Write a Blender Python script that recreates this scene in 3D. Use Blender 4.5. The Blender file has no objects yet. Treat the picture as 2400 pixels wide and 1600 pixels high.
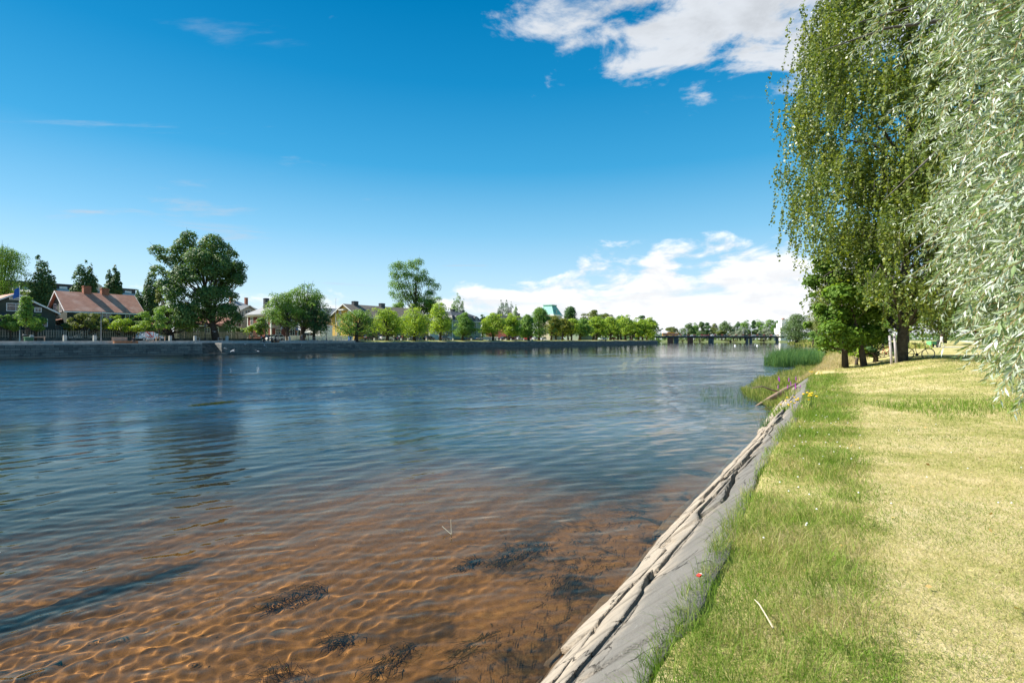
import bpy, bmesh, math, random
import numpy as np
from mathutils import Vector, Matrix, Quaternion
R = math.radians
PI = math.pi
sc = bpy.context.scene
COL = sc.collection

# ------------------------------------------------------------------ camera
CAMZ = 2.95
F = 1200.0            # focal length in photograph pixels (2400 wide)
HOR = 795.5           # horizon row in the photograph
cam = bpy.data.cameras.new('camera')
camo = bpy.data.objects.new('camera', cam)
COL.objects.link(camo)
sc.camera = camo
cam.sensor_width = 36.0
cam.lens = 18.0
cam.shift_y = -4.5 / 2400
cam.clip_start = 0.1
cam.clip_end = 9000
camo.location = (0, 0, CAMZ)
camo.rotation_euler = (PI / 2, 0, 0)

# ------------------------------------------------------------------ light
SUN_EL, SUN_AZ = R(43), R(-80)
EXPOSURE = 1.1
sc.render.engine = 'CYCLES'
sc.view_settings.view_transform = 'Standard'
sc.view_settings.look = 'None'
sc.view_settings.exposure = EXPOSURE
sc.view_settings.gamma = 1.0
sc.view_settings.use_curve_mapping = False
sc.cycles.use_denoising = True
sc.cycles.max_bounces = 8
sc.cycles.transmission_bounces = 6
sc.cycles.glossy_bounces = 3
sc.cycles.diffuse_bounces = 3
sc.cycles.transparent_max_bounces = 6
sc.cycles.caustics_reflective = False
sc.cycles.caustics_refractive = True
sc.cycles.sample_clamp_indirect = 5.0
sc.cycles.sample_clamp_direct = 5.0

sun = bpy.data.lights.new('sun', 'SUN')
sun.energy = 4.9
sun.angle = R(0.53)
sun.color = (1.0, 0.95, 0.87)
suno = bpy.data.objects.new('sun', sun)
COL.objects.link(suno)
sdir = Vector((math.sin(SUN_AZ) * math.cos(SUN_EL), math.cos(SUN_AZ) * math.cos(SUN_EL), math.sin(SUN_EL)))
suno.rotation_euler = sdir.to_track_quat('Z', 'Y').to_euler()
sun.cycles.is_caustics_light = True


class NT:
    """small helper that builds shader nodes"""
    def __init__(self, tree):
        self.t = tree
    def n(self, kind, **kw):
        nd = self.t.nodes.new(kind)
        for k, v in kw.items():
            setattr(nd, k, v)
        return nd
    def put(self, sock, v):
        if isinstance(v, bpy.types.NodeSocket):
            self.t.links.new(v, sock)
        elif v is not None:
            if isinstance(v, (tuple, list)) and len(v) == 3 and sock.type == 'RGBA':
                v = (*v, 1)
            sock.default_value = v
    def m(self, op, a, b=None, c=None, clamp=False):
        nd = self.n('ShaderNodeMath', operation=op, use_clamp=clamp)
        self.put(nd.inputs[0], a); self.put(nd.inputs[1], b); self.put(nd.inputs[2], c)
        return nd.outputs[0]
    def mr(self, v, a, b, c=0.0, d=1.0, smooth=True):
        nd = self.n('ShaderNodeMapRange', interpolation_type='SMOOTHSTEP' if smooth else 'LINEAR')
        self.put(nd.inputs[0], v)
        for i, x in enumerate((a, b, c, d)):
            self.put(nd.inputs[1 + i], x)
        return nd.outputs[0]
    def mix(self, f, a, b, mode='MIX'):
        nd = self.n('ShaderNodeMix', data_type='RGBA', blend_type=mode)
        self.put(nd.inputs[0], f); self.put(nd.inputs[6], a); self.put(nd.inputs[7], b)
        return nd.outputs[2]
    def noise(self, vec, scale, detail=4, rough=.55, dist=0.0, out=0):
        nd = self.n('ShaderNodeTexNoise')
        self.put(nd.inputs['Vector'], vec); self.put(nd.inputs['Scale'], scale)
        self.put(nd.inputs['Detail'], detail); self.put(nd.inputs['Roughness'], rough); self.put(nd.inputs['Distortion'], dist)
        return nd.outputs[out]
    def xyz(self, x, y, z):
        nd = self.n('ShaderNodeCombineXYZ')
        self.put(nd.inputs[0], x); self.put(nd.inputs[1], y); self.put(nd.inputs[2], z)
        return nd.outputs[0]
    def sep(self, v):
        nd = self.n('ShaderNodeSeparateXYZ'); self.put(nd.inputs[0], v)
        return nd.outputs
    def ramp(self, f, stops, interp='LINEAR'):
        nd = self.n('ShaderNodeValToRGB'); self.put(nd.inputs[0], f)
        cr = nd.color_ramp; cr.interpolation = interp
        while len(cr.elements) < len(stops):
            cr.elements.new(0.5)
        for e, (p, c) in zip(cr.elements, stops):
            e.position = p
            e.color = (c, c, c, 1) if isinstance(c, (int, float)) else (*c, 1)
        return nd.outputs[0]


# ------------------------------------------------------------------ sky
world = bpy.data.worlds.new('World')
sc.world = world
world.use_nodes = True
nt = world.node_tree
nt.nodes.clear()
N = NT(nt)
tc = N.n('ShaderNodeTexCoord')
D = tc.outputs['Generated']
dx, dy, dz = N.sep(D)
sky = N.n('ShaderNodeTexSky')
sky.sky_type = 'NISHITA'
sky.sun_disc = False
sky.sun_elevation = SUN_EL
sky.sun_rotation = SUN_AZ
sky.air_density = 1.0
sky.dust_density = 0.15
sky.ozone_density = 2.5
# the sky of the photograph is deep, polarised: one smooth grade by height, the same all round
hs = N.n('ShaderNodeHueSaturation')
N.put(hs.inputs['Saturation'], 1.25)
N.put(hs.inputs['Color'], sky.outputs[0])
tint = N.ramp(N.m('MAXIMUM', dz, 0.0), [(0.0, (1.02, 1.03, 1.22)), (0.10, (0.94, 1.02, 1.16)), (0.22, (0.62, .92, 1.08)), (0.36, (.25, .80, 1.02)), (0.55, (.05, .66, .95)), (1.0, (.05, .6, .9))])
skyn = N.mix(1.0, hs.outputs[0], tint, 'MULTIPLY')
G8 = 9.6
grad = N.ramp(N.m('MAXIMUM', dz, 0.0), [(0.0, (.72, .86, .94)), (.04, (.66, .83, .93)), (0.12, (.47, .74, .91)), (0.20, (.25, .59, .84)), (.313, (.055, .39, .70)), (.444, (.008, .265, .56)), (.55, (.0, .20, .46)), (1.0, (.0, .17, .40))])
grad = N.mix(1.0, grad, (G8, G8, G8), 'MULTIPLY')
skyc = N.mix(.80, skyn, grad)
# cumulus field overhead, on a flat layer
zc = N.m('MAXIMUM', dz, 0.04)
px_, py_ = N.m('DIVIDE', dx, zc), N.m('DIVIDE', dy, zc)
pv = N.xyz(px_, py_, 3.7)
ex = N.m('DIVIDE', N.m('SUBTRACT', px_, 0.93), 1.06)
ey = N.m('DIVIDE', N.m('SUBTRACT', py_, 1.16), 0.86)
rr = N.m('SQRT', N.m('ADD', N.m('MULTIPLY', ex, ex), N.m('MULTIPLY', ey, ey)))
nA = N.noise(pv, 2.9, 10, .60, .30)
nA2 = N.noise(N.xyz(N.m('ADD', px_, .05), py_, 3.78), 2.9, 6, .58, .30)
inA = N.m('SUBTRACT', 1.0, rr)
dens = N.m('ADD', N.m('MULTIPLY', inA, 0.38), N.m('SUBTRACT', nA, 0.50))
cA = N.m('MULTIPLY', N.mr(dens, -0.005, 0.155), .97)
nW = N.noise(N.xyz(N.m('MULTIPLY', px_, .55), py_, 9.1), .9, 9, .62, .8)
wisp = N.m('MULTIPLY', N.mr(nW, .60, .76), .6)
wisp = N.m('MULTIPLY', wisp, N.mr(dz, .03, .14))
# bank of cumulus low over the horizon, all round
az = N.m('ARCTAN2', dx, dy)
el = N.m('ARCSINE', dz)
azn = N.m('ADD', N.m('DIVIDE', az, 2 * PI), 0.5)
top = N.ramp(azn, [(0.0, .50), (.30, .36), (.42, .40), (.463, .46), (.488, .56), (.512, .80), (.530, .98), (.556, 1.0), (.582, .93), (.70, .70), (1.0, .50)], 'EASE')
topel = N.m('MULTIPLY', top, R(9.4))
bv = N.xyz(N.m('MULTIPLY', az, 6.4), N.m('MULTIPLY', el, 15.5), 0.75)
nB = N.noise(bv, 1.25, 9, .56, .25)
nB2 = N.noise(N.xyz(N.m('MULTIPLY', az, 3.0), N.m('MULTIPLY', el, 26.0), 4.2), 1.5, 7, .55, .3)
h = N.m('DIVIDE', N.m('SUBTRACT', topel, el), R(10.3))
dB = N.m('ADD', N.m('MULTIPLY', h, 1.5), N.m('MULTIPLY', N.m('SUBTRACT', nB, .5), 2.6))
cB = N.mr(dB, .0, .42)
gap = N.mr(nB2, .30, .52)
low = N.mr(el, R(1.0), R(5.5))
gap = N.m('MAXIMUM', gap, N.m('MULTIPLY', low, N.mr(nB, .36, .5)))
cB = N.m('MULTIPLY', cB, N.m('ADD', .22, N.m('MULTIPLY', gap, .78)))
cB = N.m('MULTIPLY', cB, N.mr(el, R(-.5), R(.8)))
# how white the clouds are: sunny lumps, greyer in their thick middles and flat bases
shA = N.mr(N.m('ADD', N.m('MULTIPLY', dens, 1.2), N.m('MULTIPLY', N.m('SUBTRACT', nA2, .5), -1.3)), 0.0, .62, 1.0, .66)
nB3 = N.noise(N.xyz(N.m('MULTIPLY', az, 6.4), N.m('ADD', N.m('MULTIPLY', el, 15.5), .22), 0.75), 1.25, 6, .56, .25)
shB = N.mr(N.m('SUBTRACT', nB3, nB), -.14, .12, 1.0, .80)
CL = 10.0
colA = N.mix(1.0, (CL * .66, CL * .695, CL * .74), shA, 'MULTIPLY')
colB = N.mix(1.0, (CL * .95, CL * .97, CL * 1.0), shB, 'MULTIPLY')
c1 = N.mix(wisp, skyc, (CL * .5, CL * .55, CL * .62))
c2 = N.mix(cA, c1, colA)
c3 = N.mix(cB, c2, colB)
bg = N.n('ShaderNodeBackground')
N.put(bg.inputs[0], c3)
bg.inputs[1].default_value = 0.0565
wo = N.n('ShaderNodeOutputWorld')
nt.links.new(bg.outputs[0], wo.inputs[0])
world.cycles.sampling_method = 'MANUAL'
world.cycles.sample_map_resolution = 512

# ------------------------------------------------------------------ helpers
rnd = random.Random(11)
RNG = np.random.default_rng(5)


def new_mat(name):
    mt = bpy.data.materials.new(name)
    mt.use_nodes = True
    mt.node_tree.nodes.clear()
    n = NT(mt.node_tree)
    out = n.n('ShaderNodeOutputMaterial')
    return mt, n, out


def surf(name, c1, c2=None, scale=3.0, rough=.85, bump=0.0, bscale=None, bands=None, metal=0.0, spec=.3, detail=5, c3=None):
    """plain procedural surface: two colours mixed by noise, optional bump, optional upright boards (bands per metre)"""
    mt, n, out = new_mat(name)
    p = n.n('ShaderNodeBsdfPrincipled')
    tcn = n.n('ShaderNodeTexCoord')
    ob = tcn.outputs['Object']
    c2 = c2 or tuple(x * .8 for x in c1)
    f = n.noise(ob, scale, detail, .6)
    col = n.mix(n.mr(f, .35, .65), c1, c2)
    if c3:
        col = n.mix(n.mr(n.noise(ob, scale * .31, 3, .5), .52, .70), col, c3)
    hgt = n.noise(ob, bscale or scale * 6, 4, .6)
    if bands:
        x, y, z = n.sep(ob)
        w = n.m('FRACT', n.m('MULTIPLY', n.m('ADD', x, y), bands))
        line = n.mr(n.m('ABSOLUTE', n.m('SUBTRACT', w, .5)), .36, .48)
        hgt = n.m('SUBTRACT', hgt, n.m('MULTIPLY', line, 1.5))
        wn = n.n('ShaderNodeTexWhiteNoise', noise_dimensions='1D')
        n.put(wn.inputs['W'], n.m('FLOOR', n.m('MULTIPLY', n.m('ADD', x, y), bands)))
        col = n.mix(n.m('MULTIPLY', wn.outputs[0], .35), col, tuple(v * .72 for v in c1))
    n.put(p.inputs['Base Color'], col)
    p.inputs['Roughness'].default_value = rough
    p.inputs['Metallic'].default_value = metal
    p.inputs['Specular IOR Level'].default_value = spec
    if bump:
        b = n.n('ShaderNodeBump')
        b.inputs['Strength'].default_value = min(1.0, bump * 4)
        b.inputs['Distance'].default_value = bump * .2
        n.put(b.inputs['Height'], hgt)
        n.put(p.inputs['Normal'], b.outputs[0])
    n.t.links.new(p.outputs[0], out.inputs[0])
    return mt


def leaf_mat(name, stops, trans=.35, rough=.55, spec=.25, patch=.6, tcol=None):
    """leaves: colour varies leaf by leaf and clump by clump; light shines through"""
    mt, n, out = new_mat(name)
    g = n.n('ShaderNodeNewGeometry')
    tcn = n.n('ShaderNodeTexCoord')
    r = g.outputs['Random Per Island']
    big = n.noise(tcn.outputs['Object'], patch, 3, .5)
    f = n.m('ADD', n.m('MULTIPLY', r, .55), n.m('MULTIPLY', n.m('SUBTRACT', big, .25), .9), clamp=True)
    k = len(stops) - 1
    col = n.ramp(f, [(i / k, c) for i, c in enumerate(stops)])
    p = n.n('ShaderNodeBsdfPrincipled')
    n.put(p.inputs['Base Color'], col)
    p.inputs['Roughness'].default_value = rough
    p.inputs['Specular IOR Level'].default_value = spec
    t = n.n('ShaderNodeBsdfTranslucent')
    n.put(t.inputs[0], n.mix(1.0, col, tcol or (1.5, 1.45, .55), 'MULTIPLY'))
    ms = n.n('ShaderNodeMixShader')
    ms.inputs[0].default_value = trans
    n.t.links.new(p.outputs[0], ms.inputs[1])
    n.t.links.new(t.outputs[0], ms.inputs[2])
    n.t.links.new(ms.outputs[0], out.inputs[0])
    return mt


def np_mesh(name, V, Fc, mat, smooth=False):
    """mesh from arrays; Fc is an (n,3) or (n,4) index array, or a list of such arrays"""
    Fs = Fc if isinstance(Fc, list) else [Fc]
    me = bpy.data.meshes.new(name)
    V = np.ascontiguousarray(V, dtype=np.float32).reshape(-1, 3)
    me.vertices.add(len(V))
    me.vertices.foreach_set('co', V.ravel())
    loops = np.concatenate([f.ravel() for f in Fs]).astype(np.int32)
    cnt = np.concatenate([np.full(len(f), f.shape[1]) for f in Fs])
    st = np.concatenate([[0], np.cumsum(cnt)[:-1]]).astype(np.int32)
    me.loops.add(len(loops))
    me.loops.foreach_set('vertex_index', loops)
    me.polygons.add(len(cnt))
    me.polygons.foreach_set('loop_start', st)
    if smooth:
        me.polygons.foreach_set('use_smooth', np.ones(len(cnt), dtype=bool))
    me.update(calc_edges=True)
    if mat:
        me.materials.append(mat)
    return me


def link(name, me, parent=None, loc=None, rotz=0.0):
    o = bpy.data.objects.new(name, me)
    COL.objects.link(o)
    if parent:
        o.parent = parent
    if loc is not None:
        o.location = loc
    if rotz:
        o.rotation_euler = (0, 0, rotz)
    return o


def tag(o, label, cat, group=None):
    o['label'] = label
    o['category'] = cat
    if group:
        o['group'] = group
    return o


def thing(name, label, cat, loc=(0, 0, 0), rotz=0.0, group=None):
    o = bpy.data.objects.new(name, None)
    COL.objects.link(o)
    o.location = loc
    o.rotation_euler = (0, 0, rotz)
    o.empty_display_size = .2
    return tag(o, label, cat, group)


def struct(o, kind='structure'):
    o['kind'] = kind
    return o


class MB:
    """collects boxes, tubes and polygons, then links them as one mesh object"""
    def __init__(self):
        self.v, self.f = [], []
    def add(self, vs, fs):
        k = len(self.v)
        self.v += [tuple(p) for p in vs]
        self.f += [tuple(i + k for i in f) for f in fs]
        return self
    def box(self, x0, x1, y0, y1, z0, z1):
        vs = [(x, y, z) for z in (z0, z1) for y in (y0, y1) for x in (x0, x1)]
        return self.add(vs, [(0, 2, 3, 1), (4, 5, 7, 6), (0, 1, 5, 4), (2, 6, 7, 3), (0, 4, 6, 2), (1, 3, 7, 5)])
    def tube(self, pts, rad, n=6, cap=True):
        pts = [Vector(p) for p in pts]
        if not hasattr(rad, '__len__'):
            rad = [rad] * len(pts)
        vs, fs = [], []
        ref = Vector((.31, .17, .93))
        for i, p in enumerate(pts):
            t = (pts[min(i + 1, len(pts) - 1)] - pts[max(i - 1, 0)]).normalized()
            if abs(t.dot(ref)) > .97:
                ref = Vector((1, .1, 0))
            a = t.cross(ref).normalized(); b = t.cross(a)
            for k in range(n):
                an = 2 * PI * k / n
                vs.append(p + (a * math.cos(an) + b * math.sin(an)) * rad[i])
        for i in range(len(pts) - 1):
            for k in range(n):
                k2 = (k + 1) % n
                fs.append((i * n + k, (i + 1) * n + k, (i + 1) * n + k2, i * n + k2))
        if cap:
            fs.append(tuple(range(n)))
            fs.append(tuple((len(pts) - 1) * n + k for k in reversed(range(n))))
        return self.add(vs, fs)
    def prism(self, poly, y0, y1, axis='y'):
        """polygon given in (a, z) extruded along the other horizontal axis"""
        n = len(poly)
        mk = (lambda a, b, z: (a, b, z)) if axis == 'y' else (lambda a, b, z: (b, a, z))
        vs = [mk(a, y0, z) for a, z in poly] + [mk(a, y1, z) for a, z in poly]
        fs = [tuple(range(n)), tuple(reversed(range(n, 2 * n)))]
        fs += [(i, i + n, (i + 1) % n + n, (i + 1) % n) for i in range(n)]
        return self.add(vs, fs)
    def slab(self, quad, th):
        """a thick sheet: polygon of 3-D points pushed down along its normal"""
        q = [Vector(p) for p in quad]
        nn = (q[1] - q[0]).cross(q[2] - q[0]).normalized()
        if nn.z < 0:
            nn = -nn
        n = len(q)
        vs = q + [p - nn * th for p in q]
        fs = [tuple(range(n)), tuple(reversed(range(n, 2 * n)))] + [(i, (i + 1) % n, (i + 1) % n + n, i + n) for i in range(n)]
        return self.add(vs, fs)
    def lathe(self, prof, n=10, c=(0, 0, 0), axis='z'):
        vs, fs = [], []
        for r, z in prof:
            for k in range(n):
                a = 2 * PI * k / n
                if axis == 'z':
                    vs.append((c[0] + r * math.cos(a), c[1] + r * math.sin(a), c[2] + z))
                elif axis == 'y':
                    vs.append((c[0] + r * math.cos(a), c[1] + z, c[2] + r * math.sin(a)))
                else:
                    vs.append((c[0] + z, c[1] + r * math.cos(a), c[2] + r * math.sin(a)))
        for i in range(len(prof) - 1):
            for k in range(n):
                k2 = (k + 1) % n
                fs.append((i * n + k, i * n + k2, (i + 1) * n + k2, (i + 1) * n + k))
        fs.append(tuple(reversed(range(n))))
        fs.append(tuple((len(prof) - 1) * n + k for k in range(n)))
        return self.add(vs, fs)
    def mesh(self, name, mat, smooth=False):
        me = bpy.data.meshes.new(name)
        me.from_pydata(self.v, [], self.f)
        bm = bmesh.new(); bm.from_mesh(me)
        bmesh.ops.recalc_face_normals(bm, faces=bm.faces)
        bm.to_mesh(me); bm.free()
        if smooth:
            me.polygons.foreach_set('use_smooth', [True] * len(me.polygons))
        if mat:
            me.materials.append(mat)
        return me
    def build(self, name, mat, parent=None, smooth=False, **kw):
        return link(name, self.mesh(name, mat, smooth), parent, **kw)


def copy_tree(o, parent=None):
    c = o.copy()
    COL.objects.link(c)
    c.parent = parent
    for ch in list(o.children):
        copy_tree(ch, c)
    return c


ORD = ['first', 'second', 'third', 'fourth', 'fifth', 'sixth', 'seventh', 'eighth', 'ninth', 'tenth', 'eleventh', 'twelfth',
       'thirteenth', 'fourteenth', 'fifteenth', 'sixteenth', 'seventeenth', 'eighteenth', 'nineteenth', 'twentieth']

# far bank frame: s runs along the quay (to the right, away), b runs back from the water
P0 = Vector((-76.1, 76.1, 0)); QD = Vector((.55, .835, 0)).normalized(); QB = Vector((-QD.y, QD.x, 0))
QA = math.atan2(QD.y, QD.x)
PB = P0.x * QB.x + P0.y * QB.y
ZQ = 2.27      # top of the quay wall
ZG = 2.66      # street level behind it


def Yof(px, b):
    u = (px - 1200) / F
    return (b + PB) / (u * QB.x + QB.y)


def Sof(px, b):
    Y = Yof(px, b); X = (px - 1200) / F * Y
    return (X - P0.x) * QD.x + (Y - P0.y) * QD.y


def W(s, b, z=0.0):
    p = P0 + QD * s + QB * b
    return Vector((p.x, p.y, z))


def Zof(py, Y):
    return CAMZ + (HOR - py) * Y / F


def at(px, py, Y):
    return Vector(((px - 1200) / F * Y, Y, Zof(py, Y)))


# ------------------------------------------------------------------ near shore line: x of the water's edge for each y
SH_Y = [-12, -4, 1.0, 4.4, 5.97, 8.46, 11.2, 15.0, 19.2, 23.5, 29.5, 40, 52, 62, 90, 173, 337, 480, 620]
SH_X = [-9.8, -4.9, -1.9, .24, 1.24, 2.76, 4.6, 7.06, 9.6, 12.2, 16.0, 23.2, 31.0, 37.0, 55, 106, 183, 262, 330]


def shx(y):
    return np.interp(y, SH_Y, SH_X)


def sstep(a, b, x):
    t = np.clip((x - a) / (b - a), 0, 1)
    return t * t * (3 - 2 * t)


def vnoise(x, y, seed=0, scale=1.0, octv=3):
    """cheap smooth value noise from summed sines, about -1..1"""
    g = np.random.default_rng(seed)
    out = 0; amp = 1; tot = 0
    for o in range(octv):
        for k in range(4):
            a = g.random() * 6.283; w = scale * (2 ** o) * (.7 + .6 * g.random())
            out = out + amp * np.sin((x * np.cos(a) + y * np.sin(a)) * w + g.random() * 6.283)
            tot += amp * .62
        amp *= .55
    return out / tot


def lawn_z(x, y):
    t = x - shx(y)
    z = 1.10 + .06 * sstep(1.5, 3.0, t) + .70 * sstep(9, 27, y) * sstep(2.5, 9, t)
    z = z + .02 * vnoise(x, y, 3, 1.1, 2)
    far = sstep(70, 120, y)
    return z * (1 - far) + far * (0.25 + 1.35 * sstep(1.0, 12, t))


# ------------------------------------------------------------------ materials of the ground and the water
def mat_lawn(name='grass_ground'):
    mt, n, out = new_mat(name)
    p = n.n('ShaderNodeBsdfPrincipled')
    g = n.n('ShaderNodeNewGeometry'); pos = g.outputs['Position']
    x, y, z = n.sep(pos)
    a = n.noise(n.xyz(n.m('MULTIPLY', x, .55), y, z), .55, 5, .6)
    b = n.noise(pos, 2.6, 5, .65)
    c = n.noise(pos, 38, 4, .7)
    f = n.m('ADD', n.m('ADD', n.m('MULTIPLY', a, .9), n.m('MULTIPLY', b, .55)), n.m('MULTIPLY', c, .5))
    col = n.ramp(n.mr(f, .66, 1.24, smooth=False), [(0, (.13, .17, .03)), (.25, (.24, .26, .06)), (.5, (.42, .37, .14)), (.75, (.56, .46, .23)), (1, (.68, .57, .34))])
    n.put(p.inputs['Base Color'], col)
    p.inputs['Roughness'].default_value = 1.0
    p.inputs['Specular IOR Level'].default_value = .1
    bp = n.n('ShaderNodeBump'); bp.inputs['Strength'].default_value = .9; bp.inputs['Distance'].default_value = .03
    n.put(bp.inputs['Height'], n.m('ADD', n.noise(pos, 55, 4, .7), n.m('MULTIPLY', b, .8)))
    n.put(p.inputs['Normal'], bp.outputs[0])
    n.t.links.new(p.outputs[0], out.inputs[0])
    return mt


def mat_blades(name, dry, green, bias=0.0, trans=.3):
    mt, n, out = new_mat(name)
    g = n.n('ShaderNodeNewGeometry'); pos = g.outputs['Position']; r = g.outputs['Random Per Island']
    x, y, z = n.sep(pos)
    flat = n.xyz(n.m('MULTIPLY', x, .8), y, 0.0)
    a = n.noise(flat, .7, 4, .6)
    b = n.noise(flat, 2.3, 4, .6)
    f = n.m('ADD', n.m('ADD', n.m('MULTIPLY', a, 1.1), n.m('MULTIPLY', b, .9)), n.m('ADD', n.m('MULTIPLY', r, .45), bias))
    col = n.ramp(n.mr(f, .92, 1.52, smooth=False), [(0, green[0]), (.3, green[1]), (.55, tuple((u + v) / 2 for u, v in zip(green[1], dry[0]))), (.75, dry[0]), (1, dry[1])])
    d = n.n('ShaderNodeBsdfPrincipled'); n.put(d.inputs['Base Color'], col)
    d.inputs['Roughness'].default_value = .55; d.inputs['Specular IOR Level'].default_value = .2
    t = n.n('ShaderNodeBsdfTranslucent'); n.put(t.inputs[0], col)
    ms = n.n('ShaderNodeMixShader'); ms.inputs[0].default_value = trans
    n.t.links.new(d.outputs[0], ms.inputs[1]); n.t.links.new(t.outputs[0], ms.inputs[2]); n.t.links.new(ms.outputs[0], out.inputs[0])
    return mt


def mat_water():
    mt, n, out = new_mat('river_water')
    g = n.n('ShaderNodeNewGeometry'); pos = g.outputs['Position']
    x, y, z = n.sep(pos)
    gl = n.n('ShaderNodeBsdfGlass')
    gl.inputs['IOR'].default_value = 1.333
    gl.inputs['Roughness'].default_value = 0.0
    n.put(gl.inputs['Color'], (1.0, .93, .80))
    # ripples too small for the mesh, growing where the mesh is coarser; calmer and ruffled lanes
    far = n.mr(y, 7, 38)
    a = R(118)
    u = n.m('ADD', n.m('MULTIPLY', x, math.cos(a)), n.m('MULTIPLY', y, math.sin(a)))
    v = n.m('ADD', n.m('MULTIPLY', x, -math.sin(a)), n.m('MULTIPLY', y, math.cos(a)))
    w1 = n.noise(n.xyz(u, n.m('MULTIPLY', v, .45), 0.0), 4.2, 4, .6, .4)
    w2 = n.noise(n.xyz(u, n.m('MULTIPLY', v, .6), 5.0), .9, 3, .5, .3)
    lane = n.noise(n.xyz(n.m('MULTIPLY', u, .5), n.m('MULTIPLY', v, .16), 2.0), .10, 3, .5)
    lane = n.mr(lane, .34, .66, .55, 1.25)
    gust = n.noise(n.xyz(n.m('MULTIPLY', u, .5), n.m('MULTIPLY', v, .18), 7.0), .62, 4, .6)
    lane = n.m('MULTIPLY', lane, n.mr(gust, .36, .64, .35, 1.6))
    still = n.mr(y, 32, 120, 1.0, .13)
    hgt = n.m('MULTIPLY', n.m('ADD', w1, n.m('MULTIPLY', w2, 1.4)), n.m('MULTIPLY', n.m('MULTIPLY', far, still), lane))
    bp = n.n('ShaderNodeBump'); bp.inputs['Strength'].default_value = 1.0; bp.inputs['Distance'].default_value = .052
    n.put(bp.inputs['Height'], hgt)
    n.put(gl.inputs['Normal'], bp.outputs[0])
    # wind-ruffled open water: a film of ripples finer than anything modelled, mirror-like but blurred
    w3 = n.noise(n.xyz(u, n.m('MULTIPLY', v, .5), 1.0), 4.6, 5, .62, .5)
    bp2 = n.n('ShaderNodeBump'); bp2.inputs['Strength'].default_value = 1.0; bp2.inputs['Distance'].default_value = .13
    n.put(bp2.inputs['Height'], n.m('MULTIPLY', n.m('ADD', w3, n.m('MULTIPLY', w2, 1.6)), n.m('MULTIPLY', still, lane)))
    gs = n.n('ShaderNodeBsdfGlossy'); gs.inputs['Roughness'].default_value = .035
    n.put(gs.inputs['Color'], (.90, .95, 1.0)); n.put(gs.inputs['Normal'], bp2.outputs[0])
    ms = n.n('ShaderNodeMixShader')
    n.put(ms.inputs[0], n.mr(y, 6.5, 24, .0, .46))
    n.t.links.new(gl.outputs[0], ms.inputs[1]); n.t.links.new(gs.outputs[0], ms.inputs[2])
    n.t.links.new(ms.outputs[0], out.inputs[0])
    return mt


def mat_bed():
    mt, n, out = new_mat('river_sand')
    g = n.n('ShaderNodeNewGeometry'); pos = g.outputs['Position']
    x, y, z = n.sep(pos)
    p = n.n('ShaderNodeBsdfPrincipled')
    sand = n.mix(n.noise(pos, 1.7, 6, .65), (.235, .130, .050), (.145, .080, .033))
    sand = n.mix(n.mr(n.noise(pos, 13, 4, .7), .52, .75), sand, (.13, .07, .025))
    # muddy deeper floor, darkened in colour for light lost in the water; weed patches by the shore
    depth_dim = n.mr(n.m('ADD', z, n.m('MULTIPLY', n.m('SUBTRACT', n.noise(pos, .35, 5, .6), .5), .5)), -1.02, -.58, 1.0, 0.0)
    col = n.mix(n.m('MULTIPLY', depth_dim, .95), sand, (.030, .022, .010))
    t = n.m('SUBTRACT', x, n.m('MULTIPLY', y, .6))
    shore = n.mr(t, -6.2, -3.0)
    wd = n.m('MULTIPLY', n.mr(n.noise(pos, .95, 6, .70, .6), .46, .60), n.m('ADD', .16, n.m('MULTIPLY', shore, .88)))
    col = n.mix(n.m('MULTIPLY', wd, .88), col, (.030, .024, .012))
    # two beds of dark weed: a long streak out from the shore and a field off the slope
    tt = n.m('SUBTRACT', n.m('MULTIPLY', x, .817), n.m('MULTIPLY', y, .576))
    aa = n.m('ADD', n.m('MULTIPLY', x, .576), n.m('MULTIPLY', y, .817))
    nz = n.m('MULTIPLY', n.m('SUBTRACT', n.noise(n.xyz(n.m('MULTIPLY', x, .8), y, z), 1.6, 6, .68), .5), 1.5)
    s1 = n.mr(n.m('ADD', n.m('ABSOLUTE', n.m('DIVIDE', n.m('ADD', tt, 7.9), .42)), n.m('ADD', nz, n.mr(aa, 2.6, 4.6, 0.0, 1.6))), .15, 1.5, 1.0, 0.0)
    e1 = n.mr(n.m('ADD', tt, n.m('MULTIPLY', nz, .7)), -3.9, -3.2, 1.0, 0.0)
    s2 = n.m('MULTIPLY', e1, n.mr(n.m('ADD', n.m('ADD', aa, n.m('MULTIPLY', tt, .28)), n.m('MULTIPLY', nz, 1.1)), 6.2, 9.2))
    col = n.mix(n.m('MULTIPLY', n.m('MAXIMUM', s1, n.m('MULTIPLY', s2, .85)), .96), col, (.014, .016, .012))
    n.put(p.inputs['Base Color'], col)
    p.inputs['Roughness'].default_value = 1.0
    p.inputs['Specular IOR Level'].default_value = 0.0
    bp = n.n('ShaderNodeBump'); bp.inputs['Strength'].default_value = .8; bp.inputs['Distance'].default_value = .05
    n.put(bp.inputs['Height'], n.m('ADD', n.noise(pos, 6, 5, .6), n.m('MULTIPLY', n.noise(n.xyz(x, n.m('MULTIPLY', y, 2.2), z), 2.4, 3, .5, 1.2), 1.5)))
    n.put(p.inputs['Normal'], bp.outputs[0])
    n.t.links.new(p.outputs[0], out.inputs[0])
    return mt


M_LAWN = mat_lawn()
M_WATER = mat_water()
M_BED = mat_bed()

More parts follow.
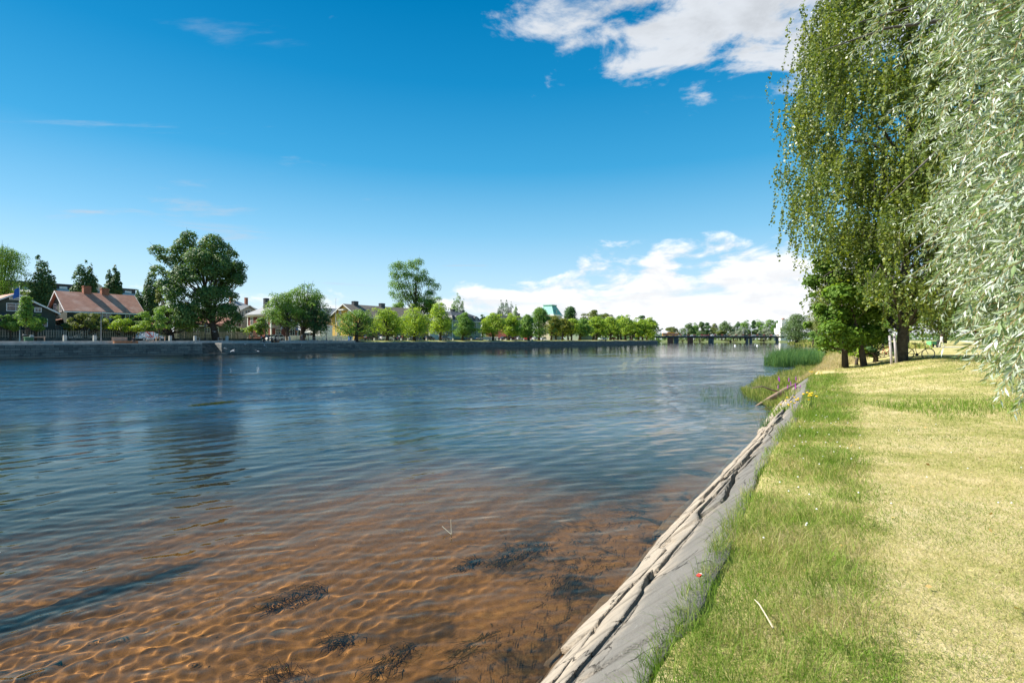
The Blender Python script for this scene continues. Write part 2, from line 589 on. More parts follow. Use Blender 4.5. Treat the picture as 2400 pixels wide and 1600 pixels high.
# ------------------------------------------------------------------ water surface with real waves near the viewer
rows = [2.4]
while rows[-1] < 24:
    rows.append(rows[-1] * 1.0051)
while rows[-1] < 45:
    rows.append(rows[-1] * 1.011)
while rows[-1] < 4200:
    rows.append(rows[-1] * 1.04)
gy = np.array(rows)
gu = np.concatenate([np.linspace(-40, -1.25, 24)[:-1], np.arange(-1.25, .74, .0051), np.linspace(.74, 6, 8)])
WX = gy[:, None] * gu[None, :]
WY = np.repeat(gy[:, None], len(gu), 1)
sp = np.broadcast_to((gy * .0051)[:, None], WX.shape)
WZ = np.zeros_like(WX)
gw = np.random.default_rng(3)
calm = (1.0 + .35 * vnoise(WX, WY, 8, .35, 2)) * (1 - .25 * sstep(6.5, 13, WY))
for k in range(64):
    lam = .072 * 16 ** (gw.random() ** 1.8)
    a = R(118) + gw.normal() * .62
    amp = (.0033 if lam < .25 else .0020) * lam
    kk = 2 * PI / lam
    fade = np.clip((lam / sp - 3) / 3, 0, 1)
    WZ += amp * calm * fade * np.sin(kk * (WX * math.cos(a) + WY * math.sin(a)) + gw.random() * 6.283)
inside = ((gu >= -1.245) & (gu <= .735))[None, :]
WZ = np.where(inside, WZ, 0)
nr, ncl = WX.shape
idx = np.arange(nr * ncl).reshape(nr, ncl)
quad = np.stack([idx[:-1, :-1], idx[:-1, 1:], idx[1:, 1:], idx[1:, :-1]], -1).reshape(-1, 4)
water = link('river_water', np_mesh('river_water', np.stack([WX, WY, WZ], -1), quad, M_WATER, True))
struct(water)
water.cycles.is_caustics_caster = True


# ------------------------------------------------------------------ river bed
def bed_z(x, y):
    t = shx(y) - x                       # metres out from the near shore
    d = .10 + .36 * sstep(0, 3.5, t) + .40 * sstep(3.5, 10, t) + .85 * sstep(9, 20, t)
    d = d + .035 * vnoise(x, y, 21, 1.3, 3)
    # the long dark trough out from the shore
    d = d + .45 * np.exp(-((x * .55 + y * .835 - 1.0 - .25 * np.sin(x)) / .55) ** 2) * sstep(-1.6, -4.0, x) * 0
    d = d + 1.1 * sstep(25, 60, y) * sstep(6, 14, t)
    return -np.maximum(d, .05) - .5 * sstep(-1, -6, t)


r2 = [1.5]
while r2[-1] < 40:
    r2.append(r2[-1] * 1.02)
by = np.array(r2); bu = np.linspace(-2.2, 1.4, 180)
BX = by[:, None] * bu; BY = np.repeat(by[:, None], len(bu), 1)
idx = np.arange(BX.size).reshape(BX.shape)
bq = np.stack([idx[:-1, :-1], idx[:-1, 1:], idx[1:, 1:], idx[1:, :-1]], -1).reshape(-1, 4)
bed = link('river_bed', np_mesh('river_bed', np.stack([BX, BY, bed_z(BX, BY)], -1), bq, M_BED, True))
struct(bed)
bed.cycles.is_caustics_receiver = True
deep = link('deep_river_bed', np_mesh('deep_river_bed', np.array([(-4000, -60, -2.4), (4000, -60, -2.4), (4000, 4300, -2.4), (-4000, 4300, -2.4)]), np.array([[0, 1, 2, 3]]),
                                      surf('river_mud', (.020, .016, .009), (.012, .010, .006), 1.0)))
struct(deep)

# ------------------------------------------------------------------ near bank: lawn
ly = np.concatenate([np.linspace(-12, 2, 15)[:-1], np.geomspace(2, 60, 150)[:-1], np.geomspace(60, 620, 50)])
lt = np.concatenate([[.15, .7, 1.2, 1.5, 1.56], np.geomspace(1.75, 40, 60), np.geomspace(48, 900, 14)])
LX = shx(ly)[:, None] + lt[None, :]
LY = np.repeat(ly[:, None], len(lt), 1)
LT = np.repeat(lt[None, :], len(ly), 0)
LZ = lawn_z(LX, LY)
slope = np.clip((LT - .15) / 1.35, 0, 1)
LZ = np.where(LT < 1.52, -.45 + (LZ + .38) * slope ** .9, LZ)
idx = np.arange(LX.size).reshape(LX.shape)
lq = np.stack([idx[:-1, :-1], idx[:-1, 1:], idx[1:, 1:], idx[1:, :-1]], -1).reshape(-1, 4)
lawn = link('lawn', np_mesh('lawn', np.stack([LX, LY, LZ], -1), lq, M_LAWN, True))
struct(lawn)

# ------------------------------------------------------------------ far bank: quay, street, ground
M_STONE = surf('quay_stone', (.115, .115, .105), (.055, .058, .055), 1.2, .9, .10, 4, c3=(.20, .19, .165))
M_COPE = surf('pale_granite', (.50, .47, .42), (.36, .34, .31), 1.5, .85, .03)
M_GRAVEL = surf('pale_gravel', (.48, .43, .36), (.36, .32, .26), .8, .95, .04, 30)
M_ASPH = surf('asphalt', (.16, .155, .15), (.11, .11, .11), 1.0, .9, .02, 40)
M_KERB = surf('concrete_grey', (.42, .42, .41), (.32, .32, .31), 1.2, .85, .03)
SE = Sof(1541, 0)          # where the quay ends
SL = -120.0


def mat_quay():
    mt, n, out = new_mat('rough_quay_masonry')
    tcn = n.n('ShaderNodeTexCoord'); x, y, z = n.sep(tcn.outputs['Object'])
    p = n.n('ShaderNodeBsdfPrincipled')
    br = n.n('ShaderNodeTexBrick')
    n.put(br.inputs['Vector'], n.xyz(n.m('ADD', x, n.m('MULTIPLY', n.noise(tcn.outputs['Object'], .8, 2), .15)), z, 0.0))
    br.inputs['Scale'].default_value = 1.0; br.inputs['Brick Width'].default_value = 1.15; br.inputs['Row Height'].default_value = .42
    br.inputs['Mortar Size'].default_value = .022; br.inputs['Mortar Smooth'].default_value = .4
    n.put(br.inputs['Color1'], (.24, .235, .21)); n.put(br.inputs['Color2'], (.13, .132, .122)); n.put(br.inputs['Mortar'], (.02, .02, .02))
    stain = n.noise(tcn.outputs['Object'], .7, 5, .65)
    col = n.mix(n.mr(stain, .50, .72), br.outputs[0], (.075, .08, .075))
    col = n.mix(n.m('MULTIPLY', n.mr(n.noise(tcn.outputs['Object'], 2.2, 5, .7), .60, .75), .8), col, (.32, .31, .28))
    col = n.mix(n.m('MULTIPLY', n.mr(z, .55, .18), .75), col, (.20, .17, .14))
    n.put(p.inputs['Base Color'], col)
    p.inputs['Roughness'].default_value = .95
    b = n.n('ShaderNodeBump'); b.inputs['Strength'].default_value = .9; b.inputs['Distance'].default_value = .08
    n.put(b.inputs['Height'], n.m('ADD', n.m('MULTIPLY', br.outputs[1], -1.0), n.m('MULTIPLY', n.noise(tcn.outputs['Object'], 5, 4, .6), .8)))
    n.put(p.inputs['Normal'], b.outputs[0])
    n.t.links.new(p.outputs[0], out.inputs[0])
    return mt


ST0, ST1 = Sof(474, 0), Sof(519, 0)     # stair opening in the quay
quay = thing('quay_wall', 'dark stone quay wall along the far side of the river', 'quay wall', W(0, 0), QA)
mq = mat_quay()
for (a, c) in ((SL, ST0), (ST1, SE)):
    n = max(2, int((c - a) / 3))
    vs, fs = [], []
    g = random.Random(int(c))
    for i in range(n + 1):
        x = a + (c - a) * i / n
        wob = g.uniform(-.03, .03)
        for (yy, zz) in ((.9, -2.4), (-.28 + wob, -2.4), (-.24 + wob, .30 + g.uniform(-.08, .08)), (-.10 + wob * .5, .36), (.0 + wob * .4, 2.09), (.9, 2.09)):
            vs.append((x, yy, zz))
    for i in range(n):
        for k in range(6):
            k2 = (k + 1) % 6
            fs.append((i * 6 + k, (i + 1) * 6 + k, (i + 1) * 6 + k2, i * 6 + k2))
    fs.append(tuple(range(6))); fs.append(tuple(n * 6 + k for k in reversed(range(6))))
    MB().add(vs, fs).build('stone_face', mq, quay)
    x = a
    while x < c - .05:                      # coping stones laid end to end
        L = min(g.uniform(2.2, 3.4), c - x)
        if x + L > Sof(-40, 0):
            MB().box(x + .012, x + L - .012, -.06 + g.uniform(-.015, .015), .72, 2.092, ZQ + g.uniform(-.012, .015)).build('coping_stone', M_COPE, quay)
        x += L
# stairs down to the water, set back into the wall
stair = thing('quay_stairs', 'stone stairs cut into the far quay leading down to the water', 'stairs', W(ST0, 0), QA)
nst = 9; wst = ST1 - ST0
for i in range(nst):
    z1 = .30 + (ZQ - .30) * (i + 1) / nst
    MB().box(.05, wst - .05, .02 + i * .33, .02 + i * .33 + (.36 if i < nst - 1 else .8), z1 - .22, z1).build('step', M_STONE, stair)
MB().box(.0, wst, .06, 3.9, -2.0, .28).build('footing', M_STONE, stair)
MB().box(-.6, .0, .92, 3.9, -1.0, 2.085).build('side_wall', mq, stair)
MB().box(wst, wst + .6, .92, 3.9, -1.0, 2.085).build('side_wall', mq, stair)
MB().box(-3.5, wst + 2.6, -1.0, -.32, -1.5, .22).build('landing_ledge', M_STONE, stair)
M_RAIL = surf('galvanised_rail', (.42, .44, .45), (.33, .34, .35), 4, .45, metal=.6)
for px in (463, 516):
    s = Sof(px, 1.2)
    m = MB()
    r = thing('stair_railing', 'short grey tube railing at the %s side of the quay stairs' % ('left' if px < 480 else 'right'), 'railing', W(s, 1.2, ZQ), QA, 'railings beside the quay stairs')
    for xx in (-.4, .4):
        MB().tube([(xx, 0, -.02), (xx, 0, 1.05)], .035, 6).build('post', M_RAIL, r)
    for zz in (.55, 1.05):
        MB().tube([(-.42, 0, zz), (.42, 0, zz)], .03, 6).build('rail', M_RAIL, r)

# promenade, low concrete step, street and land behind
S_ST = Sof(800, 4)
prom = MB().box(SL, ST0 - .6, .722, 4.2, 2.0, ZQ - .03).box(ST1 + .6, SE, .722, 4.2, 2.0, ZQ - .03).box(ST0 - .6, ST1 + .6, 3.92, 4.2, 2.0, ZQ - .034).build('promenade', M_GRAVEL, loc=W(0, 0), rotz=QA)
struct(prom)
x = Sof(-60, 4.2); ter = thing('terrace_wall', 'low pale concrete terrace wall behind the far promenade', 'low wall', W(0, 0), QA)
while x < Sof(835, 4.2):
    MB().box(x + .01, x + 2.98, 4.203, 4.6, ZQ - .1, ZG + .05).build('concrete_block', M_KERB, ter)
    x += 3.0
M_FGRASS = surf('far_grass', (.20, .23, .05), (.34, .32, .10), .35, 1, .05, 8, c3=(.42, .36, .16))
gl = np.array([W(SL, 4.5, ZG), W(Sof(835, 4.5), 4.5, ZG), W(Sof(835, 4.5) + .1, .72, ZQ - .02), W(SE + 2, .72, ZQ - .02), W(SE + 2, 4.5, ZG - .1), W(SE + 2, 60, ZG), W(SE + 2, 700, ZG), W(-2500, 2500, ZG), W(-1500, 40, ZG), W(-1500, 4.5, ZG)])
ground = MB()
ground.add([tuple(p) for p in gl], [(9, 0, 1, 5, 8), (2, 3, 4, 1), (1, 4, 5), (5, 6, 7, 8)])
# a skirt so the tip of the land meets the water
ground.add([tuple(W(SE + 2, .72, ZQ - .02)), tuple(W(SE + 2, 700, ZG)), tuple(W(SE + 9, 700, -1)), tuple(W(SE + 9, -.5, -1)), tuple(W(SE - .2, .72, ZQ - .02)), tuple(W(SE - .2, -.6, -1))], [(0, 1, 2, 3), (4, 0, 3, 5)])
struct(ground.build('ground', M_FGRASS))
road = MB(); road.box(SL - 200, SE + .5, 9.0, 15.0, ZG - .2, ZG + .01)
struct(road.build('road', M_ASPH, loc=W(0, 0), rotz=QA))
pth = MB(); pth.box(SL, Sof(850, 6), 5.6, 8.9, ZG - .2, ZG + .008)
struct(pth.build('gravel_path', M_GRAVEL, loc=W(0, 0), rotz=QA))

# ------------------------------------------------------------------ houses of the far bank
M_WHITE = surf('white_paint', (.80, .79, .75), (.72, .71, .67), 2, .6)
M_GLASS = surf('window_glass', (.03, .035, .04), (.06, .065, .07), 1.5, .08, spec=.6)
M_GREENW = surf('dark_green_boards', (.060, .075, .058), (.045, .057, .045), .7, .8, .02, bands=4.0)
M_TILE = surf('red_roof_tiles', (.50, .245, .165), (.40, .19, .13), 1.3, .85, .06, 9, bands=3.4, c3=(.56, .33, .25))
M_BRICK = surf('chimney_brick', (.36, .15, .09), (.27, .11, .07), 3, .9, .03)
M_SLATE = surf('slate_grey_roof', (.26, .27, .28), (.20, .21, .22), .9, .7, .02, bands=1.6)
M_DARKR = surf('dark_tin_roof', (.075, .08, .085), (.055, .058, .06), .8, .55, bands=1.6)
M_BROWNR = surf('weathered_brown_roof', (.20, .17, .135), (.14, .12, .10), 1.0, .9, .05, 6, bands=3.0)
M_REDW = surf('red_brown_boards', (.20, .060, .045), (.16, .048, .038), .8, .8, .015, bands=3)
M_YELW = surf('ochre_yellow_boards', (.56, .38, .105), (.50, .33, .09), .6, .8, .015, bands=3.5)
M_SAGE = surf('sage_green_boards', (.30, .36, .285), (.26, .32, .25), .6, .8, .015, bands=3)
M_BEIGE = surf('beige_render', (.58, .52, .41), (.52, .46, .36), .5, .9)
M_GREYW = surf('grey_boards', (.37, .35, .29), (.31, .30, .25), .6, .85, .015, bands=3)
M_PINK = surf('pale_pink_render', (.60, .47, .38), (.55, .43, .35), .5, .9)
M_COPPER = surf('verdigris_copper', (.22, .50, .40), (.17, .42, .34), .9, .6, bands=1.4)
M_BLACK = surf('black_iron', (.018, .018, .02), (.03, .03, .03), 3, .5)
M_DGREEN = surf('lowgreen_boards', (.13, .15, .10), (.10, .12, .085), .7, .85, .015, bands=4)
M_PALE = surf('pale_tin_roof', (.62, .62, .55), (.55, .55, .50), .6, .5, bands=.8)


def window(par, face, u, z0, w, h, d=0.0, off=0.0, shutters=False, arch=False):
    """white framed window on a house face. face 'f': wall y=d looking to -y, 'l': wall x=d looking to -x"""
    t = .11
    m = MB()
    def bx(mm, a0, a1, zz0, zz1, p0, p1):
        if face == 'f':
            mm.box(a0, a1, d - p1, d - p0, zz0, zz1)
        else:
            mm.box(d - p1, d - p0, a0, a1, zz0, zz1)
    x0, x1 = u - w / 2, u + w / 2
    bx(m, x0 - t, x0, z0 - t, z0 + h + t, .004, .075); bx(m, x1, x1 + t, z0 - t, z0 + h + t, .004, .075)
    bx(m, x0, x1, z0 + h, z0 + h + t, .004, .078); bx(m, x0, x1, z0 - t, z0, .004, .09)
    bx(m, u - .035, u + .035, z0, z0 + h, .004, .06)
    bx(m, x0, u - .035, z0 + h * .62, z0 + h * .62 + .06, .004, .055); bx(m, u + .035, x1, z0 + h * .62, z0 + h * .62 + .06, .004, .055)
    wn = m.build('window', M_WHITE, par)
    g = MB(); bx(g, x0, x1, z0, z0 + h, .003, .03)
    g.build('pane', M_GLASS, wn)
    return wn


def chimney(par, x, y, zb, zt, w=.9, d=.75, mat=None):
    m = MB(); m.box(x - w / 2, x + w / 2, y - d / 2, y + d / 2, zb, zt - .22)
    m.box(x - w / 2 - .08, x + w / 2 + .08, y - d / 2 - .08, y + d / 2 + .08, zt - .22, zt - .10)
    m.box(x - w / 2 + .05, x + w / 2 - .05, y - d / 2 + .05, y + d / 2 - .05, zt - .10, zt)
    return m.build('chimney', mat or M_BRICK, par)


def house(name, label, s0, b0, wd, dp, ze, zr, wall, roof, axis='s', oh=.5, trim=M_WHITE, zg=None, hip=False, plinth=True, rt=.22):
    """a house in quay coordinates: wd along the quay, dp back from it, eaves height ze, ridge height zr (heights above sea)"""
    zg = ZG if zg is None else zg
    h = thing(name, label, 'house', W(s0, b0, zg), QA)
    ze -= zg; zr -= zg
    pr = .3
    m = MB()
    if hip:
        m.box(0, wd, 0, dp, pr, ze)
    elif axis == 's':
        m.prism([(0, pr), (dp, pr), (dp, ze), (dp / 2, zr - .12), (0, ze)], 0, wd, 'x')
    else:
        m.prism([(0, pr), (wd, pr), (wd, ze), (wd / 2, zr - .12), (0, ze)], 0, dp, 'y')
    m.build('wall', wall, h)
    if plinth:
        MB().box(-.05, wd + .05, -.05, dp + .05, -.4, pr + .002).build('plinth', M_KERB, h)
    m = MB()
    if hip:
        k = min(wd, dp) / 2
        if wd >= dp:
            r0, r1 = (k, dp / 2, zr), (wd - k, dp / 2, zr)
        else:
            r0, r1 = (wd / 2, k, zr), (wd / 2, dp - k, zr)
        e = [(-oh, -oh, ze), (wd + oh, -oh, ze), (wd + oh, dp + oh, ze), (-oh, dp + oh, ze)]
        vs = e + [r0, r1] + [(x, y, ze - .18) for x, y, _ in e]
        if wd >= dp:
            fs = [(0, 1, 5, 4), (1, 2, 5), (2, 3, 4, 5), (3, 0, 4)]
        else:
            fs = [(0, 1, 4), (1, 2, 5, 4), (2, 3, 5), (3, 0, 4, 5)]
        fs += [(i, i + 6, (i + 1) % 4 + 6, (i + 1) % 4) for i in range(4)] + [(6, 9, 8, 7)]
        m.add(vs, fs)
        rf = m.build('roof', roof, h)
        MB().box(-oh + .06, wd + oh - .06, -oh + .06, dp + oh - .06, ze - .36, ze - .185).build('eaves_cornice', trim, h)
        return h, rf
    half = dp / 2 if axis == 's' else wd / 2
    ln = wd if axis == 's' else dp
    g = (zr - ze) / half
    zo = ze - g * oh
    mk = (lambda a, l, z: (l, a, z)) if axis == 's' else (lambda a, l, z: (a, l, z))
    for sgn in (0, 1):
        a0 = -oh if sgn == 0 else 2 * half + oh
        m.slab([mk(a0, -oh, zo + rt), mk(a0, ln + oh, zo + rt), mk(half, ln + oh, zr + rt), mk(half, -oh, zr + rt)], rt * .8)
    rf = m.build('roof', roof, h)
    for l0 in (-oh - .05, ln + oh):      # white barge boards on both gables, gutter boards under the eaves
        m = MB()
        for sgn in (0, 1):
            a0 = -oh if sgn == 0 else 2 * half + oh
            zz = [zo - .06, zo + rt + .02, zr + rt + .02, zr - .06]
            aa = [a0, a0, half, half]
            m.add([mk(aa[i], l0 + q * .05, zz[i]) for q in (0, 1) for i in range(4)], [(0, 1, 2, 3), (7, 6, 5, 4), (0, 4, 5, 1), (1, 5, 6, 2), (2, 6, 7, 3), (3, 7, 4, 0)])
        m.build('barge_board', trim, h)
    for a0, a1 in ((-oh - .04, -oh), (2 * half + oh, 2 * half + oh + .04)):
        v0, v1 = mk(a0, -oh, zo - .1), mk(a1, ln + oh, zo + rt * .6)
        MB().box(min(v0[0], v1[0]), max(v0[0], v1[0]), min(v0[1], v1[1]), max(v0[1], v1[1]), v0[2], v1[2]).build('eaves_board', trim, h)
    return h, rf


def fw(h, px, py0, py1, w, b0):
    """window on the front wall from the rows it covers in the picture"""
    Y = Yof(px, b0)
    z1, z0 = Zof(py0, Y), Zof(py1, Y)
    window(h, 'f', Sof(px, b0) - h['s0'], z0 - ZG, w, z1 - z0)


def mkhouse(name, label, s0, b0, *a, **k):
    h, rf = house(name, label, s0, b0, *a, **k)
    h['s0'] = s0
    return h, rf


# green gable house at the left edge
sA = Sof(36, 20)
h, rf = mkhouse('green_house', 'dark green boarded house with its gable to the river at the left edge', sA - 5.6, 20, 11.2, 15, 8.0, 11.1, M_GREENW, M_TILE, 'b', .55)
fw(h, 37, 712, 728, 2.3, 20); fw(h, 89, 722, 730, .8, 20); fw(h, 34, 698, 701, 1.2, 20); fw(h, 10, 752, 768, 1.2, 20); fw(h, 100, 748, 764, 1.2, 20)
chimney(rf, 1.6, 4, 5.6, 9.0)
m = MB(); m.slab([(-.3, -1.9, 4.3), (4.4, -1.9, 4.3), (4.4, .02, 5.1), (-.3, .02, 5.1)], .12); m.build('porch_roof', M_DARKR, h)
MB().box(0, 4.1, -1.6, -.003, 0, 4.2).build('porch', M_GREENW, h)
# long green house with the red tile roof
s2 = Sof(157, 22); w2 = Sof(331, 22) - s2
h, rf = mkhouse('green_house', 'long dark green house with a red tiled roof and two brick chimneys', s2, 22, w2, 10, 8.75, 12.5, M_GREENW, M_TILE, 's', .55)
for i, px in enumerate((198, 250, 303)):
    fw(h, px, 735, 748, 1.3, 22); fw(h, px, 756, 772, 1.3, 22)
for y in (3.2, 6.6):
    window(h, 'l', y, 5.9, 1.2, 1.5); window(h, 'l', y, 1.6, 1.2, 1.7)
chimney(rf, Sof(203, 27) - s2, 5.0, 8.4, 11.4, 1.25, 1.0); chimney(rf, Sof(245, 27) - s2, 5.0, 8.4, 11.2, 1.25, 1.0)
m = MB(); m.slab([(-3.8, 2.2, 3.2), (-3.8, 8.5, 3.2), (-.02, 8.5, 4.4), (-.02, 2.2, 4.4)], .14); m.build('side_porch_roof', M_TILE, h)
MB().box(-3.4, -.003, 2.6, 8.1, 0, 3.1).build('side_porch', M_GREYW, h)
# long pale hall behind
s3 = Sof(30, 62); w3 = Sof(332, 62) - s3
h = thing('long_hall', 'long pale hall with a dark clerestory roof behind the red tiled house', 'building', W(s3, 62, ZG), QA)
MB().box(0, w3, 0, 16, 0, 11.9).build('wall', M_BEIGE, h)
m = MB(); m.slab([(-.4, -.6, 11.9), (w3 + .4, -.6, 11.9), (w3 + .4, 4.0, 13.4), (-.4, 4.0, 13.4)], .15); m.build('lower_roof', M_PALE, h)
MB().box(0, w3, 4.0, 13, 11.92, 14.5).build('clerestory', M_DARKR, h)
m = MB(); m.box(-.3, w3 + .3, 3.6, 13.4, 14.502, 14.75); m.build('roof', M_DARKR, h)
for i in range(9):
    x = 4 + i * w3 / 9.3
    wn = MB().box(x, x + 1.6, 3.93, 3.998, 13.5, 14.1).build('window', M_WHITE, h)
    window(h, 'f', x, 9.2, 1.4, 1.5); window(h, 'f', x + 2.4, 5.2, 1.4, 1.6)
xd = Sof(234, 62) - s3
m = MB(); m.prism([(xd - 1.5, 13.4), (xd + 1.5, 13.4), (xd + 1.5, 15.0), (xd, 15.9), (xd - 1.5, 15.0)], 3.2, 3.99, 'y'); m.build('dormer', M_BEIGE, h)
# garage with a small tile roof
s4 = Sof(330, 24)
h, rf = mkhouse('garage', 'small grey garage with a red tiled roof beside the green house', s4, 24, 5.6, 6, 5.2, 6.7, M_GREYW, M_TILE, 's', .3)
MB().box(.7, 4.9, -.06, -.004, .1, 2.3).build('garage_door', M_WHITE, h)
# low green house behind the great elm
s5 = Sof(446, 27)
h, rf = mkhouse('low_green_house', 'low olive green house with a red tiled roof behind the big elm', s5, 27, Sof(551, 27) - s5, 8, 6.5, 8.6, M_DGREEN, M_TILE, 's', .4)
for px in (460, 486, 506, 538):
    fw(h, px, 768, 781, 1.1, 27)
# grey gable house and the bigger roofs behind it
s6 = Sof(583, 44)
h, rf = mkhouse('grey_gable_house', 'grey boarded house with a pointed gable right of the big elm', s6 - 4.2, 44, 8.4, 12, 10.6, 13.0, M_GREYW, M_DARKR, 'b', .5)
fw(h, 566, 730, 742, 1.2, 44); fw(h, 580, 727, 741, 1.5, 44); fw(h, 559, 752, 765, 1.4, 44); fw(h, 592, 752, 765, 1.2, 44)
s7 = Sof(533, 62)
h, rf = mkhouse('tall_grey_house', 'tall grey house with a slate roof and brick chimneys behind the gable house', s7, 62, Sof(612, 62) - s7, 14, 12.6, 16.2, M_GREYW, M_SLATE, 's', .5, hip=True)
chimney(rf, 4.4, 6, 11.4, 15.0); chimney(rf, 9.5, 6, 12, 14.7)
fw(h, 545, 722, 734, 1.2, 62)
s7 = Sof(616, 60)
h, rf = mkhouse('slate_roof_house', 'wide grey house with a slate roof behind the red house', s7, 60, Sof(690, 60) - s7, 14, 11.6, 14.2, M_GREYW, M_SLATE, 's', .5, hip=True)
# red brown house
s8 = Sof(635, 24); w8 = Sof(697, 24) - s8
h, rf = mkhouse('red_house', 'red brown two-storey house with white trim and a slate hip roof', s8, 24, w8 + .2, 11.3, 9.9, 12.9, M_REDW, M_SLATE, 's', .6, hip=True)
zb = lambda py: Zof(py, 138) - ZG
for zz in (763.5, 767.5):
    MB().box(-.06, w8 + .26, -.06, 11.36, zb(zz), zb(zz) + .16).build('white_belt', M_WHITE, h)
MB().box(-.05, w8 + .25, -.05, 11.35, zb(741), zb(741) + .22).build('white_belt', M_WHITE, h)
for (x0, x1, y0, y1) in ((-.09, .22, -.09, .22), (w8 - .02, w8 + .29, -.09, .22), (-.09, .22, 11.1, 11.4)):
    MB().box(x0, x1, y0, y1, .2, 7.1).build('corner_board', M_WHITE, h)
fw(h, 652, 771.5, 786, 1.35, 24); fw(h, 685, 772, 786, 1.35, 24); fw(h, 652, 745, 758, 1.3, 24); fw(h, 684, 746, 758, 1.3, 24)
for y in (2.0, 5.6, 9.2):
    window(h, 'l', y, zb(760), 1.1, 1.9); window(h, 'l', y, zb(786), 1.1, 1.9)
chimney(rf, 2.6, 6.5, 8.6, 11.8, 1.2, 1.0, M_DARKR)
# white annexe, pale pink house behind it
s9 = Sof(712, 23)
h, rf = mkhouse('annexe', 'low red brown annexe with white porch trim beside the red house', s9, 25, Sof(747, 25) - s9, 6, 4.9, 5.6, M_REDW, M_PALE, 's', .3)
fw(h, 722, 780, 788, 1.0, 25)
s9 = Sof(752, 21)
h, rf = mkhouse('white_shed', 'plain white rendered shed left of the yellow house', s9, 21, Sof(779, 21) - s9, 6, 6.7, 7.0, M_WHITE, M_SLATE, 's', .15)
s9 = Sof(757, 40)
h, rf = mkhouse('pink_house', 'pale pink rendered house with a grey roof behind the white shed', s9, 40, 12, 10, 10.9, 13.6, M_PINK, M_SLATE, 's', .4)
fw(h, 772, 744, 756, 1.2, 40); fw(h, 772, 764, 774, 1.2, 40); chimney(rf, .9, 5, 10.4, 12.6)
# long yellow house
s10 = Sof(840, 20); w10 = Sof(1003, 20) - s10
h, rf = mkhouse('yellow_house', 'long ochre yellow wooden house with a weathered brown roof', s10, 20, w10, 12.8, 10.1, 13.9, M_YELW, M_BROWNR, 's', .8)
for y, z0, w, hh in ((3.4, .9, 1.3, 1.6), (9.3, .9, 1.3, 1.6), (3.4, 4.7, 1.3, 1.8), (9.3, 4.7, 1.3, 1.8), (8.6, 8.2, 1.0, 1.0), (4.4, 8.2, 1.0, 1.0)):
    window(h, 'l', y, z0, w, hh)
MB().box(-1.5, -.004, 5.2, 7.6, 9.4, 9.7).build('gable_hood', M_WHITE, h)
for px in (866, 889, 912, 934, 957, 980):
    fw(h, px, 776, 786, 1.2, 20); fw(h, px, 752, 763, 1.2, 20)
MB().box(-.06, .2, -.06, .2, .2, 7.3).build('corner_board', M_YELW, h)
chimney(rf, Sof(829, 26.4) - s10 + .5, 6.4, 10.8, 12.5, 1.7, 1.3, M_DARKR); chimney(rf, Sof(895, 26.4) - s10, 6.4, 10.8, 12.5, 1.7, 1.3, M_DARKR)
# white outbuilding right of the yellow house
s11 = Sof(1012, 23)
h, rf = mkhouse('white_outbuilding', 'low white outbuilding between the yellow and the sage green house', s11, 24, 5, 6, 6.2, 7.4, M_WHITE, M_SLATE, 's', .3)
# sage green house with mansard roof
s12 = Sof(1060, 20); w12 = Sof(1127, 20) - s12; d12 = 12.0
h = thing('sage_green_house', 'sage green house with a dark mansard roof and arched dormers', 'house', W(s12, 20, ZG), QA); h['s0'] = s12
zt, zm, zr = 10.0 - ZG, 12.2 - ZG, 13.9 - ZG
MB().box(0, w12, 0, d12, .5, zt).build('wall', M_SAGE, h)
MB().box(-.05, w12 + .05, -.05, d12 + .05, -.3, .502).build('plinth', M_DARKR, h)
MB().box(-.5, w12 + .5, -.5, d12 + .5, zt + .002, zt + .22).build('eaves_cornice', M_WHITE, h)
o1, o2, o3 = .5, -1.0, -4.6
lv = [[(-o, -o, z), (w12 + o, -o, z), (w12 + o, d12 + o, z), (-o, d12 + o, z)] for o, z in ((o1, zt + .222), (o2, zm), (o3, zr))]
m = MB(); vs = sum(lv, [])
fs = [(k * 4 + i, k * 4 + (i + 1) % 4, (k + 1) * 4 + (i + 1) % 4, (k + 1) * 4 + i) for k in range(2) for i in range(4)] + [(8, 9, 10, 11), (3, 2, 1, 0)]
rf = m.add(vs, fs).build('roof', M_DARKR, h)
for x in (3.0, w12 - 3.2):
    dm = MB(); pr = [(x - .9, zt + .4), (x + .9, zt + .4)] + [(x + .9 * math.cos(a), zt + 1.6 + .7 * math.sin(a)) for a in np.linspace(0, PI, 7)]
    dm = dm.prism(pr, -.15, 1.4, 'y').build('dormer', M_DARKR, h)
    window(dm, 'f', x, zt + .6, .8, 1.15, d=-.16)
for (x0, x1, y0, y1) in ((-.08, .25, -.08, .25), (w12 - .25, w12 + .08, -.08, .25), (-.08, .25, d12 - .2, d12 + .08)):
    MB().box(x0, x1, y0, y1, .51, zt).build('corner_board', M_WHITE, h)
for px in (1072, 1086, 1100, 1114):
    fw(h, px, 757, 768, 1.15, 20); fw(h, px, 773.5, 784, 1.15, 20)
for y in (2.4, 6, 9.6):
    window(h, 'l', y, 5.0, 1.1, 1.7); window(h, 'l', y, 1.4, 1.1, 1.7)
chimney(rf, Sof(1061, 26) - s12, 6, zm, zr + 1.1, 1.6, 1.2, M_DARKR); chimney(rf, Sof(1084, 26) - s12, 6, zm, zr + .8, 1.6, 1.2, M_DARKR)
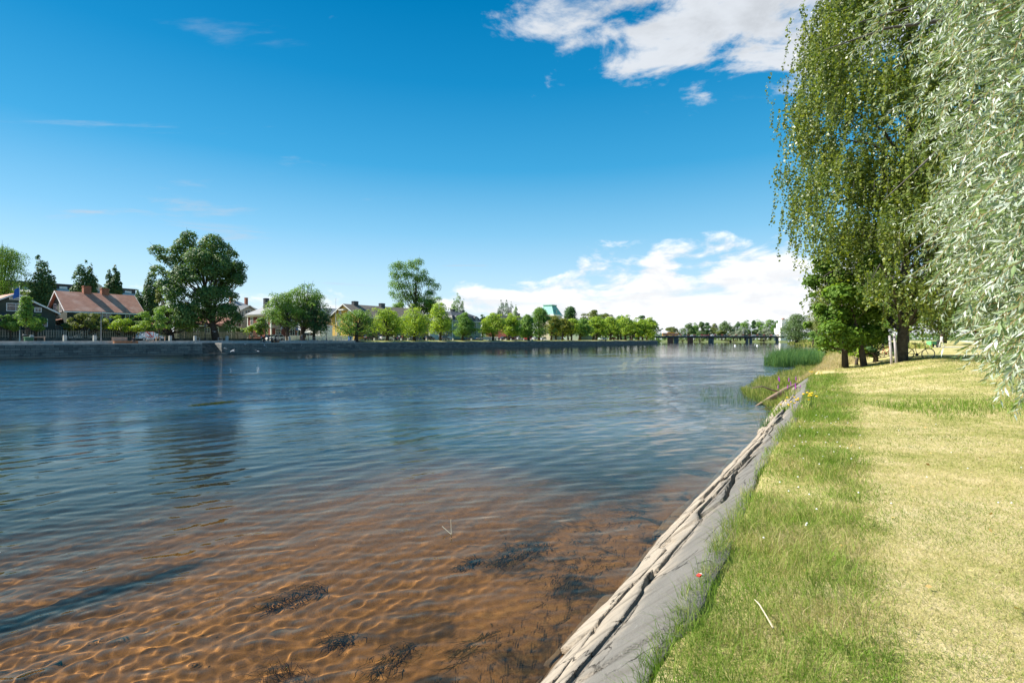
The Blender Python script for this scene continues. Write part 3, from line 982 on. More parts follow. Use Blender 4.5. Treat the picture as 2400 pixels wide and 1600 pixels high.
# houses further along
s13 = Sof(1186, 21)
h, rf = mkhouse('brown_roof_house', 'red house with a weathered brown roof behind the lime trees', s13, 21, Sof(1248, 21) - s13, 11, 9.2, 13.6, M_REDW, M_BROWNR, 's', .5)
for px in (1195, 1206, 1217, 1228, 1240):
    fw(h, px, 780, 789, 1.2, 21); fw(h, px, 765, 773, 1.2, 21)
chimney(rf, Sof(1217, 26) - s13, 5.5, 10.2, 12.7, 1.3, 1.0, M_DARKR)
s14 = Sof(1293, 20)
h, rf = mkhouse('beige_garage', 'long low beige garage behind the tree row', s14, 20, Sof(1312, 20) - s14, 7, 6.3, 6.9, M_BEIGE, M_SLATE, 's', .3)
MB().box(1.0, 4.4, -.06, -.004, .1, 2.3).build('garage_door', M_WHITE, h)
s15 = Sof(1297, 48); h = thing('copper_tower_house', 'pale house topped by a green copper mansard tower', 'house', W(s15, 48, ZG), QA)
MB().box(0, 11, 0, 11, 0, 15.0).build('wall', M_BEIGE, h)
MB().box(-.6, 11.6, -.6, 11.6, 15.002, 16.0).build('cornice', M_WHITE, h)
vs = [(-.3, -.3, 16.0), (11.3, -.3, 16.0), (11.3, 11.3, 16.0), (-.3, 11.3, 16.0), (2.6, 2.6, 21.6), (8.4, 2.6, 21.6), (8.4, 8.4, 21.6), (2.6, 8.4, 21.6)]
rf = MB().add(vs, [(0, 1, 5, 4), (1, 2, 6, 5), (2, 3, 7, 6), (3, 0, 4, 7), (4, 5, 6, 7), (3, 2, 1, 0)]).build('roof', M_COPPER, h)
MB().box(2.2, 8.8, 2.2, 8.8, 21.602, 22.2).build('roof_cap', M_COPPER, rf)
MB().box(3.4, 5.2, .1, 2.0, 16.6, 18.9).build('dormer', M_COPPER, rf)
window(h, 'f', 4.3, 16.9, .8, 1.4, d=.09)
for x in (2, 5.5, 9):
    for z in (3, 7, 11):
        window(h, 'f', x, z, 1.2, 1.9)
s16 = Sof(1358, 22)
h, rf = mkhouse('pale_green_house', 'pale green rendered house glimpsed between the far tree trunks', s16, 22, Sof(1394, 22) - s16, 9, 8.2, 11.5, M_SAGE, M_DARKR, 's', .4)
for px in (1364, 1374, 1384):
    fw(h, px, 780, 788, 1.3, 22)

# ------------------------------------------------------------------ fences
def fence(name, label, px0, px1, b, z0, z1, pitch, pw, mat, base=None):
    s0, s1 = Sof(px0, b), Sof(px1, b)
    f = thing(name, label, 'fence', W(s0, b, ZG), QA)
    L = s1 - s0
    z0 -= ZG; z1 -= ZG
    n = min(300, int(L / pitch))
    pk = MB().box(0, pw, 0, .025, z0 + .06, z1).mesh('picket', mat)
    g = random.Random(int(px0))
    for i in range(n):
        o = link('picket', pk, f, (i * L / n, -.03, g.uniform(-.02, .02)))
        o.rotation_euler = (0, g.uniform(-.012, .012), 0)
    for zz in (z0 + .25, z1 - .3):
        MB().box(0, L, 0, .05, zz, zz + .09).build('rail', mat, f)
    for i in range(int(L / 2.6) + 1):
        x = min(i * 2.6, L - .1)
        MB().box(x, x + .1, .055, .15, -.1, z1 - .1).build('post', mat, f)
    if base:
        MB().box(-.2, L + .2, -.12, .25, -.3, z0).build('stone_base', base, f)
    return f


M_FENCE = surf('weathered_grey_pickets', (.30, .28, .23), (.22, .21, .18), 1.0, .9)
fence('picket_fence', 'long weathered grey picket fence on a low stone base', -30, 612, 18, 3.25, 4.75, .36, .17, M_FENCE, M_STONE)
fence('picket_fence', 'white painted picket fence in front of the red house', 670, 828, 17, 2.75, 4.05, .24, .20, M_WHITE)
fence('picket_fence', 'white painted picket fence right of the yellow house', 1003, 1058, 17, 2.75, 4.1, .24, .20, M_WHITE)
fence('picket_fence', 'white painted picket fence right of the sage green house', 1132, 1168, 17, 2.75, 4.1, .26, .21, M_WHITE)

# ------------------------------------------------------------------ cars
M_TYRE = surf('tyre_rubber', (.02, .02, .02), (.03, .03, .03), 4, .8)
M_RIM = surf('alloy_rim', (.45, .45, .46), (.35, .35, .36), 4, .35, metal=.8)
M_LAMP = surf('head_lamp_glass', (.75, .75, .72), (.65, .65, .62), 4, .15, spec=.6)
M_TAIL = surf('tail_lamp_red', (.40, .02, .015), (.3, .015, .012), 4, .2)
PROF = {  # side outlines: body (x, z) and glasshouse (x, z) for a car 4.4 m long, nose at +x
    'hatch': ([(-2.1, .35), (-2.15, .85), (-2.0, .98), (.9, .95), (1.9, .80), (2.1, .62), (2.12, .35)], [(-1.95, .96), (-1.5, 1.45), (.1, 1.47), (.95, .95)]),
    'wagon': ([(-2.3, .35), (-2.33, .85), (-2.2, 1.0), (.9, .97), (2.1, .82), (2.3, .62), (2.32, .35)], [(-2.15, .98), (-1.9, 1.46), (.05, 1.48), (.95, .97)]),
    'sedan': ([(-2.25, .35), (-2.28, .82), (-2.1, .96), (.9, .94), (2.0, .80), (2.22, .62), (2.25, .35)], [(-1.6, .95), (-.95, 1.40), (.1, 1.42), (.95, .94)]),
    'suv': ([(-2.25, .45), (-2.28, 1.0), (-2.15, 1.12), (.95, 1.1), (2.0, .98), (2.22, .8), (2.25, .45)], [(-2.1, 1.1), (-1.85, 1.70), (.05, 1.72), (.95, 1.1)]),
    'van': ([(-2.6, .4), (-2.62, 1.2), (-2.6, 1.3), (1.4, 1.2), (2.3, 1.0), (2.55, .75), (2.57, .4)], [(-2.58, 1.28), (-2.5, 2.1), (.7, 2.12), (1.5, 1.2)]),
}


def car(label, px, b, kind, paint, flip=False, z=None, rot=0.0, pos=None, group='cars parked on the far bank street'):
    body, glass = PROF[kind]
    p = pos if pos is not None else W(Sof(px, b), b, (ZG + .012) if z is None else z)
    c = thing('parked_car' if kind != 'van' else 'van', label, 'car' if kind != 'van' else 'van', p, QA + rot + (PI if flip else 0), group)
    wy = .86
    m = MB(); n = len(body)
    rows_ = [(-wy, .06), (-wy + .07, 0), (wy - .07, 0), (wy, .06)]
    vs = []
    for (yy, ins) in rows_:
        for (x, zz) in body:
            vs.append((x * (1 - ins * .6), yy, zz - (ins if zz > .5 else -ins * .3)))
    fs = [(k * n + i, k * n + i + 1, (k + 1) * n + i + 1, (k + 1) * n + i) for k in range(3) for i in range(n - 1)]
    fs += [(k * n, (k + 1) * n, (k + 1) * n + n - 1, k * n + n - 1) for k in range(3)]
    fs += [tuple(range(n)), tuple(3 * n + i for i in reversed(range(n)))]
    m.add(vs, fs).build('body', paint, c)
    # glasshouse: dark glass with the roof in body paint
    (a0, zb_), (a1, zt_), (a2, zt2), (a3, zb3) = glass
    wi, wo_ = .62, .80
    q = [(a0, -wo_, zb_ - .02), (a1, -wi, zt_), (a2, -wi, zt2), (a3, -wo_, zb3 - .02)]
    q2 = [(x, -y, zz) for x, y, zz in q]
    MB().add(q + q2, [(0, 1, 2, 3), (7, 6, 5, 4), (0, 4, 5, 1), (1, 5, 6, 2), (2, 6, 7, 3), (3, 7, 4, 0)]).build('window_glass', M_GLASS, c)
    m = MB(); m.slab([(a1 - .05, -wi - .03, zt_ + .05), (a2 + .12, -wi - .03, zt2 + .045), (a2 + .12, wi + .03, zt2 + .045), (a1 - .05, wi + .03, zt_ + .05)], .06)
    for sg in (-1, 1):
        for (xa, za, xb, zb2, wa, wb) in ((a1, zt_, a0, zb_, wi, wo_), (a2, zt2, a3, zb3, wi, wo_), ((a1 + a2) / 2 - .1, zt_, (a0 + a3) / 2 - .1, zb_, wi, wo_)):
            m.tube([(xa, sg * (wa + .015), za + .02), (xb, sg * (wb + .015), zb2)], .045, 4)
    m.build('roof', paint, c)
    for x in (body[0][0] * .62, body[-1][0] * .64):
        for sg in (-1, 1):
            wh = MB().lathe([(.0, -.1), (.30, -.1), (.33, -.06), (.33, .06), (.30, .1), (0, .1)], 12, (x, sg * .80, .33), 'y').build('wheel', M_TYRE, c)
            MB().lathe([(.0, -.02), (.2, -.02), (.18, .02), (0, .02)], 8, (x, sg * .905, .33), 'y').build('rim', M_RIM, wh)
    xf, zf = body[-2]; xr, zr_ = body[1]
    for sg in (-1, 1):
        MB().box(xf - .12, xf + .03, sg * .62 - .16, sg * .62 + .16, zf - .08, zf + .09).build('headlight', M_LAMP, c)
        MB().box(xr - .03, xr + .10, sg * .68 - .12, sg * .68 + .12, zr_ - .2, zr_ + .05).build('tail_light', M_TAIL, c)
    return c


def paint(name, c):
    return surf(name, c, tuple(x * .92 for x in c), 2, .28, spec=.6)


P_WHITE, P_BLACK, P_DBLUE, P_RED, P_SILV, P_GREEN = paint('white_car_paint', (.78, .78, .76)), paint('black_car_paint', (.02, .02, .022)), paint('dark_blue_car_paint', (.03, .04, .065)), paint('red_car_paint', (.42, .03, .03)), paint('silver_car_paint', (.5, .5, .5)), paint('grey_green_car_paint', (.10, .12, .12))
for (lb, px, b, kd, pt, fl) in (
        ('white estate car parked behind the grey picket fence', 192, 20.2, 'wagon', P_WHITE, True),
        ('white station wagon parked behind the cable warning sign', 351, 14.2, 'suv', P_WHITE, False),
        ('white hatchback parked in front of the red house', 645, 13.2, 'hatch', P_WHITE, True),
        ('black car parked in the shade left of the white hatchback', 637, 16.2, 'sedan', P_BLACK, False),
        ('pale blue car roof behind the white fence of the annexe', 730, 19.0, 'sedan', P_SILV, True),
        ('black off-road car parked before the yellow house', 869, 13, 'suv', P_BLACK, False),
        ('white station wagon parked before the yellow house', 904, 13, 'suv', P_WHITE, False),
        ('dark blue sedan right of the white station wagon', 941, 13, 'sedan', P_DBLUE, False),
        ('dark sedan parked behind the lime with the thin trunk', 968, 13, 'sedan', P_DBLUE, True),
        ('black hatchback parked before the white outbuilding', 1006, 13, 'hatch', P_BLACK, False),
        ('grey green estate parked left of the sage green house', 1042, 13, 'wagon', P_GREEN, False),
        ('dark grey car parked before the sage green house', 1096, 13, 'hatch', P_GREEN, True),
        ('silver green car at the right corner of the sage green house', 1122, 13, 'sedan', P_SILV, False),
        ('dark blue estate car among the lime trunks', 1178, 13, 'wagon', P_DBLUE, True),
        ('small white car before the brown roofed house', 1217, 13, 'hatch', P_WHITE, False),
        ('red hatchback parked between the lime trunks', 1237, 13, 'hatch', P_RED, False),
        ('white sedan parked right of the red hatchback', 1255, 13, 'sedan', P_WHITE, False),
        ('silver car half hidden behind the tallest lime of the row', 1272, 13, 'hatch', P_SILV, True),
        ('dark red car parked near the end of the tree row', 1439, 13, 'suv', P_RED, False),
        ('white car parked left of the dark red one near the row end', 1415, 13, 'hatch', P_WHITE, True)):
    car(lb, px, b, kd, pt, fl)

# ------------------------------------------------------------------ street furniture of the far bank
M_POST = surf('grey_lamp_post', (.22, .24, .25), (.17, .18, .19), 3, .5, metal=.4)
for k, (px, b, py0, lb) in enumerate(((237, 8, 733, 'grey street lamp in front of the red tiled green house'), (622, 16, 716, 'tall thin grey lamp post beside the red house'),
                                      (652, 9, 753, 'grey street lamp by the group of people on the quay'), (1132, 9, 757, 'grey street lamp right of the sage green house'))):
    Y = Yof(px, b); H = Zof(py0, Y) - ZG
    l = thing('street_lamp', lb, 'lamp', W(Sof(px, b), b, ZG), QA, 'street lamps on the far bank')
    MB().tube([(0, 0, -.05), (0, 0, H * .5), (0, 0, H)], [.10, .085, .06], 8).build('pole', M_POST, l)
    hd = MB().tube([(0, 0, H), (0, -.5, H + .12), (0, -.8, H + .12)], .05, 6).build('arm', M_POST, l)
    MB().box(-.14, .14, -1.25, -.75, H + .06, H + .2).build('lamp_head', M_POST, l)
for px, b, py0, lb in ((481, 9, 758, 'old black iron lantern in front of the big elm'), (765, 9, 768, 'old black iron lantern left of the yellow house')):
    Y = Yof(px, b); H = Zof(py0, Y) - ZG
    l = thing('iron_lantern', lb, 'lamp', W(Sof(px, b), b, ZG), QA, 'old iron lanterns on the far bank')
    MB().lathe([(.16, -.05), (.16, .5), (.07, .6), (.055, H - .75), (.1, H - .72), (.05, H - .6)], 8).build('pole', M_BLACK, l)
    MB().lathe([(.10, H - .6), (.17, H - .2), (.17, H - .18), (.02, H)], 6).build('lamp_shade', M_GLASS, l)
for px, b, py0, lb, fl in ((46, 17, 672, 'flagpole with a drooping blue flag before the left green house', True), (787, 24, 699, 'bare white flagpole left of the yellow house', False)):
    Y = Yof(px, b); H = Zof(py0, Y) - ZG
    l = thing('flagpole', lb, 'flagpole', W(Sof(px, b), b, ZG), QA)
    MB().tube([(0, 0, -.1), (0, 0, H)], [.09, .045], 8).build('pole', M_WHITE, l)
    MB().lathe([(.02, H), (.1, H + .06), (.02, H + .16)], 8).build('finial', M_WHITE, l)
    if fl:
        vs = []
        for i in range(7):
            for j in range(4):
                vs.append((-.06 - j * .2 - .04 * i * j / 3, .10 * math.sin(i * 1.1 + j), H - .15 - i * .28 - j * .12))
        fs = [(i * 4 + j, i * 4 + j + 1, (i + 1) * 4 + j + 1, (i + 1) * 4 + j) for i in range(6) for j in range(3)]
        fo = MB().add(vs, fs).build('flag', surf('blue_flag', (.03, .12, .42), (.02, .09, .34), 2), l, True)
        fo.modifiers.new('thickness', 'SOLIDIFY').thickness = .015
# stone bollards along the promenade and the grass edge
bol = None
k = 0
for px in (74, 152, 222, 399, 457, 678, 532, 878, 923, 941, 957, 1000, 1062, 1083, 1105, 1127, 1148, 1161, 1174, 1186, 1198, 1228, 1245, 1278):
    b = 5.2 if px < 850 else 5.6
    tall = 1.05 if px < 850 else .72
    if bol is None or abs(bol['h'] - tall) > .01:
        m = MB().box(-.22, .22, -.22, .22, -.1, tall - .08).box(-.17, .17, -.17, .17, tall - .08, tall)
        bol = m.build('stone_bollard', M_KERB, loc=W(Sof(px, b), b, ZG), rotz=QA); bol['h'] = tall
        o = bol; k = 0
    else:
        o = bol.copy(); COL.objects.link(o); o.location = W(Sof(px, b), b, ZG)
    where = 'along the far promenade' if tall > 1 else 'along the far grass edge under the limes'
    order = sorted(p for p in (74, 152, 222, 399, 457, 678, 532)) if tall > 1 else None
    i = order.index(px) if order else k
    tag(o, '%s squat grey stone bollard from the left %s' % (ORD[min(i, 19)], where), 'bollard', 'stone bollards ' + where)
    k += 1
# bins
bn = thing('litter_bin', 'black litter bin on the far promenade below the left house', 'bin', W(Sof(57, 6), 6, ZG), QA)
MB().lathe([(.24, 0), (.26, .9), (.28, .92), (.28, 1.0), (.14, 1.2), (0, 1.2)], 10).build('bin_body', M_BLACK, bn); MB().box(-.2, .2, -.31, -.26, .98, 1.06).build('opening', M_RAIL, bn)
bn = thing('grit_bin', 'low green grit bin between wooden posts at the far left', 'bin', W(Sof(67, 5), 5, ZG), QA)
M_GRNP = surf('green_plastic', (.04, .12, .06), (.03, .10, .05), 3, .5)
MB().box(-.5, .5, -.35, .35, 0, .55).build('bin_body', M_GRNP, bn); m = MB(); m.prism([(-.4, .555), (.4, .555), (.36, .72), (-.36, .65)], -.55, .55, 'x'); m.build('lid', M_GRNP, bn)
bn = thing('wheeled_bin', 'bright blue wheeled bin left of the yellow house', 'bin', W(Sof(820, 14), 14, ZG), QA)
M_BLUEP = surf('blue_plastic', (.02, .13, .55), (.02, .11, .48), 3, .4)
m = MB(); m.prism([(-.26, .06), (.24, .06), (.30, 1.15), (-.34, 1.15)], -.32, .32, 'y'); m.build('bin_body', M_BLUEP, bn)
m = MB(); m.prism([(-.36, 1.155), (.32, 1.155), (.28, 1.22), (-.38, 1.3)], -.34, .34, 'y'); m.build('lid', M_BLUEP, bn)
for sg in (-1, 1):
    MB().lathe([(0, -.03), (.12, -.03), (.12, .03), (0, .03)], 8, (-.3, sg * .3, .12), 'y').build('wheel', M_BLACK, bn)
# long wooden bench with a high back, and a low wooden seat by the people
M_WOOD = surf('reddish_timber', (.34, .16, .085), (.26, .12, .06), 1.6, .8, .02)
M_WOODP = surf('pinkish_planks', (.50, .33, .25), (.42, .28, .21), 1.2, .85, .02)
def bench(px0, px1, b, back, label):
    s0, s1 = Sof(px0, b), Sof(px1, b); L = s1 - s0
    t = thing('long_bench', label, 'bench', W(s0, b, ZQ - .03), QA)
    for i in range(3):
        MB().box(0, L, .05 + i * .19, .22 + i * .19, .40, .46).build('seat_plank', M_WOOD, t)
    MB().box(0, L, .0, .045, .02, .42).build('front_panel', M_WOOD, t)
    for i in range(int(L / 1.8) + 1):
        x = min(i * 1.8, L - .12)
        MB().box(x, x + .12, .06, .58, 0, .397).build('leg', M_WOOD, t)
    if back:
        for i in range(4):
            MB().box(-.1, L - 1.4, .70 + i * .03, .74 + i * .03, .35 + i * .20, .53 + i * .20).build('back_plank', M_WOODP, t)
        for x in (.1, L / 2 - .7, L - 1.7):
            MB().box(x, x + .1, .86, .95, 0, 1.1).build('back_post', M_WOODP, t)
    return t
bench(268, 324, 2.6, True, 'long reddish timber bench with a high back on the far promenade')
bench(639, 655, 1.5, False, 'low reddish timber seat where the group of people sits')
# no anchoring sign
M_SIGNW = surf('white_sign_enamel', (.80, .80, .80), (.74, .74, .74), 1, .4)
M_SIGNR = surf('red_sign_enamel', (.62, .05, .03), (.56, .04, .03), 1, .4)
M_SIGNK = surf('black_lettering', (.02, .02, .02), (.03, .03, .03), 1, .5)
b = 3.9; Y = Yof(351, b); u = Y / F * 1.02
sg = thing('anchoring_sign', 'red bordered no-anchoring board reading KABEL with two white diamonds', 'sign', W(Sof(351, b), b, 0), 0)
sg.rotation_euler = (0, 0, QA - R(26))
zc = Zof(783.6, Y); hw = 7.6 * u
MB().box(-hw, hw, 0, .05, zc - 6.7 * u, zc + 6.7 * u).build('red_board', M_SIGNR, sg)
MB().box(-hw + u, hw - u, -.012, -.002, zc - 5.5 * u, zc + 5.6 * u).build('white_field', M_SIGNW, sg)
anc = MB()
anc.box(-.045, .045, -.024, -.014, zc - 4.2 * u, zc + 2.6 * u); anc.box(-.32, .32, -.025, -.0145, zc + 1.0 * u, zc + 1.7 * u)
for sgn in (-1, 1):
    pts = [(sgn * math.sin(a) * .42, -.019, zc - 1.6 * u - math.cos(a) * .27) for a in np.linspace(0, 1.5, 7)]
    anc.tube(pts, .042, 4)
anc.tube([(math.cos(a) * .1, -.019, zc + 3.7 * u + math.sin(a) * .1) for a in np.linspace(0, 2 * PI, 9)], .03, 4)
anc.build('anchor_symbol', M_SIGNK, sg)
d5 = 5.4 * u
MB().add([(-d5 - .05, -.034, zc + d5 - .08), (-d5 + .08, -.034, zc + d5 + .05), (d5 + .05, -.034, zc - d5 + .08), (d5 - .08, -.034, zc - d5 - .05),
          (-d5 - .05, -.026, zc + d5 - .08), (-d5 + .08, -.026, zc + d5 + .05), (d5 + .05, -.026, zc - d5 + .08), (d5 - .08, -.026, zc - d5 - .05)],
         [(0, 1, 2, 3), (7, 6, 5, 4), (0, 4, 5, 1), (1, 5, 6, 2), (2, 6, 7, 3), (3, 7, 4, 0)]).build('red_bar', M_SIGNR, sg)
MB().box(-hw, hw, 0, .05, zc - 12.0 * u, zc - 6.9 * u).build('name_plate', M_SIGNW, sg)


def text(body, size, loc, par, mat, rot=(PI / 2, 0, 0)):
    cu = bpy.data.curves.new('lettering', 'FONT'); cu.body = body; cu.size = size; cu.align_x = 'CENTER'; cu.align_y = 'CENTER'; cu.extrude = .004; cu.offset = .006
    tmp = bpy.data.objects.new('lettering', cu); COL.objects.link(tmp)
    dg = bpy.context.evaluated_depsgraph_get()
    me = bpy.data.meshes.new_from_object(tmp.evaluated_get(dg)); bpy.data.objects.remove(tmp)
    me.materials.clear(); me.materials.append(mat)
    o = link('lettering', me, par, loc); o.rotation_euler = rot
    return o


text('KABEL', .46, (0, -.006, zc - 9.5 * u), sg, M_SIGNK)
for sgn in (-1, 1):
    cx = sgn * hw
    dm = MB(); dw = 10.2 * u
    q = [(cx + sgn * .01, zc + 5.6 * u), (cx + sgn * dw, zc), (cx + sgn * .01, zc - 5.6 * u)]
    dm.prism(q, .002, .04, 'y'); dm.build('diamond_plate', M_SIGNW, sg)
    text('50\nm', .30, (cx + sgn * 3.6 * u, -.004, zc + .02), sg, M_SIGNK)
for x in (-.62, .42):
    MB().box(x, x + .2, .055, .2, ZG - .1, zc + 6 * u).build('post', M_WOODP, sg)
# blue street sign with a yellow plate
b = 9.5; Y = Yof(695.5, b)
sg = thing('parking_sign', 'blue and yellow road sign on a post before the red house', 'sign', W(Sof(695.5, b), b, ZG), QA - R(20))
MB().tube([(0, .04, -.1), (0, .04, Zof(767, Y) - ZG)], .03, 6).build('post', M_POST, sg)
MB().box(-.22, .22, 0, .015, Zof(775, Y) - ZG, Zof(767.5, Y) - ZG).build('blue_plate', M_BLUEP, sg)
MB().box(-.22, .22, 0, .015, Zof(777.3, Y) - ZG, Zof(775.2, Y) - ZG).build('yellow_plate', surf('yellow_sign', (.75, .40, .03), (.7, .36, .03), 2, .5), sg)
text('P', .62, (0, -.006, Zof(771.3, Y) - ZG), sg, M_SIGNW)
# dark information frame and grey railing in front of the white fence
b = 5.5
fr = thing('notice_frame', 'dark open steel frame standing on the far promenade', 'frame', W(Sof(710.5, b), b, ZG), QA)
L = Sof(722.5, b) - Sof(710.5, b)
for x in (0, L):
    MB().box(x - .05, x + .05, -.05, .05, -.05, 1.75).build('post', M_BLACK, fr)
MB().box(-.06, L + .06, -.07, .07, 1.5, 1.78).build('top_panel', M_BLACK, fr)
rl = thing('promenade_railing', 'long grey steel railing on the far promenade left of the first lime', 'railing', W(Sof(724, 3.6), 3.6, ZQ - .03), QA)
L = Sof(801, 3.6) - Sof(724, 3.6)
for i in range(11):
    x = L * i / 10
    MB().box(x - .04, x + .04, -.04, .04, 0, 1.12).build('post', M_RAIL, rl)
MB().box(-.05, L + .05, -.045, .045, 1.122, 1.2).build('rail', M_RAIL, rl)
MB().box(-.05, L + .05, -.02, .02, .55, .62).build('rail', M_RAIL, rl)
# small wooden rails round the young trees
for px, lb in ((366, 'low wooden rail round the young tree beside the warning sign'), (76, 'low wooden rail at the grit bin on the far left')):
    t = thing('tree_rail', lb, 'rail', W(Sof(px, 5.2), 5.2, ZG), QA)
    for x in (0, 1.5):
        MB().box(x - .06, x + .06, -.06, .06, -.1, .85).build('post', M_WOODP, t)
    MB().box(-.1, 1.6, -.09, -.062, .62, .76).build('rail', M_WOODP, t)

# ------------------------------------------------------------------ bridge
YB = 470.0
ux = lambda px: (px - 1200) / F * YB
zbr = lambda py: Zof(py, YB)
M_BRIDGE = surf('dark_bridge_steel', (.055, .058, .055), (.04, .042, .04), .3, .7)
M_PIER = surf('bridge_pier_concrete', (.20, .20, .19), (.13, .13, .13), .4, .9)
br = thing('road_bridge', 'low dark road bridge crossing the river in the distance', 'bridge', (0, YB, 0))
x0, x1 = ux(1505), ux(1838)
MB().box(x0, x1, 0, 14, zbr(791.6), zbr(788.6)).build('girder', M_BRIDGE, br)
MB().box(x0, x1, -1.2, 15.2, zbr(788.6) + .002, zbr(787.5)).build('deck', M_KERB, br)
for px in (1583.5, 1588.5, 1664.8, 1670.8, 1752.5, 1761.3, 1823.5):
    x = ux(px)
    MB().box(x - 1.0, x + 1.0, .6, 2.6 if px != 1670.8 else 3.2, -2.4, zbr(791.6) - .002).build('pier', M_PIER, br)
rt_ = zbr(787.5)
n = 60
pst = MB().box(-.05, .05, -.05, .05, 0, 1.05).mesh('railing_post', M_RAIL)
for i in range(n):
    link('railing_post', pst, br, (x0 + (x1 - x0) * (i + .5) / n, -1.1, rt_))
for zz in (.5, 1.05):
    MB().box(x0, x1, -1.14, -1.06, rt_ + zz, rt_ + zz + .06).build('railing_bar', M_RAIL, br)
M_PINKF = leaf_mat('pink_geraniums', [(.45, .06, .14), (.55, .12, .2), (.10, .16, .04), (.6, .2, .3)], .2, patch=3)
fb = 0
for i in range(17):
    x = ux(1562 + i * 16.2)
    m = MB().box(x - 1.1, x + 1.1, -1.75, -1.16, rt_ + .35, rt_ + .72)
    f = m.build('flower_box', M_BRIDGE)
    f.location = (0, YB, 0)
    tag(f, '%s flower box of pink geraniums from the left on the bridge railing' % ORD[i], 'flower box', 'flower boxes along the bridge railing')
    V = RNG.normal(size=(60, 3)) * np.array([.55, .22, .26]) + np.array([x, -1.45, rt_ + .95])
    t1, t2 = RNG.normal(size=(60, 3)) * .2, RNG.normal(size=(60, 3)) * .2
    VV = np.stack([V - t1, V + t2, V + t1, V - t2], 1).reshape(-1, 3)
    link('blossom', np_mesh('blossom', VV, np.arange(240).reshape(-1, 4), M_PINKF), f)
for px, py0, lb in ((1743.5, 768, 'tall lamp post on the middle of the distant bridge'), (1818, 769, 'tall lamp post at the right end of the distant bridge'), (1763, 772, 'shorter mast beside the middle lamp on the bridge'), (1620, 772, 'thin lamp post above the bus on the bridge')):
    l = thing('bridge_lamp', lb, 'lamp', (ux(px), YB + (1.5 if px != 1620 else 12), rt_), 0, 'lamp posts on the bridge')
    H = zbr(py0) - rt_
    MB().tube([(0, 0, 0), (0, 0, H)], [.28, .16], 8).build('pole', M_RAIL, l)
    MB().box(-1.6, 1.6, -.2, .2, H - .05, H + .25).build('lamp_head', M_RAIL, l)
gt = thing('road_gantry', 'pale portal with dark signal boxes at the left bridge end', 'gantry', (ux(1545), YB + 4, rt_))
for x in (0, 2.9):
    MB().box(x - .12, x + .12, -.12, .12, -.2, 4.2).build('post', M_RAIL, gt)
MB().box(-.2, 3.1, -.15, .15, 4.2, 4.6).build('beam', M_RAIL, gt)
for x, hh in ((.3, 1.0), (1.1, 1.7), (1.9, 1.2)):
    MB().box(x, x + .6, -.2, .2, 4.6, 4.6 + hh).build('signal_box', M_BLACK, gt)
# bus
bx0, bx1 = ux(1556.5), ux(1594); L = bx1 - bx0
M_ORANGE = paint('orange_bus_paint', (.72, .30, .02))
bs = thing('city_bus', 'orange yellow bus driving over the left part of the bridge', 'bus', (bx0, YB + 4, rt_))
m = MB(); m.prism([(0, .35), (L, .35), (L, 2.6), (L - .25, 2.95), (.3, 2.95), (0, 2.7)], 0, 2.5, 'y'); m.build('body', M_ORANGE, bs)
for i in range(7):
    x = .5 + i * (L - 1.0) / 7
    MB().box(x, x + (L - 1.0) / 7 - .15, -.03, -.003, 1.35, 2.45).build('window', M_GLASS, bs)
MB().box(L * .3, L * .75, .5, 2.0, 2.952, 3.25).build('roof_unit', M_ORANGE, bs)
for x in (L * .2, L * .62, L * .9):
    MB().lathe([(0, -.12), (.48, -.12), (.48, .12), (0, .12)], 10, (x, .1, .48), 'y').build('wheel', M_TYRE, bs)
MB().box(-.03, -.003, .2, 2.3, 1.2, 2.5).build('windscreen', M_GLASS, bs)
gr = 'cars driving over the bridge'
for px, kd, pt, fl, lb in ((1598, 'sedan', P_WHITE, False, 'white car right behind the bus on the bridge'), (1612, 'hatch', P_DBLUE, False, 'dark car on the bridge left of the middle'), (1628, 'wagon', P_WHITE, True, 'white car on the bridge above the second pier'),
                          (1657, 'hatch', P_RED, True, 'red car on the bridge left of the white van'), (1677, 'van', P_WHITE, True, 'white van on the middle of the bridge'), (1705, 'sedan', P_BLACK, False, 'black car right of the white van on the bridge'),
                          (1773, 'wagon', P_SILV, True, 'silver car on the right half of the bridge'), (1815, 'hatch', P_WHITE, True, 'white car by the lamp at the right bridge end')):
    car(lb, 0, 0, kd, pt, fl, rot=-QA, pos=Vector((ux(px), YB + 4.5, rt_ + .01)), group=gr)
# second, older bridge behind with brown piers
b2 = thing('rear_bridge', 'second bridge with brown stone piers behind the road bridge', 'bridge', (0, 540, 0))
MB().box(120, 215, 0, 9, 4.6, 5.6).build('deck', M_BRIDGE, b2)
for px in (1569.5, 1575.5, 1617, 1622):
    x = (px - 1200) / F * 540
    MB().box(x - 1.4, x + 1.4, .5, 3.5, -2.4, 4.598).build('pier', M_BRICK, b2)

# land behind the bridge
far = MB(); far.add([(60, 600, -1.0), (290, 565, -1.0), (420, 540, -1), (420, 560, 1.6), (288, 588, 1.6), (62, 625, 1.6), (-3500, 4200, 6), (3500, 4200, 6), (1500, 560, 1.6), (-900, 640, 1.6), (-900, 620, -1)],
                    [(0, 1, 4, 5), (1, 2, 3, 4), (5, 4, 3, 8, 7, 6, 9), (10, 0, 5, 9)])
struct(far.build('far_shore', surf('far_shore_grass', (.10, .13, .04), (.15, .17, .06), .15, 1, .05, 1)))
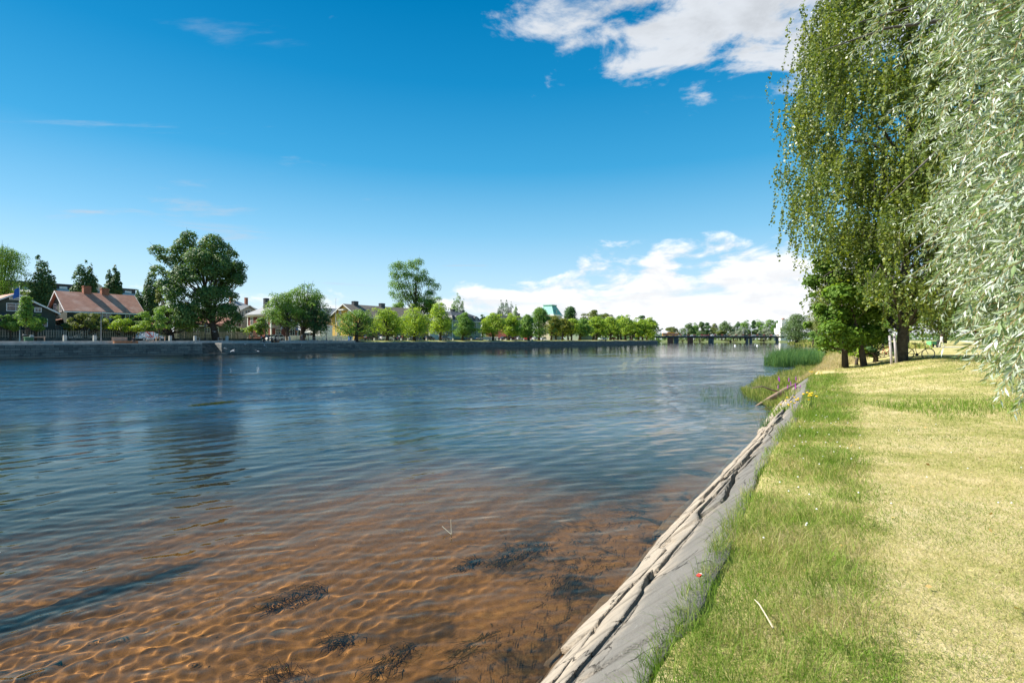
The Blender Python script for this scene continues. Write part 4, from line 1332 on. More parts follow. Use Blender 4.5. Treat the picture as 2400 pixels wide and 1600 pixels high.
# white tower house by the right end of the bridge
th = thing('white_tower_house', 'white stepped modern building behind the right end of the bridge', 'building', ((1829 - 1200) / F * 585, 585, 1.5))
u = 585 / F
M_WALLW = surf('white_render', (.78, .76, .70), (.72, .70, .65), .3, .8)
MB().box(0, 26 * u, 0, 14, -1, 30 * u).build('wall', M_WALLW, th)
MB().box(5 * u, 26 * u, 2, 14, 30 * u + .002, 42 * u).build('upper_wall', M_WALLW, th)
MB().box(8 * u, 22 * u, 4, 12, 42 * u + .002, 51 * u).build('top_wall', M_WALLW, th)
MB().box(11 * u, 15 * u, 4.5, 9, 51 * u + .002, 53.5 * u).build('roof_hatch', M_BRICK, th)
for i in range(3):
    for j in range(2):
        MB().box((1 + j * 3.2) * u, (3.4 + j * 3.2) * u, -.05, -.003, (8 + i * 8) * u, (11.5 + i * 8) * u).build('window', M_GLASS, th)
MB().box(-.3, 5 * u, -.3, 2, 30 * u + .003, 31 * u).build('balcony_edge', M_DARKR, th)
# white motor boat and slipway under the bridge
bt = thing('moored_boat', 'white boat moored under the right end of the bridge', 'boat', (ux(1805), 440, 0))
m = MB(); L = 24 * 440 / F
st = [(0, .02, .5), (.12, .8, .5), (.5, 1.3, .0), (.9, 1.2, .0), (1, 1.0, .05)]
vs = []
for t, w_, k_ in st:
    vs += [(t * L, -w_, 1.5 + .3 * (1 - t)), (t * L, -w_ * .6, -.2), (t * L, w_ * .6, -.2), (t * L, w_, 1.5 + .3 * (1 - t))]
fs = [(i * 4 + k, (i + 1) * 4 + k, (i + 1) * 4 + (k + 1) % 4, i * 4 + (k + 1) % 4) for i in range(4) for k in range(4)] + [(0, 1, 2, 3), (19, 18, 17, 16)]
m.add(vs, fs).build('hull', P_WHITE, bt)
MB().box(L * .35, L * .75, -.8, .8, 1.6, 2.3).build('cabin', P_WHITE, bt)
# two white buoys
for px, lb in ((1723, 'round white buoy floating left in mid river'), (1775, 'round white buoy floating right nearer the reeds')):
    Y = 3540 / 15.0
    bo = thing('buoy', lb, 'buoy', ((px - 1200) / F * Y, Y, 0), 0, 'white buoys on the river')
    MB().lathe([(.02, -.5), (.3, -.45), (.44, -.2), (.44, .1), (.34, .38), (.15, .5), (.02, .52)], 12).build('float', M_SIGNW, bo, True)
    MB().lathe([(.05, .5), (.05, .66), (.02, .68)], 8).build('eye', M_RAIL, bo)

# ------------------------------------------------------------------ trees
M_BARK = surf('brown_bark', (.085, .065, .048), (.05, .04, .03), 3, .95, .08)
M_BARKG = surf('grey_bark', (.13, .12, .10), (.08, .072, .06), 3, .95, .08)
LF = {
    'lime': leaf_mat('lime_leaves', [(.095, .177, .028), (.201, .319, .038), (.355, .472, .047), (.567, .639, .066)], .38, patch=.35),
    'mid': leaf_mat('green_leaves', [(.057, .142, .036), (.116, .232, .046), (.194, .322, .057), (.283, .411, .077)], .33, patch=.35),
    'dark': leaf_mat('dark_leaves', [(.029, .081, .033), (.053, .125, .044), (.091, .173, .053), (.133, .227, .068)], .25, patch=.3),
    'elm': leaf_mat('elm_leaves', [(.032, .088, .029), (.072, .149, .043), (.139, .228, .060), (.228, .312, .084)], .28, patch=.3),
    'olive': leaf_mat('olive_leaves', [(.075, .112, .030), (.128, .165, .042), (.180, .210, .053), (.225, .240, .075)], .35, patch=.5),
    'yellow': leaf_mat('yellowing_leaves', [(.085, .12, .02), (.15, .19, .025), (.24, .25, .035), (.33, .30, .06)], .38, patch=.5),
    'silver': leaf_mat('silver_willow_leaves', [(.149, .190, .121), (.230, .270, .184), (.310, .345, .247), (.414, .437, .345)], .25, patch=.5, tcol=(1.1, 1.2, .8)),
    'maple': leaf_mat('bright_maple_leaves', [(.045, .10, .016), (.095, .18, .024), (.16, .27, .034), (.25, .36, .06)], .4, patch=.8),
    'far': leaf_mat('distant_leaves', [(.056, .106, .041), (.089, .154, .056), (.138, .211, .073), (.194, .259, .097)], .3, patch=.12),
}


def leaf_quads(P, Nn, L, Wd, rng):
    """diamond leaves at points P facing roughly Nn"""
    n = len(P)
    a = rng.normal(size=(n, 3)); a -= Nn * (a * Nn).sum(1, keepdims=True)
    a /= np.linalg.norm(a, axis=1, keepdims=True) + 1e-9
    b = np.cross(Nn, a)
    L = L.reshape(-1, 1); Wd = Wd.reshape(-1, 1)
    V = np.stack([P - a * L * .5, P + b * Wd * .5 - Nn * L * .08, P + a * L * .5, P - b * Wd * .5 - Nn * L * .08], 1).reshape(-1, 3)
    return V, np.arange(n * 4).reshape(-1, 4)


def lobes_points(lobes, n, rng, shell=.55, up=.35):
    """points spread through a set of ellipsoid leaf clumps, thickest towards their upper outsides"""
    C = np.array([l[0] for l in lobes]); Rr = np.array([l[1] for l in lobes])
    wgt = (Rr[:, 0] * Rr[:, 2]) ** 1.0
    k = rng.choice(len(lobes), n, p=wgt / wgt.sum())
    d = rng.normal(size=(n, 3)); d /= np.linalg.norm(d, axis=1, keepdims=True)
    d[:, 2] = np.where((d[:, 2] < -.25) & (rng.random(n) < .55), -d[:, 2], d[:, 2])
    r = shell + (1.05 - shell) * rng.random(n) ** .6
    # small sub-clumps on each lobe
    q = np.sin(d[:, 0] * 7 + k * 1.7) * np.sin(d[:, 1] * 7 + k * 2.3) * np.sin(d[:, 2] * 6 + k)
    r = r * (1 + .16 * q)
    P = C[k] + d * Rr[k] * r[:, None]
    Nn = d + rng.normal(size=(n, 3)) * .45; Nn[:, 2] += up
    Nn /= np.linalg.norm(Nn, axis=1, keepdims=True)
    return P, Nn


def make_tree(name, label, base, lobes, n, leaf, mat, trunk_r, bark=None, group=None, lean=(0, 0), cat='tree', fork=.38, wl=.6, shell=.55, seed=1, limbs=True, stems=1):
    rng = np.random.default_rng(seed); g = random.Random(seed)
    t = thing(name, label, cat, base, 0, group)
    bz = base.z if hasattr(base, 'z') else base[2]
    C = [Vector(l[0]) for l in lobes]
    ztop = max(c.z for c in C); zlow = min(c.z - l[1][2] for c, l in zip(C, lobes))
    fz = max(zlow, ztop * fork * .5)
    m = MB()
    for sidx in range(stems):
        off = Vector((g.uniform(-.5, .5), g.uniform(-.5, .5), 0)) * (1.2 if stems > 1 else 0)
        tp = Vector((sum(c.x for c in C) / len(C), sum(c.y for c in C) / len(C), ztop * .86))
        pts = [off + Vector((0, 0, -.3))]
        for i in range(1, 6):
            f = i / 5
            p = off * (1 - f) + Vector((tp.x * f ** 1.3 + lean[0] * math.sin(f * PI) , tp.y * f ** 1.3 + lean[1] * math.sin(f * PI), ztop * .86 * f))
            pts.append(p + Vector((g.uniform(-1, 1), g.uniform(-1, 1), 0)) * trunk_r * .5)
        rad = [trunk_r * x for x in (1.35, .95, .75, .52, .30, .10)]
        m.tube(pts, rad, 7)
    if limbs:
        for c, l in zip(C, lobes):
            f = max(.18, min(.85, (c.z - l[1][2] * .5) / ztop * .62))
            i = f * 5; k = min(4, int(i)); p0 = pts[k].lerp(pts[k + 1], i - k)
            mid = p0.lerp(c, .5) + Vector((0, 0, -.08 * (c - p0).length))
            r0 = trunk_r * .27
            m.tube([p0, mid, c, c + (c - mid) * .35], [r0, r0 * .65, r0 * .32, r0 * .08], 5, False)
    m.build('trunk', bark or M_BARK, t, True)
    P, Nn = lobes_points(lobes, n, rng, shell)
    L = leaf * (.7 + .6 * rng.random(n))
    V, Fq = leaf_quads(P, Nn, L, L * wl, rng)
    cr = link('crown', np_mesh('crown', V, Fq, mat), t)
    cr['kind'] = 'stuff'
    return t


def round_lobes(cx, z0, z1, rx, ry, n, seed, shape='round', cy=0.0, lob=.42):
    """leaf clumps filling a crown of half width rx between heights z0 and z1"""
    g = random.Random(seed); out = []
    H = z1 - z0
    i = 0
    while len(out) < n and i < 4000:
        i += 1
        f = g.random()
        if shape == 'round':
            w = math.sqrt(max(.02, 1 - (2 * f - .92) ** 2 / 1.18))
        elif shape == 'dome':
            w = math.sqrt(max(.02, 1 - (f * .98) ** 2.2)) * (.75 + .25 * min(1, f * 4))
        elif shape == 'cone':
            w = (1 - f) ** .8 * .95 + .06
        else:
            w = min(1.0, .45 + f * 2.2) * math.sqrt(max(.02, 1 - f ** 3))
        a = g.random() * 2 * PI; rr = g.random() ** .38
        r = lob * min(rx, H * .5) * g.uniform(.45, 1.25)
        x = math.cos(a) * rr * max(0, w * rx - r * .8); y = math.sin(a) * rr * max(0, w * ry - r * .8)
        z = z0 + r * .6 + f * max(.1, H - 1.5 * r)
        out.append((Vector((cx + x, cy + y, z)), (r * g.uniform(.9, 1.25), r * g.uniform(.9, 1.25), r * g.uniform(.7, .95))))
    if shape == 'dome':          # stray boughs that break the outline
        for j in range(max(3, n // 4)):
            a = g.random() * 2 * PI; f = g.uniform(.12, .98); w = math.sqrt(max(.03, 1 - f ** 2.2)) * g.uniform(.9, 1.12)
            r = lob * min(rx, H * .5) * g.uniform(.28, .55)
            out.append((Vector((cx + math.cos(a) * w * rx, cy + math.sin(a) * w * ry, z0 + f * H * g.uniform(.95, 1.04))), (r * 1.3, r * 1.3, r * .75)))
    return out


def tree_px(name, label, pxt, b, pxl, pxr, pyt, pyb, n, kind, nl=14, shape='round', leaf=None, group=None, seed=None, zg=None, tr=None, Y=None, gz=None, cat='tree', lob=.42, shell=.55, bark=None, lean=(0, 0), ry=None):
    """tree on the far bank from the span of its crown in the photograph"""
    seed = seed if seed is not None else int(pxl * 7 + pyt)
    if Y is None:
        Y = Yof(pxt, b); base = W(Sof(pxt, b), b, ZG if zg is None else zg)
    else:
        base = Vector(((pxt - 1200) / F * Y, Y, gz))
    k = Y / F
    rx = (pxr - pxl) / 2 * k * (1.3 if shape == 'dome' else 1.12)
    cx = ((pxl + pxr) / 2 - pxt) * k
    z1 = Zof(pyt, Y) - base.z; z0 = Zof(pyb, Y) - base.z
    lb = round_lobes(cx, max(z0, .0), z1, rx, ry or rx, int(nl * 1.9), seed, shape, 0, lob)
    n = int(n * 1.3)
    leaf = leaf or max(.26, 3.0 * k)
    return make_tree(name, label, base, lb, n, leaf, LF[kind], tr or max(.1, rx * .075), group=group, seed=seed, cat=cat, shell=shell, bark=bark, lean=lean)


G1 = 'clipped limes along the far quay'
rowt = [  # trunk px, crown left, right, top row, bottom row, kind, label
    (834, 790, 878, 722, 790, 'mid', 'dark green round tree before the gable of the yellow house'),
    (907, 868, 942, 722, 784, 'lime', 'yellow green lime with a forked trunk before the yellow house'),
    (971, 934, 1006, 718, 786, 'lime', 'yellow green lime right of the one with the forked trunk'),
    (1032, 1003, 1058, 707, 786, 'lime', 'tall slim lime left of the sage green house'),
    (1083, 1060, 1112, 733, 785, 'mid', 'small dark green tree in front of the sage green house'),
    (1155, 1129, 1183, 733, 785, 'lime', 'yellow green lime right of the sage green house'),
    (1192, 1177, 1218, 735, 784, 'lime', 'bright lime below the pair of distant poplars'),
    (1239, 1217, 1254, 738, 787, 'mid', 'pale green tree left of the tallest lime of the row'),
    (1263, 1240, 1292, 720, 786, 'mid', 'tallest green tree of the quay row'),
    (1291, 1284, 1314, 740, 785, 'yellow', 'yellowing lime right of the tallest tree of the row'),
    (1317, 1304, 1338, 746, 785, 'yellow', 'brownish yellow lime below the copper tower'),
    (1339, 1326, 1358, 746, 784, 'lime', 'lime right below the round dark tree'),
    (1357, 1349, 1384, 748, 784, 'mid', 'shaded green tree in the middle of the far row'),
    (1397, 1378, 1422, 740, 786, 'lime', 'broad bright lime in the right part of the far row'),
    (1430, 1412, 1448, 742, 784, 'lime', 'bright lime beside the broad one of the far row'),
    (1466, 1442, 1482, 741, 784, 'lime', 'domed lime before the dark red car'),
    (1480, 1474, 1506, 749, 785, 'lime', 'low bright lime near the end of the far row'),
    (1496, 1490, 1520, 750, 785, 'lime', 'second tree from the end of the far row'),
    (1516, 1504, 1541, 744, 790, 'lime', 'last green tree at the tip of the far row')]
for i, (pt, a, c, t0, t1, kd, lb) in enumerate(rowt):
    nn = 5200 if i < 9 else 3200
    wd = 0 if i < 9 else 4
    tree_px('lime_tree', lb, pt, 4.6, a - wd, c + wd, t0 - 2, t1 + 4, nn, kd, 20, 'dome', group=G1, seed=100 + i)
for i in range(8):
    px = 1303 + i * 29
    tree_px('street_tree', '%s tree from the left of the rear row behind the far limes' % ORD[i], px, 17, px - 20, px + 20, 750 - (i % 3) * 3, 790, 2000, ('mid', 'lime', 'dark')[i % 3], 9, 'dome', group='rear row of street trees', seed=160 + i)
# the small street tree of the row on its own trunk
tree_px('lime_tree', 'slim young tree standing before the brown roofed house', 1210, 7, 1200, 1222, 752, 786, 1400, 'mid', 8, 'dome', seed=140)

# left part: individual trees
tree_px('maple_tree', 'left maple of the pair by the red house', 676, 7, 626, 704, 678, 772, 6500, 'mid', 20, 'dome', seed=201, lob=.36)
tree_px('maple_tree', 'tallest maple before the red house', 709, 9, 664, 766, 662, 768, 8500, 'mid', 26, 'dome', seed=202, lob=.34)
tree_px('maple_tree', 'dark right-hand maple before the white shed', 735, 6, 704, 770, 700, 784, 6000, 'dark', 18, 'dome', seed=203, lob=.36)
# great elm
Y = Yof(500, 12); k = Y / F
lobes = []
for (px, py, rx, rz) in ((440, 556, 16, 14), (425, 575, 22, 18), (460, 578, 22, 20), (495, 566, 22, 16), (515, 585, 20, 18), (405, 590, 20, 16), (381, 592, 17, 13), (375, 606, 12, 9), (398, 612, 20, 15), (440, 610, 28, 22),
                         (480, 612, 28, 24), (520, 618, 22, 20), (385, 637, 15, 11), (378, 642, 10, 8), (408, 650, 22, 18), (450, 652, 30, 24), (495, 655, 30, 24), (535, 645, 18, 16), (548, 655, 14, 12), (556, 662, 8, 8), (400, 672, 20, 16), (430, 690, 26, 20),
                         (470, 700, 28, 24), (508, 695, 26, 22), (535, 690, 15, 16), (425, 725, 24, 20), (460, 740, 26, 22), (500, 735, 24, 20), (535, 728, 20, 18), (545, 748, 13, 14), (440, 765, 18, 12), (530, 762, 14, 12), (395, 700, 12, 12)):
    lobes.append((Vector(((px - 503) * k, rnd.uniform(-3.5, 3.5) * (1 if rx > 14 else .4), Zof(py, Y) - ZG)), (rx * k * 1.1, rx * k * 1.15, rz * k * 1.12)))
for i in range(26):
    px = rnd.uniform(400, 535); py = rnd.uniform(590, 755); r_ = rnd.uniform(14, 24)
    lobes.append((Vector(((px - 503) * k, rnd.uniform(-5, 5), Zof(py, Y) - ZG)), (r_ * k, r_ * k, r_ * k * .8)))
elm = make_tree('elm_tree', 'huge dark green elm towering over the far bank', W(Sof(508, 12), 12, ZG), lobes, 42000, .45, LF['elm'], .62, seed=7, lean=(-.9, 0), shell=.5)
# poplars
def poplar(label, b, spires, pyb, kind='dark', n=5200):
    px0 = spires[0][0]
    Y = Yof(px0, b); k = Y / F
    lobes = []
    g = random.Random(int(px0))
    for (px, pyt, w) in spires:
        zt = Zof(pyt, Y) - ZG; zb_ = Zof(pyb, Y) - ZG
        m = max(6, int((zt - zb_) / (w * k * .55)))
        for i in range(m):
            f = i / (m - 1)
            r = w * k * .62 * (1 - f ** 2.6 * .78) * g.uniform(.85, 1.12)
            lobes.append((Vector(((px - px0) * k + g.uniform(-.22, .22) * w * k, g.uniform(-.2, .2) * w * k, zb_ + (zt - zb_) * f * .97)), (r, r, r * 1.5)))
    return make_tree('poplar_tree', label, W(Sof(px0, b), b, ZG), lobes, int(n * 1.4), .44, LF[kind], .35, seed=int(px0), group='columnar poplars behind the houses', limbs=False)
poplar('two-tipped poplar between the two green houses', 38, [(98, 601, 34), (118, 634, 26), (86, 660, 24)], 720)
poplar('broad poplar left behind the red tiled roof', 40, [(196, 611, 30), (212, 617, 20), (180, 668, 22), (222, 660, 16)], 710)
poplar('split poplar right behind the red tiled roof', 40, [(271, 621, 16), (257, 634, 24), (278, 655, 14)], 710)
poplar('lobed poplar left of the big elm', 38, [(356, 630, 28), (342, 660, 16), (328, 682, 20), (364, 650, 14)], 740)
poplar('poplar above the roof of the sage green house', 50, [(1072, 687, 17), (1084, 700, 12), (1064, 700, 12)], 750, 'mid', 3000)
poplar('left one of the distant pair of poplars', 60, [(1175, 703, 15), (1169, 715, 8)], 760, 'dark', 2600)
poplar('right one of the distant pair of poplars', 60, [(1188, 703, 14), (1198, 706, 10)], 760, 'dark', 2600)
poplar('thin poplar right of the distant pair', 60, [(1208, 714, 9)], 760, 'mid', 1400)
# crown at the left edge
tree_px('ash_tree', 'big light green tree at the left edge behind the houses', 4, 42, -62, 68, 572, 720, 14000, 'mid', 30, 'round', seed=301, lob=.36)
tree_px('young_tree', 'young tree on the far promenade before the left green house', 63, 6.5, 38, 84, 690, 772, 2600, 'mid', 12, 'cone', seed=302, tr=.12)
tree_px('round_bush', 'dark round bush right of the young tree at far left', 84, 17, 64, 106, 735, 776, 2200, 'mid', 8, 'dome', seed=303, cat='bush')
tree_px('round_bush', 'dark round bush at the far left before the porch', 24, 17, 8, 46, 732, 776, 2200, 'mid', 8, 'dome', seed=304, cat='bush')
tree_px('broad_bush', 'olive coloured broad bush before the long green house', 200, 19, 166, 238, 731, 777, 3600, 'olive', 14, 'dome', seed=305, cat='bush')
tree_px('broad_bush', 'low olive bush left of the broad olive one', 160, 19, 147, 178, 754, 777, 1200, 'olive', 7, 'dome', seed=306, cat='bush')
tree_px('broad_bush', 'yellow green bush before the right half of the long green house', 285, 19, 238, 336, 738, 778, 4400, 'lime', 16, 'dome', seed=307, cat='bush')
tree_px('chestnut_tree', 'round chestnut with a yellowing top left of the big elm', 405, 17, 335, 436, 714, 780, 6500, 'mid', 20, 'dome', seed=308, lob=.36)
tree_px('young_tree', 'slim young tree right of the cable warning sign', 372, 5.6, 357, 391, 722, 772, 1500, 'mid', 8, 'round', seed=309, tr=.10)
tree_px('willow_tree', 'pale loose tree squeezed between poplar and elm', 380, 30, 366, 396, 662, 745, 2500, 'olive', 10, 'round', seed=310)
tree_px('dark_shrub', 'dense dark green round shrub behind the picket fence', 557, 20, 543, 571, 767, 784, 900, 'dark', 6, 'dome', seed=311, cat='bush')
tree_px('bright_bush', 'bright yellow green bush left of the red house', 592, 20, 569, 616, 761, 786, 1800, 'lime', 9, 'dome', seed=312, cat='bush')
tree_px('young_tree', 'small dark tree at the left corner of the red house', 613, 17, 597, 630, 742, 785, 1800, 'mid', 9, 'round', seed=313, tr=.1)
tree_px('thuja', 'narrow dark thuja between the red house and its annexe', 703, 21, 698, 707, 768, 788, 700, 'dark', 5, 'cone', seed=314, cat='bush')
# tall open tree behind the yellow house
Y = Yof(972, 30); k = Y / F
lobes = []
for (px, py, rx, rz) in ((965, 622, 15, 10), (985, 618, 13, 9), (945, 632, 16, 11), (995, 640, 10, 9), (928, 648, 14, 10), (958, 650, 20, 13), (985, 652, 15, 12), (920, 668, 13, 10), (942, 672, 20, 13), (970, 676, 20, 14),
                         (915, 688, 9, 8), (932, 696, 18, 12), (960, 702, 20, 13), (985, 700, 16, 12), (1008, 668, 16, 9), (1024, 674, 12, 9), (1012, 690, 14, 11), (1000, 712, 18, 13), (930, 718, 16, 10), (975, 725, 22, 13), (1025, 700, 9, 7)):
    lobes.append((Vector(((px - 972) * k, rnd.uniform(-3, 3), Zof(py, Y) - ZG)), (rx * k * 1.08, rx * k * 1.1, rz * k * 1.15)))
for i in range(26):
    py = rnd.uniform(622, 735); hw_ = 58 * math.sin(min(1, (py - 605) / 60) * PI / 2)
    px = 962 + rnd.uniform(-1, 1) * hw_ * .85 + (py - 650) * .12; r_ = rnd.uniform(9, 17)
    lobes.append((Vector(((px - 972) * k, rnd.uniform(-4, 4), Zof(py, Y) - ZG)), (r_ * k, r_ * k, r_ * k * .8)))
make_tree('open_ash_tree', 'tall open crowned tree rising behind the yellow house', W(Sof(972, 30), 30, ZG), lobes, 21000, .42, LF['mid'], .5, seed=9, shell=.3, stems=2)
tree_px('dark_tree', 'dark tree low behind the roof end of the yellow house', 935, 38, 915, 965, 700, 775, 2600, 'dark', 10, 'round', seed=320)
tree_px('dark_tree', 'dark tree behind the limes left of the sage green house', 1004, 28, 985, 1030, 702, 780, 3000, 'dark', 10, 'round', seed=321)
tree_px('round_tree', 'round dark tree right of the copper tower', 1337, 60, 1317, 1358, 717, 775, 3600, 'dark', 12, 'round', seed=322)
tree_px('round_tree', 'broad green tree behind the middle of the far row', 1392, 40, 1359, 1428, 724, 780, 4200, 'olive', 14, 'dome', seed=323)
tree_px('round_tree', 'darker tree right behind the broad green one', 1412, 50, 1395, 1430, 729, 780, 2000, 'dark', 8, 'dome', seed=324)
tree_px('round_tree', 'blue green tree behind the bright limes of the far row', 1456, 40, 1430, 1480, 737, 780, 2600, 'mid', 10, 'dome', seed=325)
tree_px('round_tree', 'dark topped tree behind the end of the far row', 1505, 30, 1493, 1516, 736, 780, 1600, 'dark', 7, 'dome', seed=326)
tree_px('round_tree', 'small tree behind the gap right of the sage green house', 1130, 40, 1120, 1146, 737, 785, 1500, 'dark', 7, 'dome', seed=327)
tree_px('shore_bush', 'low green bush at the tip of the far quay', 1541, 2, 1532, 1549, 792, 803, 900, 'mid', 7, 'dome', seed=328, zg=.9, cat='bush', leaf=.5)
tree_px('shore_bush', 'rounded bush near the end of the quay row', 1530, 5, 1520, 1540, 780, 797, 900, 'mid', 7, 'dome', seed=329, cat='bush', leaf=.5)

# trees beyond the bridge
GF = 'trees beyond the bridge'
fart = [(1571, 768, 1554, 1592, 'olive', 'low rounded tree above the bus beyond the bridge'), (1612, 759, 1595, 1632, 'far', 'leftmost tall tree beyond the bridge'), (1628, 757, 1618, 1640, 'mid', 'tree with a small dark tip beyond the bridge'), (1645, 757, 1636, 1654, 'far', 'pale round tree beyond the bridge'),
        (1657, 758, 1648, 1667, 'dark', 'dark narrow tree beyond the bridge'), (1672, 762, 1664, 1686, 'olive', 'olive tree left of the broad dome beyond the bridge'), (1700, 755, 1678, 1718, 'far', 'broad domed tree above the white van'), (1719, 765, 1708, 1729, 'silver', 'silvery small tree beyond the bridge'),
        (1728, 758, 1720, 1740, 'dark', 'dark tree between the domes beyond the bridge'), (1746, 754, 1733, 1758, 'mid', 'rounded green tree above the middle bridge lamp'), (1766, 753, 1758, 1776, 'dark', 'slim dark purple green tree beyond the bridge'), (1783, 750, 1764, 1800, 'mid', 'large domed tree right of the slim dark one'),
        (1806, 748, 1788, 1822, 'mid', 'tallest domed tree beyond the bridge'), (1822, 750, 1808, 1838, 'dark', 'dark tree left of the white building'), (1794, 770, 1778, 1812, 'silver', 'silvery willow low at the far shore'), (1735, 770, 1722, 1752, 'silver', 'second silvery willow low at the far shore'),
        (1692, 776, 1676, 1706, 'olive', 'bushy olive tree at the far shore below the van'), (1762, 776, 1748, 1778, 'far', 'bushy green tree at the far shore right of the lamp')]
for i, (px, t0, a, c, kd, lb) in enumerate(fart):
    Y = (640 + 25 * (i % 3)) if i < 14 else 600
    tree_px('distant_tree', lb, px, 0, a, c, t0 - 3, 793, 2200, kd, 11, 'dome', group=GF, Y=Y, gz=1.7, seed=400 + i, leaf=1.25)
# long wooded skyline further off, one mass
P = []
rng = np.random.default_rng(77)
nb = 14000
X = rng.uniform(-700, 1500, nb); Yk = rng.uniform(760, 980, nb)
hh = 11 + 5 * vnoise(X, Yk, 31, .03, 3) + 3 * vnoise(X, Yk, 32, .12, 2)
Z = 1 + hh * rng.random(nb) ** .5
Pn = np.stack([X, Yk, Z], 1); Nn = rng.normal(size=(nb, 3)); Nn[:, 2] += .6; Nn[:, 1] -= .4; Nn /= np.linalg.norm(Nn, axis=1, keepdims=True)
V, Fq = leaf_quads(Pn, Nn, np.full(nb, 4.4), np.full(nb, 3.4), rng)
wood = link('distant_wood', np_mesh('distant_wood', V, Fq, LF['far']))
struct(wood, 'stuff'); tag(wood, 'low belt of distant wood along the horizon', 'wood')
# shrubs on the far shore under the bridge
for i, (px, a, c, t0) in enumerate(((1600, 1588, 1612, 793), (1640, 1625, 1655, 793), (1712, 1692, 1735, 793), (1790, 1775, 1806, 792))):
    tree_px('shore_bush', '%s green bush from the left on the far shore seen under the bridge' % ORD[i], px, 0, a, c, t0, 801, 700, 'olive', 7, 'dome', Y=572, gz=.6, seed=450 + i, leaf=.8, cat='bush', group='bushes seen under the bridge')

# right bank, far to near
tree_px('bank_tree', 'large rounded green tree at the right bank before the bridge end', 1868, 0, 1826, 1910, 732, 802, 7500, 'far', 20, 'round', Y=300, gz=.9, seed=501, leaf=.62)
tree_px('bank_tree', 'light green tree right of the rounded one on the right bank', 1915, 0, 1893, 1942, 715, 802, 5200, 'olive', 16, 'round', Y=230, gz=1.2, seed=502, leaf=.5)
tree_px('bank_tree', 'small green bush at the waterline of the right bank', 1905, 0, 1893, 1922, 772, 803, 1500, 'mid', 8, 'dome', Y=210, gz=.8, seed=503, leaf=.4, cat='bush')
tree_px('bank_willow', 'tall grey green willow on the right bank', 1938, 0, 1903, 1984, 655, 800, 13000, 'olive', 26, 'round', Y=150, gz=1.4, seed=504, leaf=.36)
tree_px('bank_willow', 'silvery willow just behind the bright maple', 1964, 0, 1932, 1998, 690, 808, 9000, 'silver', 18, 'round', Y=100, gz=1.5, seed=505, leaf=.28)
for i, (px, a, c, t0, Y, kd, lb) in enumerate(((2120, 2040, 2210, 640, 130, 'mid', 'big green park tree behind the birch'), (2300, 2190, 2420, 600, 140, 'dark', 'big dark park tree at the right behind the willow'), (2210, 2150, 2290, 690, 175, 'olive', 'far park tree over the path'), (2050, 2000, 2110, 700, 150, 'mid', 'park tree behind the maple'))):
    tree_px('park_tree', lb, px, 0, a, c, t0, 792, 6000, kd, 18, 'round', Y=Y, gz=1.9, seed=520 + i, leaf=.5)
# bright broad-leaved maple beside the birch: big leaf sprays
Y = 32.0; k = Y / F; lobes = []
for (px, py, rx) in ((1962, 622, 24), (1938, 655, 22), (1985, 652, 30), (1952, 692, 32), (1922, 722, 15), (1998, 700, 36), (2040, 680, 28), (1958, 742, 36), (2008, 752, 38), (1932, 772, 26), (1980, 790, 34), (2040, 785, 32), (1955, 812, 20), (2052, 735, 30), (1915, 690, 9), (1912, 760, 10), (1925, 800, 16), (2005, 812, 24), (2060, 640, 24), (2020, 625, 26), (1946, 605, 10)):
    lobes.append((Vector(((px - 1998) * k, rnd.uniform(-1.2, 1.6), Zof(py, Y) - 1.3)), (rx * k * 1.05, rx * k * 1.05, rx * k * .78)))
make_tree('maple_tree', 'bright green broad-leaved maple under the left side of the birch', Vector(((1998 - 1200) / F * Y, Y, 1.3)), lobes, 15000, .24, LF['maple'], .16, seed=530, shell=.35, stems=2)
tree_px('dark_shrub', 'dark green spreading shrub at the foot of the maple', 2052, 0, 1993, 2100, 782, 836, 5000, 'dark', 16, 'dome', Y=35, gz=1.45, seed=531, leaf=.13, cat='bush', lob=.36)
tree_px('bright_bush', 'low bright leafy bush in front of the dark shrub', 2008, 0, 1992, 2040, 812, 838, 1400, 'lime', 8, 'dome', Y=34, gz=1.35, seed=532, leaf=.13, cat='bush')

# ------------------------------------------------------------------ weeping birch
M_BIRCH = leaf_mat('birch_leaves', [(.050, .092, .016), (.11, .165, .026), (.20, .245, .045), (.36, .38, .11)], .38, patch=.55, spec=.5, rough=.4)
M_BBARK = surf('dark_birch_bark', (.10, .09, .075), (.05, .045, .04), 4, .9, .10)
rng = np.random.default_rng(12); g = random.Random(12)
bb = Vector((23.6, 31.0, float(lawn_z(23.6, 31.0))))
birch = thing('weeping_birch', 'tall weeping birch with hanging strands at the right edge of the lawn', 'tree', bb)
m = MB()
tr = [Vector((0, 0, -.2)), Vector((.05, 0, 2)), Vector((.3, .1, 6)), Vector((.5, .1, 11)), Vector((.4, 0, 17)), Vector((.6, 0, 24))]
m.tube(tr, [.34, .25, .22, .18, .11, .03], 10)
limbs = []
for i in range(34):
    f = g.uniform(.16, .92); k = min(4, int(f * 5)); p0 = tr[k].lerp(tr[k + 1], f * 5 - k)
    a = g.uniform(0, 2 * PI); reach = g.uniform(4.2, 7.2) * (1 - .55 * max(0, f - .45))
    d = Vector((math.cos(a), math.sin(a), 0))
    pts = [p0, p0 + d * reach * .4 + Vector((0, 0, reach * .38)), p0 + d * reach * .78 + Vector((0, 0, reach * .48)), p0 + d * reach + Vector((0, 0, reach * .36))]
    m.tube(pts, [.11, .07, .035, .012], 5, False)
    limbs.append(pts)
m.build('trunk', M_BBARK, birch, True)
Pl, strand = [], MB()
clus = []
